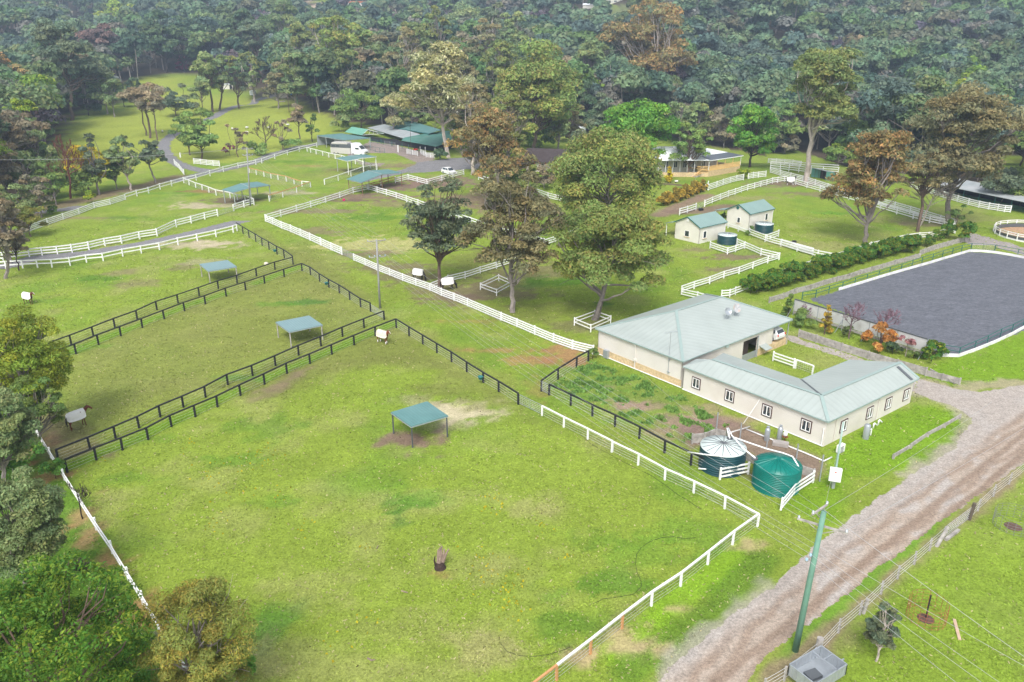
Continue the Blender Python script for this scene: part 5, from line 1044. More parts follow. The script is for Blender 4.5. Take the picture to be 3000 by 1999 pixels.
# garden things before the verandah house
b = P(*B3(1682, 440)); t = thing('clothes_line', 'silver rotary clothes line on the lawn below the verandah', 'clothes line', b); hz = 2.1; MB().tube([b, b + Zv * hz], .035, 6).build('pole', GALV, t); q = MB(); w_ = MB(); ends = []
for k in range(4): a = k * math.pi / 2 + .3; e = b + Vector((math.cos(a) * 2.3, math.sin(a) * 2.3, hz + .35)); q.tube([b + Zv * (hz - .1), e], .025, 4); q.tube([b + Zv * (hz - .5), b.lerp(e, .4) + Zv * (hz * .55)], .02, 4); ends.append(e)
q.build('arm', GALV, t)
for s in (1, .75, .5):
    for k in range(4): w_.tube([(b + Zv * hz).lerp(ends[k], s), (b + Zv * hz).lerp(ends[(k + 1) % 4], s)], .008, 3, False)
w_.build('line', WIRE, t)
b = P(*B3(1510, 428)); t = thing('wheelbarrow', 'white wheelbarrow on the lawn left of the rotary clothes line', 'wheelbarrow', b)
MB().slab([b + Vector((-.5, -.3, .7)), b + Vector((.4, -.3, .7)), b + Vector((.4, .3, .7)), b + Vector((-.5, .3, .7))], .3).build('tray', RUG, t); MB().tube([b + Vector((-.2, -.05, .2)), b + Vector((-.2, .05, .2))], .2, 12).build('wheel', RUBBER, t); MB().tube([b + Vector((-.3, -.25, .25)), b + Vector((1.0, -.25, .7))], .025, 5).tube([b + Vector((-.3, .25, .25)), b + Vector((1.0, .25, .7))], .025, 5).tube([b + Vector((.3, -.25, .6)), b + Vector((.35, -.25, 0))], .025, 5).build('handle', DARKWOOD, t)
# green field shelter
g = [P(*B4(u, v)) for u, v in ((395, 372), (525, 405), (612, 415))]; a, b, c = (V(q, 0) for q in g); d = a + (c - b)
t = thing('field_shelter', 'green corrugated field shelter open at the front, beside the pale trunked gum', 'shelter', a)
z0, z1 = 2.3, 2.5; wall_from([q4(b, c, 0, z1), q4(c, d, 0, z1), q4(d, a, 0, z1)], 'wall', mat("green_cladding", (.10, .26, .21), .5, .06, bands=('z', 3, .02, .08)), t)
q = MB(); q.slab([V(a, z1 + .05), V(b, z1 + .05), V(c, z0 + .2), V(d, z0 + .2)], .08); q.build('roof', GREYROOF, t); q = MB()
for k in (0, .25, .5, .75, 1): p = a.lerp(b, k); q.beam(V(p, 0), V(p, z1), .08, .08)
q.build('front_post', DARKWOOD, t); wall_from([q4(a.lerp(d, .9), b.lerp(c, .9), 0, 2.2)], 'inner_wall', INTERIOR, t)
# long dark open shed at the right edge
a, b = V(P(*E5(1780, 945)), 0), V(P(*E5(2900, 1190)), 0); d, n, ln = vehicle_frame(a, b); n = n * 7
t = thing('long_shed', 'long dark open shed with grey iron roof at the right edge', 'shed', a)
s0 = a - d * 14; q = MB(); q.slab([V(s0, 2.7) - n * .08, V(b, 2.7) - n * .08, V(b, 3.5) + n, V(s0, 3.5) + n], .12); q.build('roof', GREYROOF, t)
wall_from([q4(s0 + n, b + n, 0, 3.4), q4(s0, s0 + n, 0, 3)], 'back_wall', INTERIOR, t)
for k in range(9): p = s0.lerp(b, k / 8); MB().box(V(p, 1.35), (.12, .12, 2.7)).build('post', GREENTRIM, t)
q = MB()
for z in (1.3, .9, .5): q.beam(V(s0, z), V(b, z), .05, .05)
q.build('rail', GREENTRIM, t)
# far buildings
t, c, u, w = hipbox('house', 'distant red brick house with grey roof at the end of the far field', 'house', A1(935, 228), 13, 9, 3.2, 2.4, R(8), BRICK, GREYROOF, gable=False)
t, c, u, w = hipbox('house', 'distant red brick upper house under the yellow green tree', 'house', A1(1070, 205), 10, 8, 4, 2.2, R(-5), BRICK, GREYROOF, gable=False)
t, c, u, w = hipbox('house', 'red brick house with pale blue roof behind the road', 'house', A2(-60, 655), 20, 9, 3.6, 3.5, R(4), BRICK, BLUEROOF, gable=False); window(t, c + u * 4 + Zv * 1.6, u, 1.8, 1.4, -w, WHITE, None, 2)
t, c, u, w = hipbox('house', 'distant white two storey house high on the forest hillside', 'house', A3(808, 66), 30, 12, 7, 2, R(10), WHITEWALL, WHITEROOF, gable=False)
for k in range(5): window(t, c + u * (3 + k * 5.5) + Zv * 4.6, u, 2.4, 1.6, -w, WHITE, None, 2)
hipbox('shed', 'small white shed below the hillside house', 'shed', A3(650, 92), 12, 7, 4, 1.5, R(-12), WHITEWALL, WHITEROOF)
t, c, u, w = hipbox('house', 'distant white house with orange tiled roof above the treetops', 'house', A2(830, 95), 26, 10, 6.5, 1.6, R(3), WHITEWALL, REDTILE, gable=False)
b = P(*A1(2040, 822)); t, c, u, w = hipbox('stable', 'small pale field shed with one dark doorway in the far left field', 'shed', A1(2040, 822), 6, 3.5, 2.6, .3, R(6), WHITEWALL, WHITEROOF); MB().beam(c + u * 4.2 + Zv * 1.1 - w * .05, c + u * 5.4 + Zv * 1.1 - w * .05, .05, 2.2).build('doorway', INTERIOR, t)
b = P(*A1(2325, 875)); t = thing('water_tank', 'round white water tank beside the far field fence', 'water tank', b); MB().lathe(b, [(1.7, 0), (1.7, 2.2)], 24).build('tank_wall', WHITEROOF, t); MB().lathe(b + Zv * 2.2, [(1.75, 0), (.1, .35)], 24).build('lid', WHITEROOF, t)
b = P(*A2(245, 905)); t = thing('shipping_container', 'cream shipping container with a rusty top beside the road', 'container', b); RUSTY = mat("rusty_cream_steel", (.55, .5, .42), .7, .1, .8, dirt=((.25, .12, .07), .8, .7))
MB().box(b + Zv * 1.4 + Vector((0, 1.5, 0)), (4.8, 3, 2.7), .05).build('body', RUSTY, t, bevel=.05); MB().box(b + Zv * 2.8 + Vector((0, 1.5, 0)), (4.9, 3.1, .12), .05).build('roof', mat("rust", (.2, .07, .03), .9, .3), t)
b = P(*A2(235, 940)); tag(MB().box(b + Zv * .35, (3.4, 1.2, .25), .05).box(b + Zv * .12, (2.6, .9, .22)).build('trough', CONCRETE), 'low grey trough on the grass below the container', 'trough')
# ================================================================ HORSES
def horse(label, back_px, front_px, coat, rug, graze=False, turn=0, blaze=False, socks=False, maned=DARKCOAT, neckrug=False, scale=1.0):
    a, b = P(*back_px), P(*front_px); d = (b - a).normalized(); ctr = (a + b) / 2; rz = math.atan2(d.y, d.x)
    t = thing('horse', label, 'horse', ctr, rz, 'horses in white canvas rugs'); t.scale = (scale,) * 3
    M = Matrix.Rotation(turn, 3, 'Z'); piv = Vector((.55, 0, 0))
    def tn(v, k=1.0): v = Vector(v) - piv; return Matrix.Rotation(turn * k, 3, 'Z') @ v + piv
    vs_, ed, rd = [], [], []
    def chain(start, ps):
        k = start
        for p, r in ps:
            vs_.append(Vector(p)); rd.append(r)
            if k is not None: ed.append((k, len(vs_) - 1))
            k = len(vs_) - 1
        return k
    chain(None, [((0, 0, 1.28), (.29, .32))]); chain(0, [((.28, 0, 1.32), (.30, .33)), ((.5, 0, 1.35), (.24, .30))]); ch = 2
    chain(0, [((-.35, 0, 1.38), (.30, .30)), ((-.68, 0, 1.42), (.27, .28)), ((-.88, 0, 1.38), (.14, .17))]); rp_ = 4
    if graze: hd = [((.72, 0, 1.32), .20), ((.95, 0, 1.02), .14), ((1.12, 0, .72), .105), ((1.22, 0, .52), .10), ((1.26, 0, .3), .075), ((1.27, 0, .12), .06)]
    else: hd = [((.72, 0, 1.52), .20), ((.90, 0, 1.74), .145), ((1.04, 0, 1.92), .11), ((1.18, 0, 1.92), .10), ((1.36, 0, 1.76), .08), ((1.50, 0, 1.62), .062)]
    hp = [tn(p, min(1, .3 + .2 * i)) for i, (p, r) in enumerate(hd)]
    chain(ch, [(p, (r * 1.0 if i > 2 else r * .95, r * 1.3)) for i, (p, (q, r)) in enumerate(zip(hp, hd))])
    for s in (-1, 1):
        e = chain(len(vs_) - 4, [(hp[2] + (Vector((.02, s * .05, .1)) if not graze else Vector((.1, s * .05, .08))), (.035, .035)), (hp[2] + (Vector((.02, s * .07, .2)) if not graze else Vector((.2, s * .07, .1))), (.012, .012))]) if s == -1 else None
    fo = .1
    for s, o in ((-1, .08), (1, -.06)):
        chain(ch, [((.5, s * .16, 1.0), (.10, .12)), ((.52 + o * .3, s * .17, .58), (.058, .06)), ((.5 + o, s * .17, .2), (.036, .036)), ((.52 + o, s * .17, .1), (.045, .045)), ((.56 + o, s * .17, .0), (.055, .05))])
    for s, o in ((-1, -.1), (1, .08)):
        chain(rp_, [((-.62, s * .15, 1.05), (.13, .17)), ((-.80 + o * .4, s * .16, .62), (.06, .07)), ((-.74 + o, s * .16, .22), (.038, .038)), ((-.72 + o, s * .16, .1), (.045, .045)), ((-.68 + o, s * .16, .0), (.055, .05))])
    me = bpy.data.meshes.new('body'); me.from_pydata(vs_, ed, []); o = bpy.data.objects.new('body', me); col.objects.link(o); o.parent = t
    sk = o.modifiers.new('skin', 'SKIN'); sk.use_smooth_shade = True
    for i, r in enumerate(rd):
        sv = me.skin_vertices[0].data[i]; sv.radius = r if isinstance(r, tuple) else (r, r); sv.use_root = (i == 0)
    ss = o.modifiers.new('sub', 'SUBSURF'); ss.levels = 1; ss.render_levels = 1; me.materials.append(coat)
    def part(mb, name, m, smooth=True, lab=None):
        me2 = bpy.data.meshes.new(name); me2.from_pydata(mb.v, [], mb.f); me2.materials.append(m)
        if smooth: me2.polygons.foreach_set('use_smooth', [True] * len(me2.polygons))
        o2 = bpy.data.objects.new(name, me2); col.objects.link(o2); o2.parent = t
        if lab: o2['label'] = lab
        return o2
    mb = MB(); mb.tube([(-.95, 0, 1.42), (-1.06, 0, 1.25), (-1.08, .02, .9), (-1.02, .02, .45)], [.05, .075, .08, .03], 8); part(mb, 'tail', maned)
    mb = MB(); mb.tube([hp[0] + Vector((-.02, 0, .17)), hp[1] + Vector((-.06, 0, .13)) if not graze else hp[1] + Vector((.06, 0, .13)), hp[2] + (Vector((-.06, 0, .1)) if not graze else Vector((.07, 0, .08)))], [.035, .05, .035], 6); part(mb, 'mane', maned)
    for s in (-1, 1):
        mb = MB(); e = hp[2].lerp(hp[3], .25); up = Vector((-.02, s * .06, .09)) if not graze else Vector((.1, s * .06, .05)); mb.tube([e + up * .6, e + up * 1.3, e + up * 2.0], [.03, .028, .004], 6); part(mb, 'ear', coat)
    if blaze: mb = MB(); f = (Vector((.06, 0, .07)) if not graze else Vector((.09, 0, 0))); mb.tube([hp[3] + tn(f + piv) - piv, hp[4] + tn(f + piv) - piv, hp[5] + tn(f * .7 + piv) - piv], [.03, .03, .025], 6); part(mb, 'blaze', RUG)
    if socks:
        for x, y in ((.58, -.17), (.44, .17), (-.84, -.16), (-.66, .16)): mb = MB(); mb.tube([(x, y, .05), (x, y, .38)], .062, 8); part(mb, 'white_sock', RUG)
    # rug: an arched cloth over the back, hanging below the belly
    mb = MB(); xs = [-1.02, -.95, -.75, -.4, 0, .35, .6, .74, .8]; n = 13; k0 = 0
    top = [1.50, 1.70, 1.84, 1.84, 1.83, 1.83, 1.84, 1.80, 1.68]; hem = [1.12, 1.0, .94, .92, .9, .9, .92, 1.0, 1.15]; wd = [.18, .31, .37, .40, .41, .38, .34, .28, .17]
    for sh in (0, .03):
        for i, x in enumerate(xs):
            for j in range(n):
                a_ = math.pi * j / (n - 1); c_, s_ = math.cos(a_), math.sin(a_)
                y = (wd[i] - sh) * (abs(c_) ** .85) * (1 if c_ > 0 else -1); z = hem[i] + (top[i] - sh - hem[i]) * (s_ ** .8)
                w_ = .015 * math.sin(x * 17 + j * 1.3); mb.v.append(Vector((x, y * (1 + w_), z + w_ * .5)))
    N1 = len(xs) * n
    for i in range(len(xs) - 1):
        for j in range(n - 1):
            q = i * n + j; mb.f.append((q, q + 1, q + n + 1, q + n)); mb.f.append((N1 + q, N1 + q + n, N1 + q + n + 1, N1 + q + 1))
    for i in range(len(xs) - 1):
        for j in (0, n - 1): q = i * n + j; mb.f.append((q, q + n, N1 + q + n, N1 + q))
    for j in range(n - 1):
        for i in (0, len(xs) - 1): q = i * n + j; mb.f.append((q, q + 1, N1 + q + 1, N1 + q))
    part(mb, 'rug', rug)
    return t
horse('bay horse in a white rug standing by the dark bushes at the left', C1(680, 1122), C1(778, 1085), BAY, RUG, turn=-.55, scale=1.05)
horse('chestnut horse with white blaze in a cream rug, at the corner of the black fences', C2(1130, 322), C2(1212, 345), CHESTNUT, RUGCREAM, turn=-.15, blaze=True, socks=True, maned=CHESTNUT, scale=1.0)
horse('dark horse with a white face in a white rug, alone in the upper left paddock', B1(252, 1538), B1(290, 1545), BAY, RUG, turn=.1, blaze=True, scale=1.0)
horse('black horse in a white rug grazing behind the white four rail fence', B2(1478, 1322), B2(1520, 1328), DARKCOAT, RUG, graze=True, turn=-.2, scale=1.1)
horse('dark horse in a white rug grazing beside the gum trunk', B2(1722, 1420), B2(1812, 1408), DARKCOAT, RUG, graze=True, turn=.1, scale=1.15)
horse('dark horse in a white rug standing at the far corner of the right paddock', B4(185, 448), B4(228, 448), DARKCOAT, RUG, turn=.5, socks=True, scale=1.15)

# ================================================================ VEHICLES
def car(label, a_px, b_px, paint=CARWHITE, L_=4.4):
    a, b = P(*a_px), P(*b_px); a.z = b.z = 0; d = (b - a).normalized(); t = thing('parked_car', label, 'car', (a + b) / 2, math.atan2(d.y, d.x), 'parked white cars'); w = .92
    def loft(name, secs, m, lab=None, smooth=True):
        me = bpy.data.meshes.new(name); v = []; f = []; n = len(secs[0])
        for s in secs: v += s
        for i in range(len(secs) - 1):
            for j in range(n): q = i * n + j; q2 = i * n + (j + 1) % n; f.append((q, q2, q2 + n, q + n))
        f.append(tuple(range(n))[::-1]); f.append(tuple((len(secs) - 1) * n + j for j in range(n)))
        me.from_pydata(v, [], f); me.materials.append(m); o = bpy.data.objects.new(name, me); col.objects.link(o); o.parent = t
        if smooth: bv = o.modifiers.new('bevel', 'BEVEL'); bv.width = .07; bv.segments = 3
        return o
    low = [(-2.15, .45), (-2.2, .8), (-2.12, 1.05), (-1.2, 1.08), (.75, 1.02), (1.9, .86), (2.15, .7), (2.18, .42), (1.6, .28), (-1.7, .28)]
    body = loft('body', [[(x, y, z) for x, z in low] for y in (-w, -w * .985, w * .985, w)], paint)
    base = [(-2.1, 1.03), (-1.75, 1.55), (-1.2, 1.66), (.1, 1.66), (.95, 1.04)]
    cab = loft('cabin', [[(x, s * (w - .04 - (z - 1.03) * .32), z) for x, z in base] for s in (-1, 1)], paint)
    def panel_(name, vs2, m, par):
        me = bpy.data.meshes.new(name); me.from_pydata(vs2, [], [(0, 1, 2, 3)]); me.materials.append(m); o = bpy.data.objects.new(name, me); col.objects.link(o); o.parent = par; return o
    for s in (-1, 1):
        yy = lambda z: s * (w - .025 - (z - 1.03) * .32)
        panel_('side_window', [(-1.75, yy(1.12), 1.12), (-.5, yy(1.12), 1.12), (-.5, yy(1.55), 1.55), (-1.6, yy(1.55), 1.55)], GLASS, cab); panel_('side_window', [(-.42, yy(1.12), 1.12), (.72, yy(1.12), 1.12), (.14, yy(1.55), 1.55), (-.42, yy(1.55), 1.55)], GLASS, cab)
    k = .02; panel_('windscreen', [(.9 + k, -.76, 1.1), (.9 + k, .76, 1.1), (.2 + k, .66, 1.62), (.2 + k, -.66, 1.62)], GLASS, cab); panel_('rear_window', [(-2.06 - k, -.72, 1.12), (-2.06 - k, .72, 1.12), (-1.78 - k, .62, 1.5), (-1.78 - k, -.62, 1.5)], GLASS, cab)
    def sub(mb, name, m, par=t):
        me = bpy.data.meshes.new(name); me.from_pydata(mb.v, [], mb.f); me.materials.append(m); o = bpy.data.objects.new(name, me); col.objects.link(o); o.parent = par; return o
    for x in (-1.35, 1.35):
        for s in (-1, 1):
            o = sub(MB().tube([(x, s * .72, .34), (x, s * .935, .34)], .34, 18), 'wheel', RUBBER); sub(MB().tube([(x, s * .93, .34), (x, s * .945, .34)], .21, 10), 'rim', GALV, o)
    for s in (-1, 1):
        sub(MB().box((2.05, s * .68, .74), (.22, .36, .16), 0), 'headlight', LAMP); sub(MB().box((-2.14, s * .78, .92), (.12, .22, .28)), 'tail_light', REDPAINT); sub(MB().box((.62, s * 1.0, 1.12), (.12, .2, .14)), 'mirror', paint)
    sub(MB().box((2.17, 0, .55), (.05, 1.0, .18)), 'grille', RUBBER)
    return t
car('white four wheel drive parked under the brown gum on the driveway', E4(1850, 820), E4(2070, 868)).scale = (1.12,) * 3
ca = V(E_, 0) - uE * 2.4; cb = ca - uN * 4.5
cc = V(E_, 0) - uE * 1.9 - uN * 2.3
t_ = car('white car parked in the open end of the cream barn', (1500, 1500), (1520, 1500)); t_.location = V(cc, .86); t_.rotation_euler = (0, 0, math.atan2(-uN.y, -uN.x))
# silver cage trailer at the bottom edge
b0, b1, b2 = P(*D4(200, 1500)), P(*D4(330, 1385)), P(*D4(470, 1490)); dx_ = (b2 - b1).normalized(); dy_ = Vector((-dx_.y, dx_.x, 0)) * -1
hT = 1.5; q0 = P(*D4(195, 1497), hT); q1 = P(*D4(335, 1385), hT); q2 = P(*D4(473, 1485), hT); q3 = q0 + (q2 - q1); ex = (q0 - q1); ey = (q2 - q1)
q0_, q1_, q2_, q3_ = q1 + ex.normalized() * 3.0, q1, q1 + ey.normalized() * 1.9, q1 + ex.normalized() * 3.0 + ey.normalized() * 1.9
ex = ex.normalized(); ey = ey.normalized(); 
dirn = (ex + ey).normalized()
t = thing('cage_trailer', 'silver galvanised cage trailer with ribbed sides at the bottom edge', 'trailer', V(q1, 0))
c0_, cx_, cy_ = V(P(*D4(330, 1440)), 0), None, None
u_, v_ = V(P(*D4(470, 1545)), 0) - V(P(*D4(330, 1440)), 0), V(P(*D4(200, 1560)), 0) - V(P(*D4(330, 1440)), 0)
u_, v_ = u_.normalized() * 1.9, None
v_ = Vector((-u_.y, u_.x, 0)).normalized() * 3.0
if v_.y > 0: v_ = -v_
zT0, zT1 = .6, 1.35
MB().slab([V(c0_, zT0), V(c0_ + u_, zT0), V(c0_ + u_ + v_, zT0), V(c0_ + v_, zT0)], .08).build('floor', GALV, t)
for a, b in ((c0_, c0_ + u_), (c0_ + u_, c0_ + u_ + v_), (c0_ + u_ + v_, c0_ + v_), (c0_ + v_, c0_)):
    q = MB(); n_ = max(4, int((b - a).length / .3))
    q.beam(V(a, (zT0 + zT1) / 2), V(b, (zT0 + zT1) / 2), .04, zT1 - zT0)
    for k in range(n_ + 1): p = a.lerp(b, k / n_); q.beam(V(p, zT0), V(p, zT1), .07, .07)
    q.beam(V(a, zT1 + .03), V(b, zT1 + .03), .07, .07); q.build('side_panel', GALV, t)
q = MB(); q.beam(V(c0_ + v_ * .3, zT1 + .04), V(c0_ + v_ * .3 + u_, zT1 + .04), .06, .05); q.beam(V(c0_ + u_ * .45, zT1 + .04), V(c0_ + u_ * .45 + v_ * .3, zT1 + .04), .05, .05); q.build('cross_bar', GALV, t)
tag(MB().box(V(c0_ + u_ * .5 + v_ * .62, zT0 + .14), (.9, .7, .2), .4).build('metal_plate', CARGREY), 'dark folded metal plate lying in the silver trailer', 'plate')
for s in (0, 1): p = c0_ + u_ * (1.06 if s else -.06) + v_ * .55; MB().tube([V(p, .33), V(p + u_.normalized() * .12 * (1 if s else -1), .33)], .33, 16).build('wheel', RUBBER, t)
MB().beam(V(c0_ + u_ * .5, .55), V(c0_ + u_ * .5 - v_.normalized() * 1.2, .45), .08, .1).build('drawbar', GALV, t)

# ================================================================ POWER POLES AND LINES
def pole(label, base, top_px, r, m, arms, lean=None, name='power_pole', grp='power poles'):
    b = P(*base); H_ = zat(b.y, top_px[1]); top = Vector(b) ; top.z = b.z
    dp = depth((b.x, b.y, H_)); top = Vector(((top_px[0] - 1500) / F_PX * dp, b.y, H_))
    t = thing(name, label, 'power pole', b, group=grp); MB().tube([b - Zv * .2, b.lerp(top, .5), top], [r, r * .88, r * .75], 14).build('pole', m, t, smooth=True)
    tips = []
    for (dz, ln, ang, n, ins) in arms:
        c = top - Zv * dz; u = Vector((math.cos(ang), math.sin(ang), 0)); w = Vector((-u.y, u.x, 0)) * (r + .06)
        ar = MB().beam(c - u * ln / 2 + w, c + u * ln / 2 + w, .1, .12).beam(c + w * .9 - u * ln * .3, c + w * .9 - Zv * .55, .04, .04).beam(c + w * .9 + u * ln * .3, c + w * .9 - Zv * .55, .04, .04).build('crossarm', GREYWOOD, t)
        row = []
        for k in range(n):
            p = c - u * ln / 2 + u * ln * (k + .0) / (n - 1) * .94 + u * ln * .03 + w; MB().lathe(p + Zv * .06, [(.05, 0), (.09, .04), (.05, .09), (.09, .13), (.04, .2)], 8).build('insulator', GALV if ins else BLUEROOF, ar); row.append(p + Zv * .2)
        tips.append(row)
    return t, top, tips
gA, topA, tipA = pole('green treated power pole with two crossarms, foreground right', D4(178, 1362), D4(368, 445), .21, POLEGREEN, [(.0, 1.7, R(40), 2, 1), (1.2, 3.0, R(-32), 3, 1), (3.3, 1.9, R(48), 4, 0)])
gB, topB, tipB = pole('tall grey power pole beside the silver gate and white four rail fence', B2(1140, 1580), B2(1108, 960), .16, POLEGREY, [(.05, 2.6, R(18), 3, 1), (2.4, 2.4, R(18), 4, 0)])
gC, topC, tipC = pole('grey power pole beside the left gabled shelter', B1(2300, 640), B1(2268, 100), .17, POLEGREY, [(.4, 2.4, R(15), 3, 1), (1.8, 2.2, R(15), 4, 0)])
gD, topD, tipD = pole('slim pale green power pole with a white meter box, beside the wing corner', E2(2165, 1175), E2(2310, 270), .10, mat("pale_green_steel", (.3, .42, .38), .5, .1, 2), [])
bx_ = P(*E2(2160, 1175)); q = MB(); q.box(bx_ + Zv * 1.55 + Vector((-.1, -.32, 0)), (1.0, .42, 1.25), R(-18)); q.build('meter_box', WHITE, gD, bevel=.03)
MB().box(bx_ + Zv * 1.9 + Vector((-.2, -.545, 0)), (.14, .02, .08), R(-18)).build('warning_sticker', REDPAINT, gD)
MB().box(bx_ + Zv * .5, (.26, .26, 1.3)).build('base_sleeve', GALV, gD)
gE, topE, tipE = pole('pale green power pole at the end of the far field, above the parked container', A2(248, 830), A2(230, 655), .15, POLEGREEN, [(.1, 2.6, R(5), 3, 1)])
gF, topF, tipF = pole('pale green power pole in the field in front of the tall trees', A2(385, 1010), A2(365, 772), .15, POLEGREEN, [(.1, 2.6, R(5), 4, 1)])
b = P(*A2(305, 1035)); tag(MB().tube([b, V(P(*A2(305, 1035)), 0) + Zv * (b.z + zat(b.y, A2(292, 820)[1]) - b.z)], [.14, .1], 10).build('timber_pole', BROWNPOST), 'bare brown timber pole without crossarms beside the container', 'pole')
b = P(*B2(1428, 170)); hN = zat(b.y, E4(1418, 190)[1]); tag(MB().tube([b, b + Zv * hN], .06, 8).build('steel_pole', DARKWOOD), 'thin dark pole in front of the green verandah roof', 'pole')
def cable(label, a, b, sag, r=.010, grp=None, m=CABLE):
    a, b = Vector(a), Vector(b); n = 20; return tag(MB().tube([a.lerp(b, i / n) - Zv * sag * 4 * (i / n) * (1 - i / n) for i in range(n + 1)], r, 5, False).build('power_line', m), label, 'power line', grp)
G_ = 'overhead lines between the power poles'
order = ('first', 'second', 'third', 'fourth')
for k in range(3): cable(f'{order[k]} upper conductor between the green and tall grey poles, counted from the barn', tipA[1][2 - k] if k < 3 else tipA[0][0], tipB[0][2 - k], 1.1, .010, G_)
for k in range(4): cable(f'{order[k]} lower conductor between the green and tall grey poles, counted from the barn', tipA[2][3 - k], tipB[1][3 - k], 1.3, .010, G_)
for k in range(3): cable(f'{order[k]} upper conductor between the two grey poles, counted from the driveway', tipB[0][k], tipC[0][k], 1.0, .009, G_)
for k in range(4): cable(f'{order[k]} lower conductor between the two grey poles, counted from the driveway', tipB[1][k], tipC[1][k], 1.0, .009, G_)
dirA = (topA - topB); dirA.z = 0; dirA.normalize()
def far_end(px, dist, p):     # continue the span towards the lower right, out of the frame
    u = P(*px, 8.5); v = (u - Vector(p)); return Vector(p) + v * 1.0
for k, (u, v) in enumerate(((1330, 1568), (1500, 1568), (1620, 1568), (1760, 1445))):
    cable(f'{order[k]} conductor leaving the green pole to the bottom right, counted from the trailer', tipA[2][k], Vector(tipA[2][k]) + (P(*D4(u - 70, v), 6.2) - Vector(tipA[2][k])) * 1.5, .2, .010, G_)
for k, (u, v) in enumerate(((1700, 1395), )):
    for j in (0,): cable('upper conductor leaving the green pole to the right edge', topA + Zv * .1, topA + (P(*D4(u, v), 8.2) - topA) * 1.4, .2, .012, G_)
cable('upper conductor rising from the green pole across the dirt road', topA + Zv * .05, P(*D4(1050, 0), 6.0) + (P(*D4(1050, 0), 6.0) - topA) * 1.1, .3, .012, G_)
cable('upper conductor from the green pole over the gravel junction', tipA[1][2], P(*C4(2352, 1180), 6.5) + (P(*C4(2352, 1180), 6.5) - topA) * .4, .4, .012, G_)
cable('service cable from the pale green pole to the cream barn corner', topA, V(wL, 3.2) - uE * .1, .9, .009, G_)
cable('service cable from the green pole to the pale green meter pole', topA, topD, .3, .010, G_)
cable('white service cable crossing the wing wall to its gutter', P(*E2(930, 290), .3), on_wall(*E1(1662, 1080), w0, c0), 0, .02, G_, PVC)
for k in range(3): cable(f'{order[k]} thin line from the field pole towards the trees', tipF[0][k], P(*A2(690, 1000 + k * 8), 1.5) if False else Vector(tipF[0][k]) + Vector((32, -18 + k, -4)), 1.0, .014, G_)
for k in range(3): cable(f'{order[k]} far line between the two pale green field poles', tipE[0][k], tipF[0][k], .5, .014, G_)
for k in range(3): cable(f'{order[k]} line leaving the grey pole to the left trees', tipC[0][k], Vector(tipC[0][k]) + Vector((-60, -22, 1)), 1.2, .009, G_)

# ================================================================ SMALL THINGS
# windbreak screen by the arena
g0_, g1_ = P(*C4(228, 232)), P(*C4(1435, 618)); d, n, ln = vehicle_frame(g0_, g1_)
t = thing('windbreak_screen', 'long white mesh windbreak screen on steel posts beside the riding arena', 'screen', g0_); s0, s1 = .75, 2.35
if n.y > 0: n = -n
pa = P(*C4(235, 183), 0)
for k in range(5):
    a, b = g0_.lerp(g1_, k / 5), g0_.lerp(g1_, (k + 1) / 5); MB().beam(a + d * .05 + Zv * (s0 + s1) / 2, b - d * .05 + Zv * (s0 + s1) / 2, .03, s1 - s0).build('screen_panel', mat("white_mesh_screen", (.78, .77, .77), .8, .06, 1.5, trans=.5, dirt=((.5, .47, .44), .5, .8)), t)
for k in range(6):
    a = g0_.lerp(g1_, k / 5); MB().beam(a, a + Zv * (s1 + .05), .1, .1).build('post', GALV, t)
    if k in (0, 2, 3, 5): MB().beam(a + Zv * 1.6 + n * .05, a + n * 1.5, .06, .06).build('brace', GALV, t)
MB().beam(g0_ + Zv * (s1 + .08), g1_ + Zv * (s1 + .08), .14, .14).build('top_rail', CARGREY, t)
MB().beam(g0_ + Zv * (s0 - .25), g1_ + Zv * (s0 - .25), .06, .35).build('lower_board', GREYWOOD, t)
# stump
b = P(*D2(1412, 690)); t = thing('tree_stump', 'split charred tree stump standing in the near paddock', 'stump', b); rr = random.Random(4)
CHAR = mat("charred_wood", (.045, .03, .025), .95, .4, 5, bump=.03, bscale=10); DEADW = mat("dead_grey_wood", (.26, .19, .16), .9, .3, 4, bump=.03, bscale=8)
MB().lathe(b, [(.5, -.05), (.42, .1), (.34, .35), (.25, .5)], 12).build('charred_base', CHAR, t)
q = MB()
for k in range(7): a = rr.uniform(-.7, .7); x = rr.uniform(-.22, .22); q.tube([b + Vector((x, rr.uniform(-.15, .15), .2)), b + Vector((x + a * .3 + .15, 0, 1.0 + rr.random() * .3)), b + Vector((x + a * .5 + .25, 0, 1.6 + rr.random() * .4))], [.13, .09, .06], 6)
q.build('split_trunk', DEADW, t); q = MB(); q.tube([b + Vector((-.32, 0, .1)), b + Vector((-.4, -.1, .7)), b + Vector((-.35, -.1, 1.1))], [.1, .07, .04], 6).build('charred_spike', CHAR, t)
def stick(label, pxs, r, z=.06, m=DEADW, nm='fallen_branch', cat='branch'): return tag(MB().tube([P(*p) + Zv * (z + (i % 2) * .08) for i, p in enumerate(pxs)], [r * (1 - .25 * i) for i in range(len(pxs))], 6).build(nm, m), label, cat)
stick('small pale fallen branch right of the stump in the near paddock', [D2(1115, 872), D2(1165, 893)], .05)
stick('broken grey branch pieces near the bottom of the near paddock', [D2(858, 1390), D2(885, 1412), D2(912, 1400)], .07)
stick('short pale stick left of the charred stump', [D2(925, 548), D2(938, 530)], .04)
tag(MB().beam(P(*D4(1222, 1158)) + Zv * .05, P(*D4(1258, 1292)) + Zv * .05, .2, .08).build('plank', mat("pale_timber", (.5, .36, .26), .8, .2)), 'single pale plank lying in the bottom right paddock', 'plank')
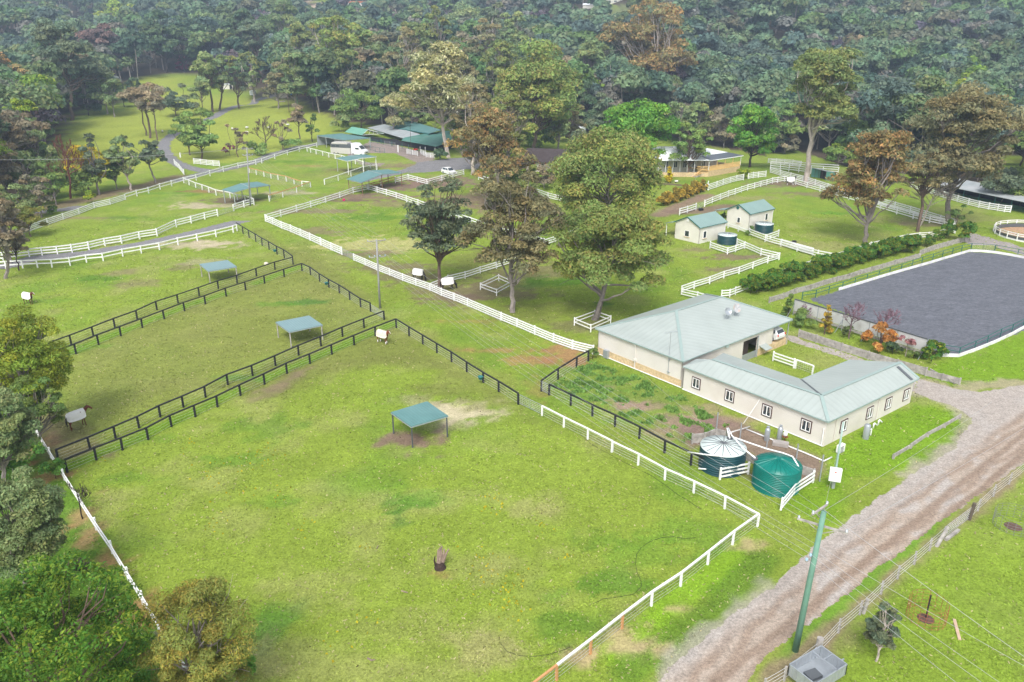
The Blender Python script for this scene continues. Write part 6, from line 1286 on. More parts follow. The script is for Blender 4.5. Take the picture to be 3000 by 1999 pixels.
tag(MB().beam(P(*D4(1165, 640)) + Zv * .12, P(*D4(1250, 575)) + Zv * .12, .25, .2).build('log', GREYWOOD), 'grey sleeper lying under the leaning timber gate', 'log')
def post_(label, px, h, r, m=GREYWOOD, lean=(0, 0)): b = P(*px); return tag(MB().tube([b - Zv * .1, b + Vector((lean[0], lean[1], h))], [r, r * .9], 10).build('corner_post', m), label, 'post')
post_('thick round grey strainer post above the silver trailer', D4(325, 1395), 1.45, .24)
post_('dark tilted gate post in the fence by the dirt road, farther side', D4(1320, 500), 1.6, .16, DARKWOOD, (.15, 0))
post_('grey leaning gate post by the dirt road, nearer side', D4(1105, 675), 1.5, .15, GREYWOOD, (.9, .5))
post_('grey post behind the small dark tree by the road fence', D4(625, 1115), 1.2, .13, GREYWOOD, (.15, 0))
def cage(label, px, r, h, m, mulch=True):
    b = P(*px); t = thing('wire_cage', label, 'tree guard', b); q = MB(); n = 18
    for k in range(n): a = 2 * math.pi * k / n; p = b + Vector((math.cos(a) * r, math.sin(a) * r, 0)); q.tube([p, p + Zv * h], .014, 3, False)
    for z in np.linspace(.1, h, 6):
        ring_ = [b + Vector((math.cos(2 * math.pi * k / n) * r, math.sin(2 * math.pi * k / n) * r, z)) for k in range(n + 1)]; q.tube(ring_, .012, 3, False)
    q.build('mesh', m, t); 
    if mulch: MB().lathe(b, [(r * .45, .0), (r * .36, .05), (.05, .1)], 16).build('mulch', mat("mulch", (.11, .065, .05), .95, .4, 6, bump=.04), t)
cage('rusty round wire tree guard with a black stake in the bottom right paddock', D4(1035, 1150), 1.25, 1.5, mat("rusty_wire", (.30, .10, .05), .8, .2)); tag(MB().tube([P(*D4(1035, 1150)), P(*D4(1035, 1150)) + Zv * 2.0], .05, 6).build('stake', BLACK), 'black stake inside the rusty wire guard', 'stake')
cage('grey round wire tree guard over mulch at the right edge', D4(1610, 545), 1.5, 1.3, mat('dull_wire', (.2, .2, .2), .6, .1))
# hoses
def hose(label, t_, *uv, r=.014): return tag(MB().tube([P(*p) + Zv * .03 for p in pts(t_, *uv)], r, 5).build('hose', RUBBER), label, 'hose')
hose('black hose curling in a loop on the dark grass in the near paddock', D3, 1210, 620, 1130, 625, 1060, 613, 980, 620, 900, 648, 850, 685, 818, 730, 812, 790, 822, 850, 848, 905, 850, 940, 800, 990, 700, 1010, 600, 1022, 532, 1055)
hose('black hose lying along the bottom of the near paddock', D3, -80, 1310, -30, 1370, 50, 1395, 130, 1402, 230, 1390, 320, 1365, 380, 1340)
hose('long black hose lying inside the white wire fence in the near paddock', D3, 450, -60, 520, 5, 620, 60, 720, 115, 830, 170, 920, 215, 1000, 270, 1080, 330, 1160, 380, 1245, 435)
hose('thin dark hose on the grass between the barn and the stable yard', E3, 990, 1288, 860, 1297, 740, 1312, 620, 1335, 500, 1370, 450, 1400, 440, 1440, 470, 1480, 540, 1520)
# feed bins hung on the black rails
def bin_(label, px, m=GREENTRIM):
    b = P(*px); t = thing('feed_bin', label, 'feed bin', b, group='green feed bins hooked on the black fences'); o = b + Vector((-.3, -.25, .55)); MB().lathe(o, [(.22, 0), (.3, .32), (.33, .32), (.33, .36), (.26, .36), (.2, .06)], 16).build('bin', mat("teal_plastic", (.03, .17, .17), .4, .1), t, smooth=True)
    MB().beam(o + Vector((.25, .25, .3)), o + Vector((.3, .3, .75)), .05, .03).build('hook', GALV, t)
bin_('green feed bin hooked on the black fence nearest the silver mesh gate', C2(2088, 694)); bin_('green feed bin hooked on the upper black fence above the double rails', B2(195, 1083)); bin_('green feed bin hooked on the black fence beside the grass track', B2(672, 1387))
b = P(*B2(808, 592)); tag(MB().lathe(b, [(.3, 0), (.36, .4), (.38, .42), (.32, .42), (.25, .08)], 16).build('bucket', mat("pink_plastic", (.6, .02, .15), .4, .05)), 'bright pink bucket by the brown gabled shelter', 'bucket')
b = P(*B2(95, 1180)); tag(MB().lathe(b, [(.3, .02), (.38, .2), (.3, .42), (.05, .5)], 16).build('salt_block', RUGCREAM, smooth=True), 'pale round ball beside the upper double black fence', 'ball')
b = P(*E3(815, 460)); tag(MB().box(b + Zv * .3, (1.0, .6, .5), .4).build('trough', BLACK, bevel=.05), 'black trough on the bare dirt behind the farther white stable', 'trough')
b = P(*E3(2100, 905)); tag(MB().lathe(b, [(.4, 0), (.45, .4), (.48, .42), (.4, .42), (.3, .05)], 16).build('tub', BLACK), 'black rubber tub behind the white fence in the right paddock', 'tub')
b = P(*A1(1660, 1448)); tag(MB().box(b + Zv * .7, (.35, .35, 1.4)).box(b + Zv * 1.42, (.45, .45, .06)).build('marker_post', WHITE), 'single short white post on the grass beside the asphalt bend', 'post')
b = P(*B2(555, 1395 - 0)); 
for i, (u, v) in enumerate(((1307, 1400), )): b = P(*A2(u, v)); h = 2.3; tag(MB().tube([b, b + Zv * h], .22, 10).build('bollard', WHITE), 'thick white painted post in front of the stable yard', 'post')
# animals in the far field, too small to show more than a body
sheep = []
for i, (u, v) in enumerate((A1(2135, 1198), A1(2270, 1188), A1(2268, 1232), A1(1942, 1252), A2(118, 1188), A2(295, 1162), A2(265, 1200), A1(1495, 1222))):
    b = P(u, v); t = thing('sheep', 'white sheep grazing in the far pasture beyond the entrance road', 'sheep', b, random.Random(i).uniform(0, 6.3), 'sheep in the far pasture'); 
    for nm, mb, m_ in (('body', MB().tube([(-.6, 0, .62), (-.45, 0, .68), (0, 0, .72), (.45, 0, .7), (.6, 0, .66)], [.12, .3, .36, .3, .12], 10), RUG), ('head', MB().tube([(.55, 0, .75), (.8, 0, .72), (.98, 0, .55)], [.14, .13, .07], 8), RUGCREAM)):
        me = bpy.data.meshes.new(nm); me.from_pydata(mb.v, [], mb.f); me.materials.append(m_); o = bpy.data.objects.new(nm, me); col.objects.link(o); o.parent = t
    for x, y in ((-.4, -.15), (-.4, .15), (.4, -.15), (.4, .15)):
        me = bpy.data.meshes.new('leg'); mb = MB().tube([(x, y, 0), (x, y, .5)], .05, 6); me.from_pydata(mb.v, [], mb.f); me.materials.append(DARKCOAT); o = bpy.data.objects.new('leg', me); col.objects.link(o); o.parent = t
# dark water dam patches & far vehicles
for i, (u, v, lab) in enumerate(((35, 855, 'white vehicle parked on the grass beyond the road, left of the container'),)):
    b = P(*A2(u, v)); car(lab, A2(u - 40, v), A2(u + 40, v - 4))
b = P(*A2(320, 885)); t = thing('tractor', 'small bright blue tractor behind the container', 'tractor', b); BLUEP = mat("blue_paint", (.03, .2, .55), .4, .05)
MB().box(b + Vector((.6, 0, 1.0)), (1.6, .8, .7)).build('bonnet', BLUEP, t, bevel=.08); MB().box(b + Vector((-.6, 0, 1.6)), (1.3, 1.2, 1.5)).build('cab', GLASS, t, bevel=.08); MB().box(b + Vector((-.6, 0, 2.4)), (1.5, 1.4, .12)).build('cab_roof', BLUEP, t)
for x, rr_ in ((-.8, .75), (1.1, .45)):
    for y in (-.7, .7): MB().tube([b + Vector((x, y - .15, rr_)), b + Vector((x, y + .15, rr_))], rr_, 16).build('wheel', RUBBER, t)
# ================================================================ TREES
def lin(*h): return np.array(h)
GAIN = {'orhedge': 1.25, 'yellow': 1.1, 'maple': 1.1, 'pink': 1.1, 'magenta': 1.1, 'blue': 1.2, 'orange': 1.6, 'brown': 1.75, 'dark': 2.1, 'lime': 1.35, 'leafy': 1.9, 'gold': 2.5, 'olive': 2.4, 'yolive': 2.3, 'casu': 2.3}
PAL = {  # leaf albedo: body colour, young growth colour, share of young growth
 'olive':  ((.075, .095, .030), (.20, .19, .06), .25), 'gold': ((.085, .115, .03), (.24, .215, .07), .35), 'grey': ((.095, .128, .052), (.19, .205, .085), .3),
 'dark': ((.042, .068, .034), (.09, .115, .045), .25), 'bright': ((.055, .13, .02), (.15, .24, .03), .3), 'orange': ((.145, .125, .05), (.32, .19, .08), .35),
 'brown': ((.118, .112, .056), (.22, .18, .085), .3), 'yellow': ((.42, .33, .02), (.60, .46, .03), .45), 'lime': ((.14, .20, .02), (.30, .34, .03), .35), 'wattle': ((.085, .13, .035), (.15, .19, .05), .3),
 'yolive': ((.105, .14, .018), (.26, .27, .03), .35), 'taupe': ((.13, .11, .07), (.20, .17, .11), .25), 'purple': ((.085, .06, .055), (.14, .08, .07), .25), 'blue': ((.20, .26, .26), (.28, .34, .34), .2),
 'pink': ((.30, .14, .14), (.40, .2, .18), .3), 'magenta': ((.22, .04, .10), (.3, .06, .12), .3), 'pale': ((.13, .13, .055), (.42, .38, .22), .35), 'leafy': ((.042, .100, .012), (.17, .23, .025), .36), 'casu': ((.10, .11, .025), (.24, .19, .04), .3),
 'weed': ((.07, .16, .03), (.16, .24, .03), .3), 'hedge': ((.035, .085, .012), (.20, .20, .02), .3), 'orhedge': ((.25, .20, .035), (.50, .34, .05), .4), 'maple': ((.38, .17, .05), (.55, .30, .08), .4), 'greydark': ((.066, .086, .052), (.13, .15, .08), .3)}
for _k in PAL: PAL[_k] = (tuple(min(.6, c * GAIN.get(_k, 2.15)) for c in PAL[_k][0]), tuple(min(.62, c * min(1.3, GAIN.get(_k, 1.3))) for c in PAL[_k][1]), PAL[_k][2])
BK_ = {'pale': (.42, .36, .32), 'grey': (.22, .19, .175), 'brown': (.13, .09, .07), 'dark': (.05, .035, .03), 'red': (.16, .06, .04), 'purple': (.20, .12, .15)}
def leafquads(ctr, rad, n, size, pal, flat=1.0, elong=.55, down=-.35, jit=.8, seed=0, shell=.62):
    """ctr (K,3), rad (K,): n leaf-sized quads scattered over every clump"""
    r = np.random.default_rng(seed); K = len(ctr); k = np.repeat(np.arange(K), n); N = len(k)
    d = r.normal(size=(N, 3)); d /= np.linalg.norm(d, axis=1)[:, None]; d[:, 2] = np.where(d[:, 2] < down, -d[:, 2], d[:, 2])
    rr = shell + (1.04 - shell) * r.random(N) ** .6
    s = np.array((1, 1, flat)); p = ctr[k] + d * rad[k][:, None] * rr[:, None] * s
    nr = d / s; nr /= np.linalg.norm(nr, axis=1)[:, None]; nr = nr + r.normal(size=(N, 3)) * jit * .55; nr[:, 2] += .25; nr /= np.linalg.norm(nr, axis=1)[:, None]
    t = np.cross(nr, r.normal(size=(N, 3))); t /= np.linalg.norm(t, axis=1)[:, None] + 1e-9; b = np.cross(nr, t)
    sz = size * (.4 + 1.5 * r.random(N) ** 1.8); t *= sz[:, None]; b *= (sz * elong)[:, None]
    v = np.stack([p - t, p + b, p + t, p - b], 1)
    a, y, f = PAL[pal]; a = np.array(a); y = np.array(y); cl = r.random(K)[k]; tint = .78 + .44 * r.random(K)[k]
    w = np.clip((r.random(N) < f * (.45 + 1.1 * cl)).astype(float) * (.5 + .5 * r.random(N)), 0, 1)
    c = (a + (y - a) * w[:, None]) * (tint * (.75 + .5 * r.random(N)))[:, None]
    hue = (r.random(K)[k] - .5) * .22; c[:, 0] *= 1 + hue; c[:, 2] *= 1 - hue
    return v.reshape(-1, 3), c
def tubes_np(paths, n=5):
    """paths: list of (points, radii) -> quads"""
    out = []
    for pnt, rad in paths:
        pnt = np.asarray(pnt, float); m = len(pnt); rings = []
        tg = np.gradient(pnt, axis=0); tg /= np.linalg.norm(tg, axis=1)[:, None] + 1e-9; ref = np.array((.31, .77, .2))
        for i in range(m):
            u = np.cross(tg[i], ref); u /= np.linalg.norm(u) + 1e-9; w = np.cross(tg[i], u); a = np.arange(n) * 2 * math.pi / n
            rings.append(pnt[i] + (np.cos(a)[:, None] * u + np.sin(a)[:, None] * w) * rad[i])
        rg = np.array(rings); nx_ = np.roll(rg, -1, axis=1)
        out.append(np.stack([rg[:-1], nx_[:-1], nx_[1:], rg[1:]], 2).reshape(-1, 3))
    return np.concatenate(out)
def limb(a, b, r0, r1, rr, bend=.12, seg=5, lift=.15):
    a = np.array(a, float); b = np.array(b, float); L_ = np.linalg.norm(b - a); t = np.linspace(0, 1, seg)[:, None]
    p = a + (b - a) * t; off = rr.normal(size=3) * bend * L_; off[2] = abs(off[2]) * .3 - lift * L_ * .3
    p += off * (t * (1 - t) * 2.2); p[1:-1] += rr.normal(size=(seg - 2, 3)) * L_ * .025
    return p, np.linspace(r0, r1, seg)
NT = [0]
def tree(label, base, topy, cby, hw, kind='gum', pal='olive', bark='grey', cu=None, group=None, nm='gum_tree', cat='tree', dens=1.0, Rm=None, Hm=None, ground=None, tk=1.0, lum=None):
    """base, topy (crown top), cby (crown bottom), hw (half width), cu (crown centre) are measured on the photograph, then turned into metres"""
    NT[0] += 1; rr = np.random.default_rng(NT[0] * 13 + 5)
    b = P(*base) if ground is None else ground; dp = depth(b); mpp = dp / F_PX
    if Hm: H_, Rr = Hm, Rm; cb = H_ * (.35 if kind != 'bush' else .0); cx = b.x
    else:
        H_ = zat(b.y, topy) - b.z; cb = max(.0, zat(b.y, cby) - b.z) ; Rr = hw * mpp; zc_ = b.z + (H_ + cb) / 2; dc = depth((b.x, b.y, zc_)); Rr = hw * dc / F_PX * 1.06; cx = b.x if cu is None else (cu - 1500) / F_PX * dc
    root = thing(nm, label, cat, b, group=group); o0 = np.array(b)
    ctr0 = np.array((cx, b.y, b.z + (H_ + cb) / 2)); hh = max((H_ - cb) / 2, .3)
    if kind in ('gum', 'round', 'soft') and not Hm:
        sm = float(np.clip((1500 - math.pi * Rr * hh * (796 / depth(ctr0)) ** 2) / 1200, 0, 1)); Rr *= 1 + .28 * sm; ctr0[2] -= hh * .10 * sm; hh *= 1 + .10 * sm
    dpc = depth(ctr0); px_area = math.pi * Rr * hh * (796 / dpc) ** 2; lf = min(max(.0017 * dpc, .05), 1.2)
    if kind == 'broad': lf *= 1.25
    paths = []; 
    if kind == 'bare':
        def grow(a, d, L_, r, lev):
            e = a + d * L_; p, q = limb(a, e, r, r * .55, rr, .08, 4, 0); paths.append((p, q))
            if lev == 0: return
            for _ in range(3 if lev > 1 else 4):
                dd = d + rr.normal(size=3) * (.55 if lev < 3 else .42); dd[2] = abs(dd[2]) * .7 + .25; dd /= np.linalg.norm(dd); k = rr.uniform(.45, 1.0)
                grow(a + (e - a) * k, dd * np.array((Rr / hh * .9 if Rr < hh * 1.4 else 1.2, Rr / hh * .9 if Rr < hh * 1.4 else 1.2, 1)) , L_ * rr.uniform(.5, .72), max(r * .5, lf * .13), lev - 1)
        tr_ = max(.06, H_ * .018); top = o0 + np.array((cx - b.x, 0, H_ * .62)); paths.append(limb(o0 - (0, 0, .3), top, tr_, tr_ * .5, rr, .03, 6, 0))
        for k in np.linspace(max(.12, cb / H_ * .8), .62, 13):
            a = o0 + (top - o0) * (k / .62); an = rr.uniform(0, 6.28); d = np.array((math.cos(an), math.sin(an), rr.uniform(.5, 1.1))); d /= np.linalg.norm(d); grow(a, d, H_ * .20 * (1.2 - k) * 1.3, tr_ * .38, 3 if px_area > 500 else 2)
        q = tubes_np(paths, 3); c = np.array(BK_[bark]) * (.8 + .4 * rr.random((len(q) // 4, 1))); fastmesh('trunk', q, 4, c, BARK, root); return root
    # clumps
    if kind == 'gum': K = int(np.clip(px_area / 40, 16, 110)); cr = .27; fl = .72
    elif kind == 'round': K = int(np.clip(px_area / 60, 16, 80)); cr = .26; fl = .72
    elif kind == 'soft': K = int(np.clip(px_area / 45, 16, 90)); cr = .25; fl = .7
    elif kind == 'broad': K = 150; cr = .17; fl = .7
    elif kind == 'sparse': K = int(np.clip(px_area / 50, 9, 40)); cr = .2; fl = .5
    elif kind == 'cone': K = int(np.clip(px_area / 50, 16, 60)); cr = .3; fl = .8
    else: K = int(np.clip(px_area / 40, 6, 40)); cr = .36; fl = .8
    d = rr.normal(size=(K * 3, 3)); d /= np.linalg.norm(d, axis=1)[:, None]; rad = rr.random(K * 3) ** .38
    keep = d[:, 2] > -.75; d, rad = d[keep][:K], rad[keep][:K]
    if kind in ('round', 'broad', 'bush', 'soft'): rad = .5 + .52 * rad
    else: rad = .3 + .66 * rad
    sub = None
    if kind == 'gum' and px_area > 450:
        M_ = 5 if px_area < 1500 else 7; sc_ = rr.normal(size=(M_, 3)); sc_ /= np.linalg.norm(sc_, axis=1)[:, None]; sc_ *= np.array((.60, .60, .58)) * (.75 + .4 * rr.random((M_, 1))); sc_[0] = (rr.normal() * .12, 0, .62); sc_[1, 2] = -.45; sc_[2, 2] = -.5; sr = .46 + .20 * rr.random(M_)
        sub = rr.integers(0, M_, K); dd = d.copy(); dd[:, 2] = np.where(dd[:, 2] < -.3, -dd[:, 2] * .8, dd[:, 2])
    # asymmetry of the crown
    ax = 1 + .22 * math.cos(NT[0]) * np.sin(np.arctan2(d[:, 1], d[:, 0]) * 2 + NT[0])
    if kind == 'cone':
        zz = rr.random(K) ** 1.2; an = rr.random(K) * 6.28; ra = (1 - zz) * .8; cc = np.stack([np.cos(an) * ra, np.sin(an) * ra, zz * 1.9 - .95], -1)
        crr = (.18 + .22 * (1 - zz)) * Rr * 1.2
    else:
        cc = d * (rad * ax)[:, None] * (1 - cr * .6); crr = cr * Rr * (.65 + .75 * rr.random(K))
        if kind == 'gum' : cc[:, 2] = cc[:, 2] * .95 + .04; cc[:, :2] *= (1 - .28 * np.clip(cc[:, 2:3], 0, 1))
    if sub is not None: cc = (sc_[sub] + dd * sr[sub][:, None] * np.array((1, 1, .85)) * (.5 + .5 * rr.random((K, 1)))) * np.where(rr.random(K) < .7, 1, 0)[:, None] + cc * np.where(sub >= 0, 0, 0)[:, None]; g_ = np.abs(cc).sum(1) == 0; cc[g_] = d[g_] * (.35 + .5 * rr.random((g_.sum(), 1))); crr = (.19 if px_area > 1800 else .25) * Rr * (.7 + .75 * rr.random(K))
    C_ = ctr0 + cc * np.array((Rr, Rr * .92, hh)); crr = np.minimum(crr, hh * 1.2)
    Nl = int(np.clip(px_area * {'gum': 3.9, 'sparse': 1.6, 'round': 5.2, 'soft': 5.0, 'broad': 3.2, 'cone': 4.5, 'bush': 4.4}[kind] * dens, 60, 60000)); per = max(6, Nl // K)
    v, c = leafquads(C_, crr, per, lf, pal, fl, .30 if kind == 'soft' else (.42 if kind == 'broad' else .45), -.25 if kind != 'gum' else -.1, 1.0, NT[0], .5)
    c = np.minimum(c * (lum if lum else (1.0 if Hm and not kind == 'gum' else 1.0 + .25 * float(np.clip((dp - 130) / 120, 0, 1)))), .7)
    # trunk and limbs
    tr_ = max(.05, H_ * (.022 if kind != 'bush' else .012)) * tk; lean = rr.normal(size=2) * H_ * .015
    fork = o0 + np.array(((cx - b.x) * .55 + lean[0], lean[1], max(cb * .95, H_ * .16 if kind != 'bush' else .1))); top = ctr0 + np.array((0, 0, hh * .45))
    paths.append(limb(o0 - (0, 0, .3), fork, tr_, tr_ * .72, rr, .03, 5, 0)); paths.append(limb(fork, top, tr_ * .66, tr_ * .2, rr, .06, 6, 0))
    if kind != 'bush':
        nb = min(K, 26); order_ = np.argsort(-np.linalg.norm(cc, axis=1))[:nb]
        for j in order_:
            k = rr.uniform(0, .75) * np.clip((C_[j][2] - fork[2]) / max(top[2] - fork[2], .1), .05, 1); a = fork + (top - fork) * k
            paths.append(limb(a, C_[j] + (0, 0, crr[j] * .2), tr_ * (.42 - .2 * k), max(tr_ * .07, lf * .12), rr, .14, 6))
            if px_area > 1500:
                for _ in range(2): e = C_[j] + rr.normal(size=3) * crr[j] * .6; paths.append(limb(C_[j] * .6 + a * .4, e, tr_ * .12, lf * .1, rr, .12, 4))
        q = tubes_np(paths, 6 if px_area > 800 else 4)
    else: q = tubes_np(paths[:2], 4)
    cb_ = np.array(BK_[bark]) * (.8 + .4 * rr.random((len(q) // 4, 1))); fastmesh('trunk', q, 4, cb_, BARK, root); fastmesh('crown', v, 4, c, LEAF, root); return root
def OT(label, bu, bv, tv, cbv, hw, kind='gum', pal='olive', bark='grey', cu=None, **k):   # overview-scale measurements
    s = 1 / .78433; return tree(label, (bu * s, bv * s), tv * s, cbv * s, hw * s, kind, pal, bark, None if cu is None else cu * s, **k)
PG, FT = 'paddock gum trees', 'trees round the farm'
# big gums in the middle
OT('large central gum tree with a thick pale fork, inside the square white guard', 1364, 735, 474, 690, 140, 'gum', 'gold', 'grey', 1405, group=PG, dens=1.7, tk=1.35)
OT('broad rounded olive gum tree standing left of the brown roofed house', 1400, 540, 298, 535, 128, 'round', 'gold', 'grey', 1395, group=PG)
OT('airy brown gum tree leaning over the right tree guard beside the white fence', 1178, 718, 395, 672, 104, 'gum', 'brown', 'grey', 1168, group=PG, dens=1.0)
OT('airy gum tree with a brown trunk between the two grazing horses', 1013, 661, 404, 612, 80, 'gum', 'greydark', 'brown', 1012, group=PG, dens=.8)
OT('orange brown gum tree behind the white car', 1118, 470, 262, 430, 88, 'gum', 'orange', 'grey', 1130, group=PG)
OT('tall olive gum with stacked crown, behind the brown roofed house', 1222, 352, 106, 325, 94, 'round', 'gold', 'brown', 1235, group=PG)
OT('bright green rounded tree right of the brown roofed house', 1450, 402, 230, 385, 82, 'round', 'bright', 'dark', 1465, group=FT, nm='shade_tree')
OT('dark green conical tree above the slatted tank', 1348, 302, 190, 298, 36, 'cone', 'dark', 'dark', group=FT, nm='cypress_tree')
OT('very large orange gum tree rising behind the houses', 1506, 252, 12, 215, 102, 'gum', 'orange', 'pale', 1505, group=PG, dens=1.2)
OT('sparse red flowered tree in front of the verandah house', 1580, 406, 276, 385, 48, 'sparse', 'wattle', 'brown', group=FT, nm='coral_tree', dens=1.6)
OT('green rounded tree at the right end of the verandah house', 1722, 385, 240, 375, 56, 'round', 'bright', 'dark', group=FT, nm='shade_tree')
OT('lime green tree between the orange gum and the verandah house', 1660, 262, 216, 258, 34, 'round', 'lime', 'brown', group=FT, nm='shade_tree')
OT('olive rounded tree on the slope behind the lime green tree', 1640, 222, 148, 212, 36, 'round', 'olive', 'grey', group=FT)
OT('tall gum with a white lower trunk inside the far white fences', 1852, 421, 110, 320, 92, 'gum', 'olive', 'pale', 1890, group=PG, dens=1.5)
OT('orange crowned gum tree in the far right paddock', 1991, 561, 300, 520, 92, 'gum', 'orange', 'grey', 2005, group=PG)
OT('smaller brown gum with a leaning trunk in the far right paddock', 2108, 533, 345, 455, 58, 'gum', 'brown', 'brown', 2125, group=PG, dens=.9)
OT('broad brown gum tree at the corner of the stable lane', 2178, 521, 205, 455, 118, 'gum', 'brown', 'grey', 2212, group=PG, dens=1.2)
OT('bare pale branched tree leaning across the broad brown gum', 2112, 520, 380, 470, 75, 'bare', 'grey', 'pale', 2160, group=FT, nm='bare_tree')
OT('yellow green gum on the slope behind the orange crowned gum', 2165, 330, 182, 285, 55, 'gum', 'lime', 'pale', group=FT, dens=1.2)
OT('small green tree below the yellow green gum', 2095, 352, 270, 345, 34, 'round', 'bright', 'dark', group=FT, nm='shade_tree')
OT('green tree standing alone in the clearing at the right edge', 2343, 383, 276, 370, 30, 'gum', 'wattle', 'dark', group=FT, dens=1.3)
OT('low green tree at the end of the clipped hedge', 2212, 556, 505, 552, 24, 'bush', 'hedge', 'dark', group=FT, nm='shrub', cat='shrub')
OT('small leafy tree beside the trunk of the broad brown gum', 2195, 525, 470, 515, 30, 'sparse', 'wattle', 'brown', group=FT, dens=1.5)
OT('leaning pale gum with a white trunk by the stable yard', 1031, 362, 100, 292, 95, 'gum', 'pale', 'pale', 1000, group=PG, dens=1.0)
OT('gum with bare pale upper limbs behind the leaning pale gum', 1090, 200, 66, 180, 58, 'gum', 'taupe', 'pale', group=PG, dens=.7)
OT('bright yellow flowering tree among the gums', 1040, 200, 130, 190, 20, 'gum', 'yellow', 'grey', group=FT, nm='wattle_tree')
OT('grey olive gum at the top of the wood behind the stables', 1068, 112, 20, 105, 62, 'gum', 'grey', 'grey', group=FT)
OT('soft green wattle tree left of the stable roofs', 830, 296, 210, 285, 54, 'soft', 'wattle', 'brown', group=FT, nm='wattle_tree')
OT('yellow topped wattle above the soft green wattle', 838, 262, 187, 235, 28, 'round', 'yellow', 'brown', group=FT, nm='wattle_tree')
OT('bright green rounded tree right of the yellow topped wattle', 905, 270, 182, 262, 40, 'round', 'bright', 'dark', group=FT, nm='shade_tree')
OT('pale flowering gum leaning over the grey stable roof', 905, 310, 222, 300, 34, 'gum', 'pale', 'pale', group=PG)
OT('low grey green shrubs left of the bright green gable roof', 785, 305, 262, 304, 24, 'bush', 'grey', 'grey', group=FT, nm='shrub', cat='shrub')
OT('large yellow olive gum above the far field corner', 783, 230, 30, 175, 72, 'gum', 'gold', 'pale', group=PG, dens=1.5)
OT('brown olive gum with pale forked trunks behind the wattles', 872, 205, 78, 180, 55, 'gum', 'brown', 'pale', group=PG, dens=1.1)
OT('rounded grey green tree at the corner of the far field', 722, 252, 138, 240, 40, 'round', 'olive', 'brown', group=FT, dens=.9)
OT('brown crowned tree beside the rounded grey green tree', 757, 252, 165, 245, 32, 'gum', 'brown', 'brown', group=FT)
OT('silver blue conifer by the blue roofed house', 633, 175, 78, 168, 13, 'cone', 'blue', 'grey', group=FT, nm='conifer')
OT('tall grey olive gum right of the silver blue conifer', 668, 160, 20, 135, 50, 'gum', 'grey', 'pale', group=FT, dens=1.3)
OT('dark green round tree on the skyline of the middle wood', 918, 118, 16, 105, 30, 'round', 'dark', 'dark', group=FT)
OT('grey green tree on the skyline of the middle wood', 845, 100, 14, 90, 32, 'round', 'olive', 'grey', group=FT)
OT('dark tall gum above the blue roofed house', 556, 172, 26, 160, 46, 'gum', 'dark', 'dark', group=FT, dens=1.6)
OT('second dark tall gum touching the first above the blue roofed house', 600, 190, 40, 150, 34, 'gum', 'greydark', 'brown', group=FT, dens=1.4)
# far left field
OT('very tall dark gum with twin trunks at the left edge of the far field', 165, 277, 52, 215, 70, 'gum', 'greydark', 'brown', 148, group=PG, dens=1.7)
OT('dark purple tinged gum behind the twin trunked gum', 242, 182, 58, 172, 56, 'gum', 'purple', 'dark', group=PG, dens=1.7)
OT('grey green gum with a short pale trunk in the far field', 247, 262, 162, 243, 40, 'gum', 'grey', 'pale', group=FT, dens=1.3)
OT('slimmer grey green gum beside the one with the pale trunk', 263, 270, 178, 248, 24, 'gum', 'grey', 'grey', group=FT)
OT('clump of tall bare stemmed taupe gums in the far field', 345, 318, 192, 258, 38, 'round', 'taupe', 'brown', group=FT, dens=.9)
OT('second taupe gum of the clump, leaning right', 362, 322, 215, 262, 26, 'round', 'taupe', 'brown', group=FT, dens=.8)
OT('third taupe gum of the clump, leaning left', 336, 312, 200, 255, 24, 'round', 'taupe', 'brown', 325, group=FT, dens=.8)
OT('spreading grey green tree above the road bend', 405, 268, 200, 262, 34, 'gum', 'greydark', 'brown', group=FT)
OT('slim pale topped gum left of the road in the far field', 466, 262, 176, 238, 22, 'round', 'grey', 'brown', group=FT)
OT('tall grey green gum with bare stem by the far road', 490, 258, 116, 215, 36, 'gum', 'grey', 'brown', group=FT, dens=1.2)
OT('yellow tipped gum beside the tall one by the far road', 504, 254, 124, 215, 26, 'gum', 'olive', 'brown', 512, group=FT)
OT('dark whorled pine tree by the far road', 549, 250, 128, 228, 30, 'sparse', 'greydark', 'brown', group=FT, nm='pine_tree', dens=2)
OT('spreading olive tree beside the entrance road gate', 463, 366, 247, 352, 40, 'gum', 'wattle', 'brown', 458, group=FT, dens=1.5)
OT('green tree merging with the spreading olive tree by the gate', 437, 357, 262, 346, 28, 'gum', 'wattle', 'brown', 425, group=FT, dens=1.4)
OT('wispy brown shrub right of the entrance gate panel', 548, 362, 278, 355, 24, 'sparse', 'taupe', 'brown', group=FT, nm='sapling', dens=1.1)
OT('thin bare limbed tree before the long field', 612, 345, 248, 330, 30, 'bare', 'taupe', 'brown', group=FT, nm='bare_tree')
OT('small wispy tree right of the thin bare limbed tree', 650, 345, 270, 335, 22, 'sparse', 'taupe', 'brown', group=FT, nm='sapling', dens=1.1)
OT('slender grey green tree by the carport', 690, 333, 245, 290, 24, 'gum', 'taupe', 'brown', group=FT)
OT('dark ferny tree at the corner of the carport', 718, 326, 252, 320, 18, 'sparse', 'wattle', 'dark', group=FT, dens=2.2, nm='acacia_tree')
OT('dark low shrub on the fence line left of the carport', 668, 345, 322, 344, 24, 'bush', 'wattle', 'dark', group=FT, nm='shrub', cat='shrub')
OT('red leafed wispy shrub right of the gate panel', 528, 358, 330, 356, 14, 'sparse', 'magenta', 'brown', group=FT, nm='shrub', cat='shrub')
OT('low bushes under the wispy trees beside the white fence', 592, 357, 330, 356, 24, 'bush', 'wattle', 'dark', group=FT, nm='shrub', cat='shrub')
OT('bare russet trunked tree at the left above the white fence', 162, 457, 280, 405, 30, 'bare', 'taupe', 'red', 145, group=FT, nm='bare_tree')
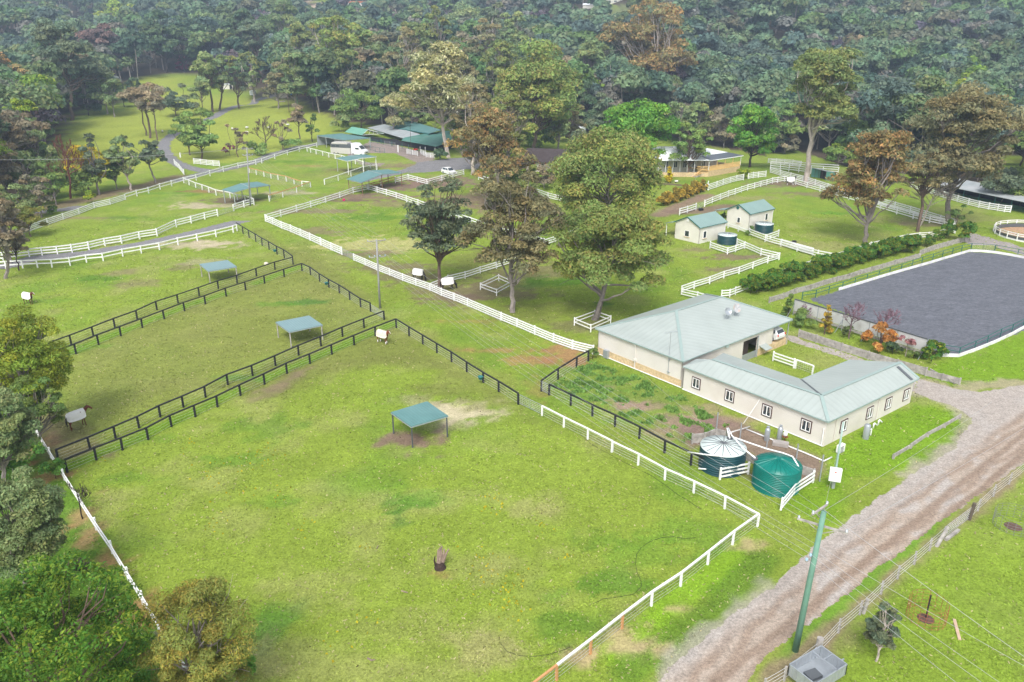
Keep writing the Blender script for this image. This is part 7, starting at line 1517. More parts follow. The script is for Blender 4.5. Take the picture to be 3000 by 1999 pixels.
OT('yellow and green wattle tree above the white fence', 205, 443, 338, 425, 46, 'round', 'yellow', 'brown', group=FT, nm='wattle_tree', dens=.7)
OT('green understory of the yellow wattle tree', 190, 450, 385, 448, 36, 'bush', 'wattle', 'dark', group=FT, nm='shrub', cat='shrub')
OT('dark olive tree behind the yellow wattle', 228, 448, 314, 420, 24, 'gum', 'greydark', 'grey', group=FT, dens=1.4)
OT('grey olive tree with slanting pale trunk above the embankment', 303, 438, 316, 410, 32, 'gum', 'grey', 'pale', 280, group=FT, dens=1.4)
OT('slender tree with flat crown above the embankment', 357, 421, 312, 380, 32, 'gum', 'greydark', 'grey', 335, group=FT, dens=1.2)
OT('small multi stemmed olive tree between the wattle and the embankment', 268, 436, 345, 425, 24, 'gum', 'wattle', 'grey', group=FT)
OT('pale limbed tree at the left above the white fence bend', 72, 461, 345, 440, 42, 'gum', 'grey', 'pale', group=FT)
OT('tangled green tree left of the russet trunked tree', 118, 460, 375, 452, 28, 'gum', 'wattle', 'grey', group=FT)
OT('yellow green leafy tree at the left edge', 45, 395, 225, 360, 50, 'gum', 'lime', 'brown', 42, group=FT, dens=1.2)
OT('grey green tree right of the yellow green tree at left', 95, 350, 232, 330, 38, 'gum', 'grey', 'grey', group=FT)
OT('brown orange tree rising behind the left edge trees', 65, 300, 152, 270, 52, 'gum', 'orange', 'brown', group=FT, dens=1.1)
OT('bright orange tree at the far left edge', 12, 275, 100, 225, 38, 'gum', 'orange', 'brown', group=FT)
OT('green domed tree below the brown orange tree at left', 58, 262, 188, 256, 34, 'round', 'wattle', 'brown', group=FT)
OT('yellow green domed tree against the far pasture', 160, 108, 47, 104, 24, 'round', 'lime', 'brown', group=FT)
OT('dark shrubby tree at the edge of the far field', 203, 266, 195, 264, 28, 'round', 'dark', 'dark', group=FT)
OT('small dark tree right of the pale trunked gum', 286, 246, 192, 242, 22, 'round', 'dark', 'dark', group=FT)
OT('small round cypress in the far field', 305, 207, 174, 206, 11, 'round', 'dark', 'dark', group=FT, nm='cypress_tree')
OT('large dark gum behind the far field, left of the pink tree', 385, 167, 32, 150, 46, 'gum', 'dark', 'dark', group=FT, dens=1.6)
OT('dark gum touching the large dark gum on its right', 425, 166, 58, 150, 32, 'gum', 'dark', 'dark', group=FT, dens=1.5)
OT('bare pinkish tree right of the dark gums', 456, 160, 92, 140, 24, 'bare', 'pink', 'purple', group=FT, nm='bare_tree')
OT('magenta leafed small tree below the pink bare tree', 421, 163, 124, 160, 13, 'cone', 'magenta', 'dark', group=FT, nm='ornamental_tree')
OT('bare grey tree left of the dark gums', 318, 168, 70, 145, 24, 'bare', 'grey', 'grey', group=FT, nm='bare_tree')
OT('second bare grey tree left of the dark gums', 346, 168, 96, 150, 20, 'bare', 'grey', 'grey', group=FT, nm='bare_tree')
OT('dark conifer behind the far pasture, left one', 205, 54, -6, 50, 18, 'cone', 'dark', 'dark', group=FT, nm='conifer')
OT('dark conifer behind the far pasture, right one by the brick house', 238, 48, 4, 44, 17, 'round', 'dark', 'dark', group=FT, nm='conifer')
OT('yellow green tree beside the distant brick house', 285, 64, 6, 60, 36, 'round', 'yolive', 'brown', group=FT)
for a_ in ((1085,402,186,352,52,'brown','leaning over the driveway end'),(1168,425,206,372,52,'olive','right behind the orange brown gum'),(1060,300,110,262,46,'brown','behind the leaning pale gum on its right'),(1330,420,300,400,40,'greydark','between the stacked olive gum and the broad rounded gum'),(585,235,110,215,26,'olive','left of the blue roofed house'),(640,250,150,235,28,'brown','right of the silver blue conifer'),(680,262,120,240,34,'grey','above the field power pole'),(700,215,55,190,40,'olive','high above the field power pole'),(745,205,40,180,38,'grey','left of the large yellow olive gum'),(800,256,110,232,40,'olive','below the large yellow olive gum'),(850,248,110,228,38,'taupe','behind the yellow topped wattle'),(893,250,115,235,38,'brown','behind the bright green rounded tree'),(935,262,60,238,48,'brown','left of the leaning pale gum'),(962,230,36,200,45,'grey','above and left of the leaning pale gum'),(1010,190,25,165,45,'olive','on the wood top above the stables'),(1120,240,50,205,50,'brown','left of the stacked olive gum'),(1150,285,90,262,45,'olive','touching the stacked olive gum on its left'),(1135,180,22,160,42,'greydark','on the wood top left of the stacked olive gum'),(1180,200,28,180,45,'grey','on the skyline behind the stacked olive gum'),(1305,262,130,240,40,'taupe','between the stacked olive gum and the dark conical tree'),(1352,250,90,222,45,'grey','behind the dark conical tree'),(1400,240,82,218,42,'greydark','left of the very large orange gum'),(480,130,34,118,35,'grey','behind the dark tall gums at the far left wood'),(522,155,64,144,30,'olive','left of the first dark tall gum'),(1040,330,190,300,34,'olive','right of the leaning pale gum'),(1090,340,180,310,40,'brown','above the orange brown gum'),(1290,300,200,292,36,'grey','behind the stacked olive gum at its right foot'),(1000,255,120,235,40,'taupe','behind the leaning pale gum'),(950,302,190,288,30,'grey','over the far end of the grey stable roof'),(1062,345,196,325,38,'olive','between the stables and the white shed'),(1100,352,212,332,40,'grey','before the end of the white shed'),(1140,366,228,346,38,'olive','behind the orange brown gum on its right'),(1172,372,212,342,38,'brown','left of the brown roofed house'),(1282,348,222,328,36,'olive','above the brown tiled roof'),(1322,350,245,340,26,'brown','left of the slatted tank'),(1388,335,212,312,38,'greydark','between the dark conical tree and the bright green tree'),(1562,335,228,312,36,'grey','behind the verandah house roof on its left'),(1602,335,235,320,36,'olive','behind the verandah house roof'),(1662,340,252,328,38,'taupe','behind the right end of the verandah house'),(1762,352,250,336,38,'grey','right of the green tree at the verandah house'),(1802,350,240,330,38,'wattle','left of the tall white trunked gum'),(1902,355,232,332,42,'grey','right of the tall white trunked gum'),(1962,375,268,358,38,'wattle','behind the orange crowned gum'),(2060,420,300,400,42,'greydark','between the two far right paddock gums'),(2250,400,290,385,44,'grey','right of the broad brown gum'),(1460,250,150,236,36,'grey','left below the very large orange gum'),(1580,240,140,225,38,'greydark','right below the very large orange gum')):
    OT({'wattle': 'mid green', 'olive': 'olive green', 'brown': 'brown tinged', 'grey': 'grey green', 'taupe': 'taupe', 'greydark': 'dark grey green'}[a_[5]] + ' belt gum ' + a_[6], *a_[:5], 'gum', a_[5], 'pale' if a_[0] % 2 else 'grey', group='tall trees of the wood belt', dens=1.1)
for a_ in ((1190,332,268,330,34,'olive','left of the brown tiled roof'),(1238,338,282,336,32,'wattle','against the brown tiled roof'),(1160,322,258,320,32,'taupe','beyond the driveway end'),(1285,324,282,322,26,'grey','left below the dark conical tree'),(1118,334,284,332,28,'wattle','in front of the white shed'),(1060,318,268,316,30,'olive','at the end of the stable roofs'),(1640,320,268,318,36,'grey','behind the verandah house'),(1765,347,292,345,30,'wattle','beside the green tree at the verandah house'),(1802,352,300,350,28,'taupe','left of the white trunked gum'),(1700,322,280,320,32,'taupe','over the roof of the verandah house'),(1925,382,330,380,30,'wattle','behind the green field shelter'),(1490,318,262,316,34,'grey','between the bright green tree and the very large orange gum'),(1560,322,272,320,32,'wattle','behind the left end of the verandah roof'),(950,292,252,290,26,'wattle','behind the grey stable roof'),(1000,302,262,300,28,'olive','behind the upper teal roof'),(1165,422,318,410,36,'taupe','right of the orange brown gum'),(1205,470,372,458,32,'olive','between the brown airy gum and the brown roofed house'),(1090,395,318,385,24,'taupe','left of the orange brown gum trunk')):
    OT({'wattle': 'low mid green', 'olive': 'low olive', 'grey': 'low grey green', 'taupe': 'low taupe'}[a_[5]] + ' bushy tree ' + a_[6], *a_[:5], 'round', a_[5], 'grey', group='low bushy trees round the houses', nm='bushy_tree', dens=.9)
for a_ in ((100,422,300,404,40,'grey','above the slanting fence'),(22,470,330,452,45,'taupe','at the left edge above the casuarinas'),(62,520,415,508,35,'grey','behind the yellow brown shrub'),(130,472,395,464,30,'wattle','beside the russet trunked tree'),(25,605,470,592,40,'taupe','behind the tangled tree at the left edge'),(-6,562,400,552,45,'grey','cut by the left edge'),(95,500,400,492,28,'taupe','with thin stems behind the outer white fence')):
    OT({'grey': 'grey green', 'taupe': 'bare looking taupe', 'wattle': 'mid green'}[a_[5]] + ' roadside tree ' + a_[6], *a_[:5], 'gum', a_[5], 'grey', group='roadside trees at the left', dens=1.1)
for a_ in ((60,1068,1010,1066,42,'low green bush under the casuarina at the rail end'),(15,1130,1050,1128,50,'low green bush at the left edge below the blue green gum'),(130,1100,1060,1098,26,'small green bush beside the upper end of the white rail'),(150,1345,1290,1343,34,'small bush beside the strappy tussock'),(235,1420,1360,1418,38,'green bush between the broad leafed tree and the white rail'),(285,1540,1450,1538,52,'green bush below the broad leafed tree'),(330,1650,1550,1648,60,'green bush at the bottom edge beside the casuarina'),(560,1560,1505,1558,30,'low bush right of the olive brown casuarina')):
    OT(a_[5], a_[0], a_[1], a_[2], a_[3], a_[4], 'bush', 'weed', 'dark', group='undergrowth left of the white rail', nm='bush', cat='bush', dens=1.0)
# left foreground
OT('yellow green casuarina bulging over the end of the middle paddock', 36, 1010, 715, 950, 84, 'soft', 'yolive', 'grey', 62, group=FT, nm='casuarina_tree', dens=1.5)
OT('dark shadowy undergrowth tree below the yellow green casuarina', 86, 1040, 870, 1000, 50, 'soft', 'wattle', 'grey', 84, group=FT, nm='casuarina_tree', dens=1.3)
OT('blue green gum at the left edge beside the white rail', 0, 1150, 885, 1085, 68, 'round', 'grey', 'grey', 2, group=FT, dens=1.7)
OT('dense grey green gum at the left edge above the broad leafed tree', 40, 1390, 1088, 1330, 96, 'round', 'grey', 'grey', 44, group=FT, dens=1.7)
OT('glossy broad leafed green tree filling the bottom left corner', 70, 1790, 1300, 1740, 200, 'broad', 'leafy', 'brown', 84, group=FT, nm='fig_tree', dens=3.0)
OT('olive brown casuarina over the end of the white rail', 458, 1680, 1335, 1640, 112, 'soft', 'casu', 'grey', 455, group=FT, nm='casuarina_tree', dens=1.2)
OT('bare grey dead twigs in the casuarina', 395, 1520, 1420, 1490, 60, 'bare', 'grey', 'grey', group=FT, nm='dead_tree')
OT('thin twin stemmed bare sapling beside the white rail', 190, 1192, 1085, 1150, 16, 'bare', 'grey', 'dark', group=FT, nm='sapling')
OT('grey tangled tree at the left end of the white fences', 12, 640, 440, 600, 52, 'gum', 'taupe', 'grey', 15, group=FT, dens=1.2)
OT('dark small tree at the left end of the lower white fence', 45, 622, 530, 590, 26, 'gum', 'taupe', 'dark', group=FT)
OT('yellow brown shrub at the left end of the outer white fence', 72, 545, 470, 540, 34, 'soft', 'casu', 'brown', group=FT, nm='shrub', cat='shrub', dens=1.0)
OT('yellow topped shrub at the far left edge', 8, 500, 435, 498, 28, 'soft', 'yolive', 'brown', group=FT, nm='shrub', cat='shrub')
OT('dark green shrub on the embankment above the outer white fence', 122, 492, 470, 491, 12, 'bush', 'wattle', 'dark', group=FT, nm='shrub', cat='shrub')
OT('lime green shrub on the embankment below the yellow wattle', 212, 467, 440, 466, 14, 'bush', 'lime', 'dark', group=FT, nm='shrub', cat='shrub')
# garden and arena planting
T4 = lambda u, v: C4(u, v)
def S4(label, t_, bu, bv, tv, cbv, hw, s, **k):
    b = t_(bu, bv); return tree(label, b, t_(0, tv)[1], t_(0, cbv)[1], hw / s, nm=k.pop('nm', 'shrub'), cat=k.pop('cat', 'shrub'), **k)
GP = 'plants below the windbreak screen'
S4('narrow dark green conifer at the left end of the windbreak screen', C4, 185, 245, 20, 235, 52, 3.136, kind='cone', pal='wattle', bark='dark', group=GP, nm='conifer', cat='tree')
S4('bare twiggy shrub at the left end of the windbreak screen', C4, 330, 300, 90, 250, 80, 3.136, kind='bare', bark='purple', group=GP)
S4('dark green shrub mass below the first screen panel', C4, 340, 350, 190, 345, 110, 3.136, kind='bush', pal='wattle', bark='dark', group=GP)
S4('orange tipped upright shrub before the second screen panel', C4, 520, 410, 130, 400, 60, 3.136, kind='cone', pal='orhedge', bark='brown', group=GP, dens=.8)
S4('tall bare purple twigged tree before the third screen panel', C4, 745, 450, 20, 300, 125, 3.136, kind='bare', bark='purple', group=GP, nm='bare_tree', cat='tree')
S4('second tall bare purple twigged tree before the fourth screen panel', C4, 1040, 500, 80, 330, 120, 3.136, kind='bare', bark='purple', group=GP, nm='bare_tree', cat='tree')
S4('small green shrub under the first purple twigged tree', C4, 740, 440, 330, 438, 55, 3.136, kind='bush', pal='olive', bark='brown', group=GP)
S4('bright orange leafed maple before the windbreak screen', C4, 1010, 560, 300, 550, 112, 3.136, kind='round', pal='maple', bark='brown', group=GP, nm='maple_tree', cat='tree', dens=.55)
S4('low orange shrub left of the maple', C4, 880, 470, 350, 468, 60, 3.136, kind='bush', pal='maple', bark='brown', group=GP, dens=.6)
S4('pinkish bare shrub with a pale stem right of the maple', C4, 1260, 610, 385, 520, 95, 3.136, kind='sparse', pal='pink', bark='pale', group=GP, dens=1.2)
S4('dark green shrub between the maple and the pink shrub', C4, 1140, 590, 480, 588, 75, 3.136, kind='bush', pal='dark', bark='dark', group=GP)
S4('dense glossy green shrub at the right end of the screen', C4, 1500, 655, 465, 650, 90, 3.136, kind='round', pal='hedge', bark='dark', group=GP)
S4('low dark shrub at the right brace of the screen', C4, 1340, 630, 540, 628, 55, 3.136, kind='bush', pal='wattle', bark='dark', group=GP)
S4('small round green shrub right of the dense glossy one', C4, 1590, 620, 500, 618, 45, 3.136, kind='bush', pal='hedge', bark='dark', group=GP)
S4('dark rounded bush at the foot of the leaning pale gum', E4, 1840, 655, 520, 653, 110, 4.706, kind='bush', pal='dark', bark='dark', group=FT)
S4('small dark olive tree in the bottom right paddock by the wire fence', D4, 705, 1425, 1075, 1380, 125, 2.243, kind='gum', pal='greydark', bark='pale', group=FT, nm='olive_tree', cat='tree', dens=1.6)
S4('lime green shrub at the end of the verandah fence', B3, 2125, 385, 275, 383, 65, 3.136, kind='bush', pal='lime', bark='brown', group=FT)
S4('small golden shrub before the verandah house', B3, 1440, 425, 280, 423, 45, 3.136, kind='cone', pal='yellow', bark='brown', group=FT, dens=.7)
S4('grey leafed shrub below the brown roofed house', B3, 300, 480, 270, 470, 130, 3.136, kind='gum', pal='taupe', bark='grey', group=FT)
S4('small weedy plant at the wall of the farther white stable', E3, 1480, 800, 670, 795, 45, 4.706, kind='bush', pal='wattle', bark='dark', group=FT, nm='plant', cat='plant')
S4('creeping green plant between the two white stables', E3, 1130, 620, 480, 600, 45, 4.706, kind='bush', pal='wattle', bark='dark', group=FT, nm='plant', cat='plant')
S4('green weeds against the left corner of the cream barn', C3, 740, 640, 540, 635, 60, 3.136, kind='bush', pal='wattle', bark='dark', group=FT, nm='plant', cat='plant', dens=.7)
# clipped hedge along the white fence, each shrub its own thing
h0 = pts(B4, -160, 1450, 40, 1400, 240, 1330, 440, 1280, 640, 1220, 840, 1160, 1040, 1110, 1200, 1070, 1330, 1045); hg = resample(h0, 1.4)
hp_ = []
for i, q in enumerate(hg):
    q = q + Vector((0, rng.uniform(-.3, .3), 0)); s_ = 1.6 + .3 * rng.random()
    if i < 6:
        hp_.append(tree('dense green hedge shrub with golden tips in the row along the timber wall', None, 0, 0, 0, 'bush', 'hedge', 'dark', group='hedge along the timber wall', nm='hedge_shrub', cat='hedge shrub', Rm=s_ * .9, Hm=3.1, ground=q, dens=2.4))
    else:
        c = copy_tree(hp_[i % 6]); c.location = q; c.rotation_euler = (0, 0, rng.uniform(0, 6)); c.scale = (s_ / 1.7, s_ / 1.7, .85 + .3 * rng.random())
for i, (u, v) in enumerate(((1420, 1010), (1500, 1000), (1560, 960), (1620, 940), (1660, 930))):
    c = copy_tree(hp_[i % 6]); c.location = P(*B4(u, v)); c.scale = (.8, .8, .55 + .15 * i)
for i, q in enumerate(resample(pts(E3, 290, 390, 420, 345, 560, 290, 700, 235, 830, 180), 1.5)):
    if i == 0: oh = tree('clipped orange and gold hedge shrub in the row beside the dirt path', None, 0, 0, 0, 'bush', 'orhedge', 'dark', group='orange hedge beside the path', nm='hedge_shrub', cat='hedge shrub', Rm=1.6, Hm=2.6, ground=q, dens=2.6)
    else: c = copy_tree(oh); c.location = q; c.rotation_euler = (0, 0, i * 1.7); c.scale = (1, 1, .9 + .2 * rng.random())
# vivid green shrub bank on the far slope
bank = None
for i, (u, v, s_) in enumerate(((1945, 300, 1.0), (1968, 285, 1.1), (1990, 305, 1.2), (2015, 290, 1.1), (2040, 303, 1.1), (2062, 285, 1.0), (1955, 318, .9), (2030, 318, 1.0), (2005, 275, 1.0), (2045, 270, .9))):
    q = P(u / .78433, v / .78433)
    if bank is None: bank = tree('vivid dark green bushy tree in the bank on the far slope', None, 0, 0, 0, 'bush', 'bright', 'dark', group='vivid green bank on the far slope', nm='bushy_tree', cat='tree', Rm=7, Hm=8, ground=q, dens=1.3)
    else: c = copy_tree(bank); c.location = q; c.rotation_euler = (0, 0, i * 1.3); c.scale = (s_, s_, s_)
for i, (u, v, p_, hw, h) in enumerate(((2300, 470, 'greydark', 6, 7), (2325, 445, 'wattle', 5, 6), (2270, 450, 'greydark', 5, 7), (2345, 475, 'wattle', 5, 5), (2245, 420, 'wattle', 5, 9), (1800, 330, 'wattle', 6, 9), (1780, 352, 'greydark', 5, 8), (1925, 372, 'lime', 4.5, 7), (1950, 355, 'wattle', 4.5, 7), (1700, 335, 'taupe', 6, 9), (1620, 300, 'taupe', 7, 9), (1690, 300, 'grey', 7, 10), (1560, 300, 'grey', 7, 10))):
    tree('mixed low tree filling the slope behind the white fences', None, 0, 0, 0, 'round', p_, 'grey', group='low trees on the slope behind the fences', nm='slope_tree', cat='tree', Rm=hw, Hm=h, ground=P(u / .78433, v / .78433), dens=.9)
# dry strappy tussock and dark weeds
b = P(*D1(600, 700)); q = MB(); rr = random.Random(2)
for k in range(150):
    a = rr.uniform(0, 6.28); L_ = rr.uniform(.6, 1.15); e = Vector((math.cos(a), math.sin(a), 0)); t_ = rr.uniform(.3, 1.0)
    q.add([b + e * .1, b + e * .1 + Vector((-e.y, e.x, 0)) * .05, b + e * L_ * .6 * t_ + Zv * L_ * .75, b + e * L_ * t_ + Zv * L_ * (1 - t_) * 1.1], [(0, 1, 2), (1, 3, 2)])
tag(q.build('tussock', mat("dry_leaf", (.20, .15, .14), .9, .4, 5)), 'dry grey purple strappy tussock beside the white rail', 'plant')

# ================================================================ GROUND COVER
def cover(name, label, X, Y, size, height, cols, seed, shape=2, cat=None, tilt=1.1):
    r = np.random.default_rng(seed); N = len(X); Z = np.zeros(N); an = r.random(N) * 6.283; tl = (r.random((N, 2)) - .5) * height[:, None] * tilt
    u = np.stack([np.cos(an), np.sin(an), np.zeros(N)], -1) * (size * .5)[:, None]; p = np.stack([X, Y, Z], -1); t = p + np.stack([tl[:, 0], tl[:, 1], height * (.6 + .6 * r.random(N))], -1)
    v = np.stack([p - u, p + u, t + u * .55, t - u * .55], 1); o = fastmesh(name, v.reshape(-1, 3), 4, cols, LEAF); tag(o, label, cat or name.replace('_', ' '), kind='stuff'); return o
def colour_at(X, Y):
    j = np.clip(np.searchsorted(gx, X), 0, len(gx) - 1); i = np.clip(np.searchsorted(gy, Y), 0, len(gy) - 1); return C[i, j]
BN = N; r = np.random.default_rng(5); NG = 230000; dd_ = 34 * np.exp(r.random(NG) * math.log(190 / 34)); aa = (r.random(NG) - .5) * 1.5; X, Y = dd_ * np.sin(aa), dd_ * np.cos(aa)
cl_ = fbm(X / 2.5, Y / 2.5, 3, 55); keep = (r.random(NG) < sstep(.30, .70, cl_) * .55 + .35); cg = colour_at(X, Y); keep &= (cg[:, 1] > cg[:, 0] * .95)
solid = [[P(*p)[:2] for p in arena_px], [V(L, 0)[:2], V(N, 0)[:2], V(E_, 0)[:2], V(Bk, 0)[:2]], [V(hip0, 0)[:2], V(Cw, 0)[:2], V(Fw, 0)[:2], V(Gw, 0)[:2], V(Iw, 0)[:2], V(W1, 0)[:2]]]
for q in solid: keep &= sdist(np.array([tuple(a) for a in q]), X, Y) < -.1
for q, w in ((road_mid, 3.6), (np.array([P(*p)[:2] for p in pts(B1, 60, 1190, 300, 1120, 800, 1075, 1300, 990, 1700, 905, 2100, 810, 2352, 735) + pts(B2, 150, 680, 350, 610, 600, 530, 850, 445, 1050, 390)]), 2.3)): keep &= ldist(q, X, Y) > w
keep &= sdist(np.array([P(*p)[:2] for p in [(1923, 1999), (2080, 1848), (2249, 1732), (2397, 1590), (2562, 1469), (2696, 1376), (2792, 1322), (2849, 1226), (2677, 1150), (2687, 1108), (2792, 1138), (3000, 1127), (3250, 1080), (3000, 1358), (2776, 1514), (2584, 1657), (2384, 1813), (2250, 1924)]]), X, Y) < .1
X, Y, cg = X[keep], Y[keep], cg[keep]; n_ = len(X); dist = np.hypot(X, Y); tone = (.72 + .6 * r.random(n_))[:, None]; straw = (r.random(n_) < .10)[:, None]
cover('grass_tufts', 'short uneven grass tufts over the paddocks', X, Y, .08 + .0008 * dist, .03 + .0004 * dist + .03 * r.random(n_), np.where(straw, np.array((.42, .38, .2)) * tone, cg * 1.4 * tone), 1, cat='grass', tilt=5)
# weedy strip beside the barn, and taller grass on the vivid verges
def scatter_poly(px, n, seed):
    q = np.array([P(*p)[:2] for p in px]); r = np.random.default_rng(seed); lo, hi = q.min(0), q.max(0); X = lo[0] + r.random(n) * (hi[0] - lo[0]); Y = lo[1] + r.random(n) * (hi[1] - lo[1]); k = sdist(q, X, Y) > 0; return X[k], Y[k]
X, Y = scatter_poly(pts(C3, 350, 900, 720, 650, 1540, 960, 2000, 1240, 1640, 1440, 1050, 1180), 26000, 3); w_ = fbm(X / 1.1, Y / 1.1, 3, 66); k = w_ > .54; X, Y, w_ = X[k], Y[k], w_[k]; n_ = len(X); big = sstep(.5, .66, w_)
wc = np.array((.085, .17, .03)) + (np.array((.065, .15, .025)) - np.array((.085, .17, .03))) * (fbm(X / 2.5, Y / 2.5, 2, 7) > .52)[:, None]
cover('weeds', 'leafy green weeds in the strip beside the cream barn', X, Y, .14 + .12 * big, .08 + .24 * big, (wc * .75 + np.array((.03, .03, .015))) * (.9 + .7 * r.random(n_))[:, None] * 1.8, 2)
# capeweed flowers in the near paddock
FX, FY = [], []
for u, v, s_, n_ in ((1140, 1165, 1.6, 14), (1130, 1150, 1.2, 12), (560, 1060, 2.2, 26), (600, 1055, 1.8, 22), (470, 1100, 2.0, 16), (540, 1140, 1.8, 16), (500, 1190, 1.6, 12), (640, 1140, 1.5, 10), (1130, 1310, 1.8, 22), (1170, 1345, 2.0, 22), (1165, 1370, 1.4, 16), (1250, 1215, 1.2, 14), (1110, 1290, 2.0, 16), (835, 1260, .6, 6), (700, 1210, 1.4, 10), (230, 1060, .6, 8), (1180, 1400, 2.0, 14), (845, 1440, 1.5, 8), (1300, 1290, .8, 8), (430, 1020, 1.5, 9), (760, 1480, 2.5, 10)):
    b = P(u / .78433, v / .78433); FX += list(b.x + r.normal(size=n_) * s_ * .45); FY += list(b.y + r.normal(size=n_) * s_ * .6)
FX, FY = np.array(FX), np.array(FY); n_ = len(FX); cover('yellow_flowers', 'yellow flowering weeds dotted over the near paddock', FX, FY, np.full(n_, .17), np.full(n_, .13), np.array((.62, .50, .02)) * (.6 + .5 * r.random(n_))[:, None], 9, cat='flowers')
FX, FY = scatter_poly([(250, 1990), (450, 1450), (900, 1180), (1300, 1100), (2000, 1500), (1500, 1990)], 420, 8); n_ = len(FX); cover('droppings', 'dark droppings and dead leaves scattered over the near paddock', FX, FY, .10 + .12 * r.random(n_), np.full(n_, .06), np.array((.07, .045, .035)) * (.6 + 1.6 * r.random(n_))[:, None], 10)

# ================================================================ FAR FOREST (one mass), with the nearest trees of it as things
r = np.random.default_rng(11); cand = []
y = 150.0
while y < 1250:
    step = 7.0 if y < 420 else (9.2 if y < 600 else 12); hw_ = y * .74 + 30; n_ = int(2 * hw_ / step)
    xs_ = -hw_ + (np.arange(n_) + r.random(n_)) * step; ys_ = y + r.normal(size=n_) * step * .35; cand.append(np.stack([xs_, ys_], -1)); y += step * .95
cand = np.concatenate(cand); zc = tz(cand[:, 0], cand[:, 1]); m = forest_mask(cand[:, 0], cand[:, 1], zc); cand, zc = cand[m], zc[m]
# keep clear of the houses and named trees
obst = np.array([(o.location.x, o.location.y) for o in col.objects if o.type == 'EMPTY' and o.parent is None and o.get('category') in ('tree', 'house', 'shed', 'container', 'stable block', 'water tank') and o.location.y > 150])
dmin = np.min(np.hypot(cand[:, None, 0] - obst[None, :, 0], cand[:, None, 1] - obst[None, :, 1]), axis=1); k_ = dmin > 6; cand, zc = cand[k_], zc[k_]
dp = cand[:, 1] * _c - (zc - CAM_H) * _s
qx = 1500 + cand[:, 0] / dp * F_PX; qy = 999.5 - (cand[:, 1] * _s + (zc - CAM_H) * _c) / dp * F_PX; clear = np.ones(len(dp), bool)
for cx_, cy_, rx_, up_, dn_ in ((250, 88, 48, 24, 85), (345, 70, 32, 4, 60), (1800, 22, 50, 10, 70), (1712, 28, 24, 5, 55), (1040, 30, 34, 8, 75), (925, 20, 34, 14, 60), (775, 208, 34, 2, 60), (2975, 490, 40, 25, 60)): clear &= ~((np.abs(qx - cx_) < rx_) & (qy > cy_ - up_) & (qy < cy_ + dn_))
cand, zc, dp = cand[clear], zc[clear], dp[clear]
zone = fbm(cand[:, 0] / 70, cand[:, 1] / 70, 3, 77); px_ = 1500 + cand[:, 0] / dp * F_PX
kinds_ = ['grey', 'greydark', 'dark', 'olive', 'taupe', 'wattle', 'purple', 'brown', 'orange', 'lime']
HAZE_TINT = np.array((.80, .92, 1.22)); V_, C_, TV = [], [], []; nthing = 0  # bluish distance haze painted into the far forest's leaf colours
order_ = np.argsort(dp); print('forest trees', len(order_))
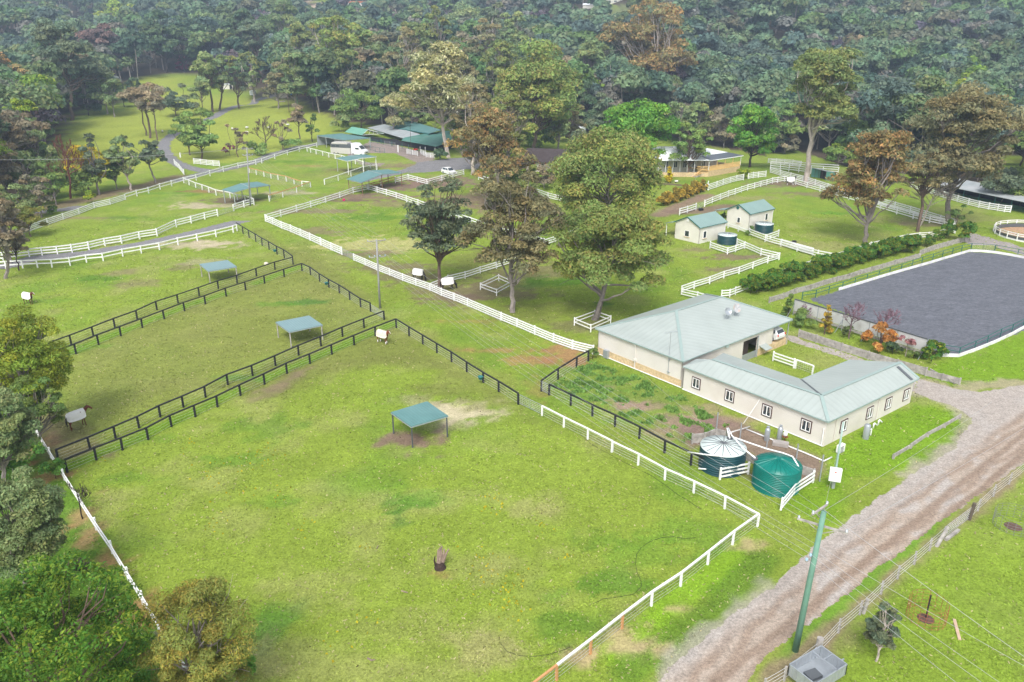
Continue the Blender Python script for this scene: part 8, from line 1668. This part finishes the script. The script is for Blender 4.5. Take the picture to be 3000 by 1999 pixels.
for j in order_:
    x, yy = cand[j]; z = zc[j]; d_ = dp[j]; u = r.random(); zn = zone[j]
    pr = [.36, .22, .12, .08, .11, .06, .02, .02, .004, .006] if zn < .5 else [.26, .12, .06, .10, .24, .07, .09, .05, .006, .006]
    if px_[j] < 1700 and d_ < 430: pr = [.14, .08, .04, .26, .16, .10, .03, .13, .03, .03]
    kd = kinds_[int(np.searchsorted(np.cumsum(pr), u * .999 * sum(pr)))]
    H_ = r.uniform(9, 29) ** 1.0 * (1.0 if kd not in ('taupe', 'purple') else .8); Rr = H_ * r.uniform(.24, .40)
    if d_ < 262 and nthing < 110:
        nthing += 1; tree({'grey': 'grey green', 'greydark': 'dark grey green', 'dark': 'dark green', 'olive': 'olive', 'taupe': 'taupe', 'wattle': 'mid green', 'purple': 'purplish', 'brown': 'brown tinged', 'orange': 'orange tinged', 'lime': 'yellow green'}[kd] + ' tree at the near edge of the forest', None, 0, 0, 0, 'gum', kd, 'grey' if r.random() < .6 else 'pale', group='trees at the near edge of the forest', nm='forest_tree', Rm=Rr, Hm=H_ , ground=Vector((x, yy, z)), dens=1.0); continue
    K = 9 if d_ < 450 else 6; dd = r.normal(size=(K, 3)); dd /= np.linalg.norm(dd, axis=1)[:, None]; dd[:, 2] = np.abs(dd[:, 2]) * .9 - .15
    cc = np.array((x, yy, z + H_ * .62)) + dd * np.array((Rr * .62, Rr * .62, H_ * .27)); lf = .0021 * d_; A_ = math.pi * Rr * H_ * .35 / (d_ / 796) ** 2
    n_ = int(np.clip(A_ * 1.5 / K, 12, 160)); v, c = leafquads(cc, Rr * (.38 + .3 * r.random(K)), n_, lf, kd, .8, .7, -.05, .9, int(j), .55)
    V_.append(v); C_.append(c * HAZE_TINT)
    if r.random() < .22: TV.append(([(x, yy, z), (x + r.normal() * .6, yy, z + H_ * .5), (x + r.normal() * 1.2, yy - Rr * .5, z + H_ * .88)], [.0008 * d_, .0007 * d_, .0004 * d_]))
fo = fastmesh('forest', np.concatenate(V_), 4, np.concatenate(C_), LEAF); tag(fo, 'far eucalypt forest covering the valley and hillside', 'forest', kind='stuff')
q = tubes_np(TV, 4); ft = fastmesh('forest_trunks', q, 4, np.tile(np.array((.36, .31, .29)), (len(q) // 4, 1)), BARK); tag(ft, 'pale trunks showing through the far forest', 'forest', kind='stuff')
print('forest leaves', sum(len(v) for v in V_) // 4, 'things', nthing)

# ================================================================ HAZE
zmin = float(GZ.min()) - 1.5; top_ = max(262, float(GZ.max()) + 35)
mb = MB(); mb.box((0, 675, (top_ + zmin) / 2), (2300, 1700, top_ - zmin))
hm = bpy.data.materials.new("haze"); hm.use_nodes = True; n = hm.node_tree.nodes; n.clear(); o_ = n.new("ShaderNodeOutputMaterial"); pv = n.new("ShaderNodeVolumePrincipled")
pv.inputs['Color'].default_value = (.62, .79, 1.0, 1); pv.inputs['Density'].default_value = HAZE; pv.inputs['Anisotropy'].default_value = .3; hm.node_tree.links.new(pv.outputs[0], o_.inputs['Volume'])
if HAZE > 0: hz = mb.build('haze', hm); tag(hz, 'thin bluish air over the whole valley', 'haze', kind='stuff')
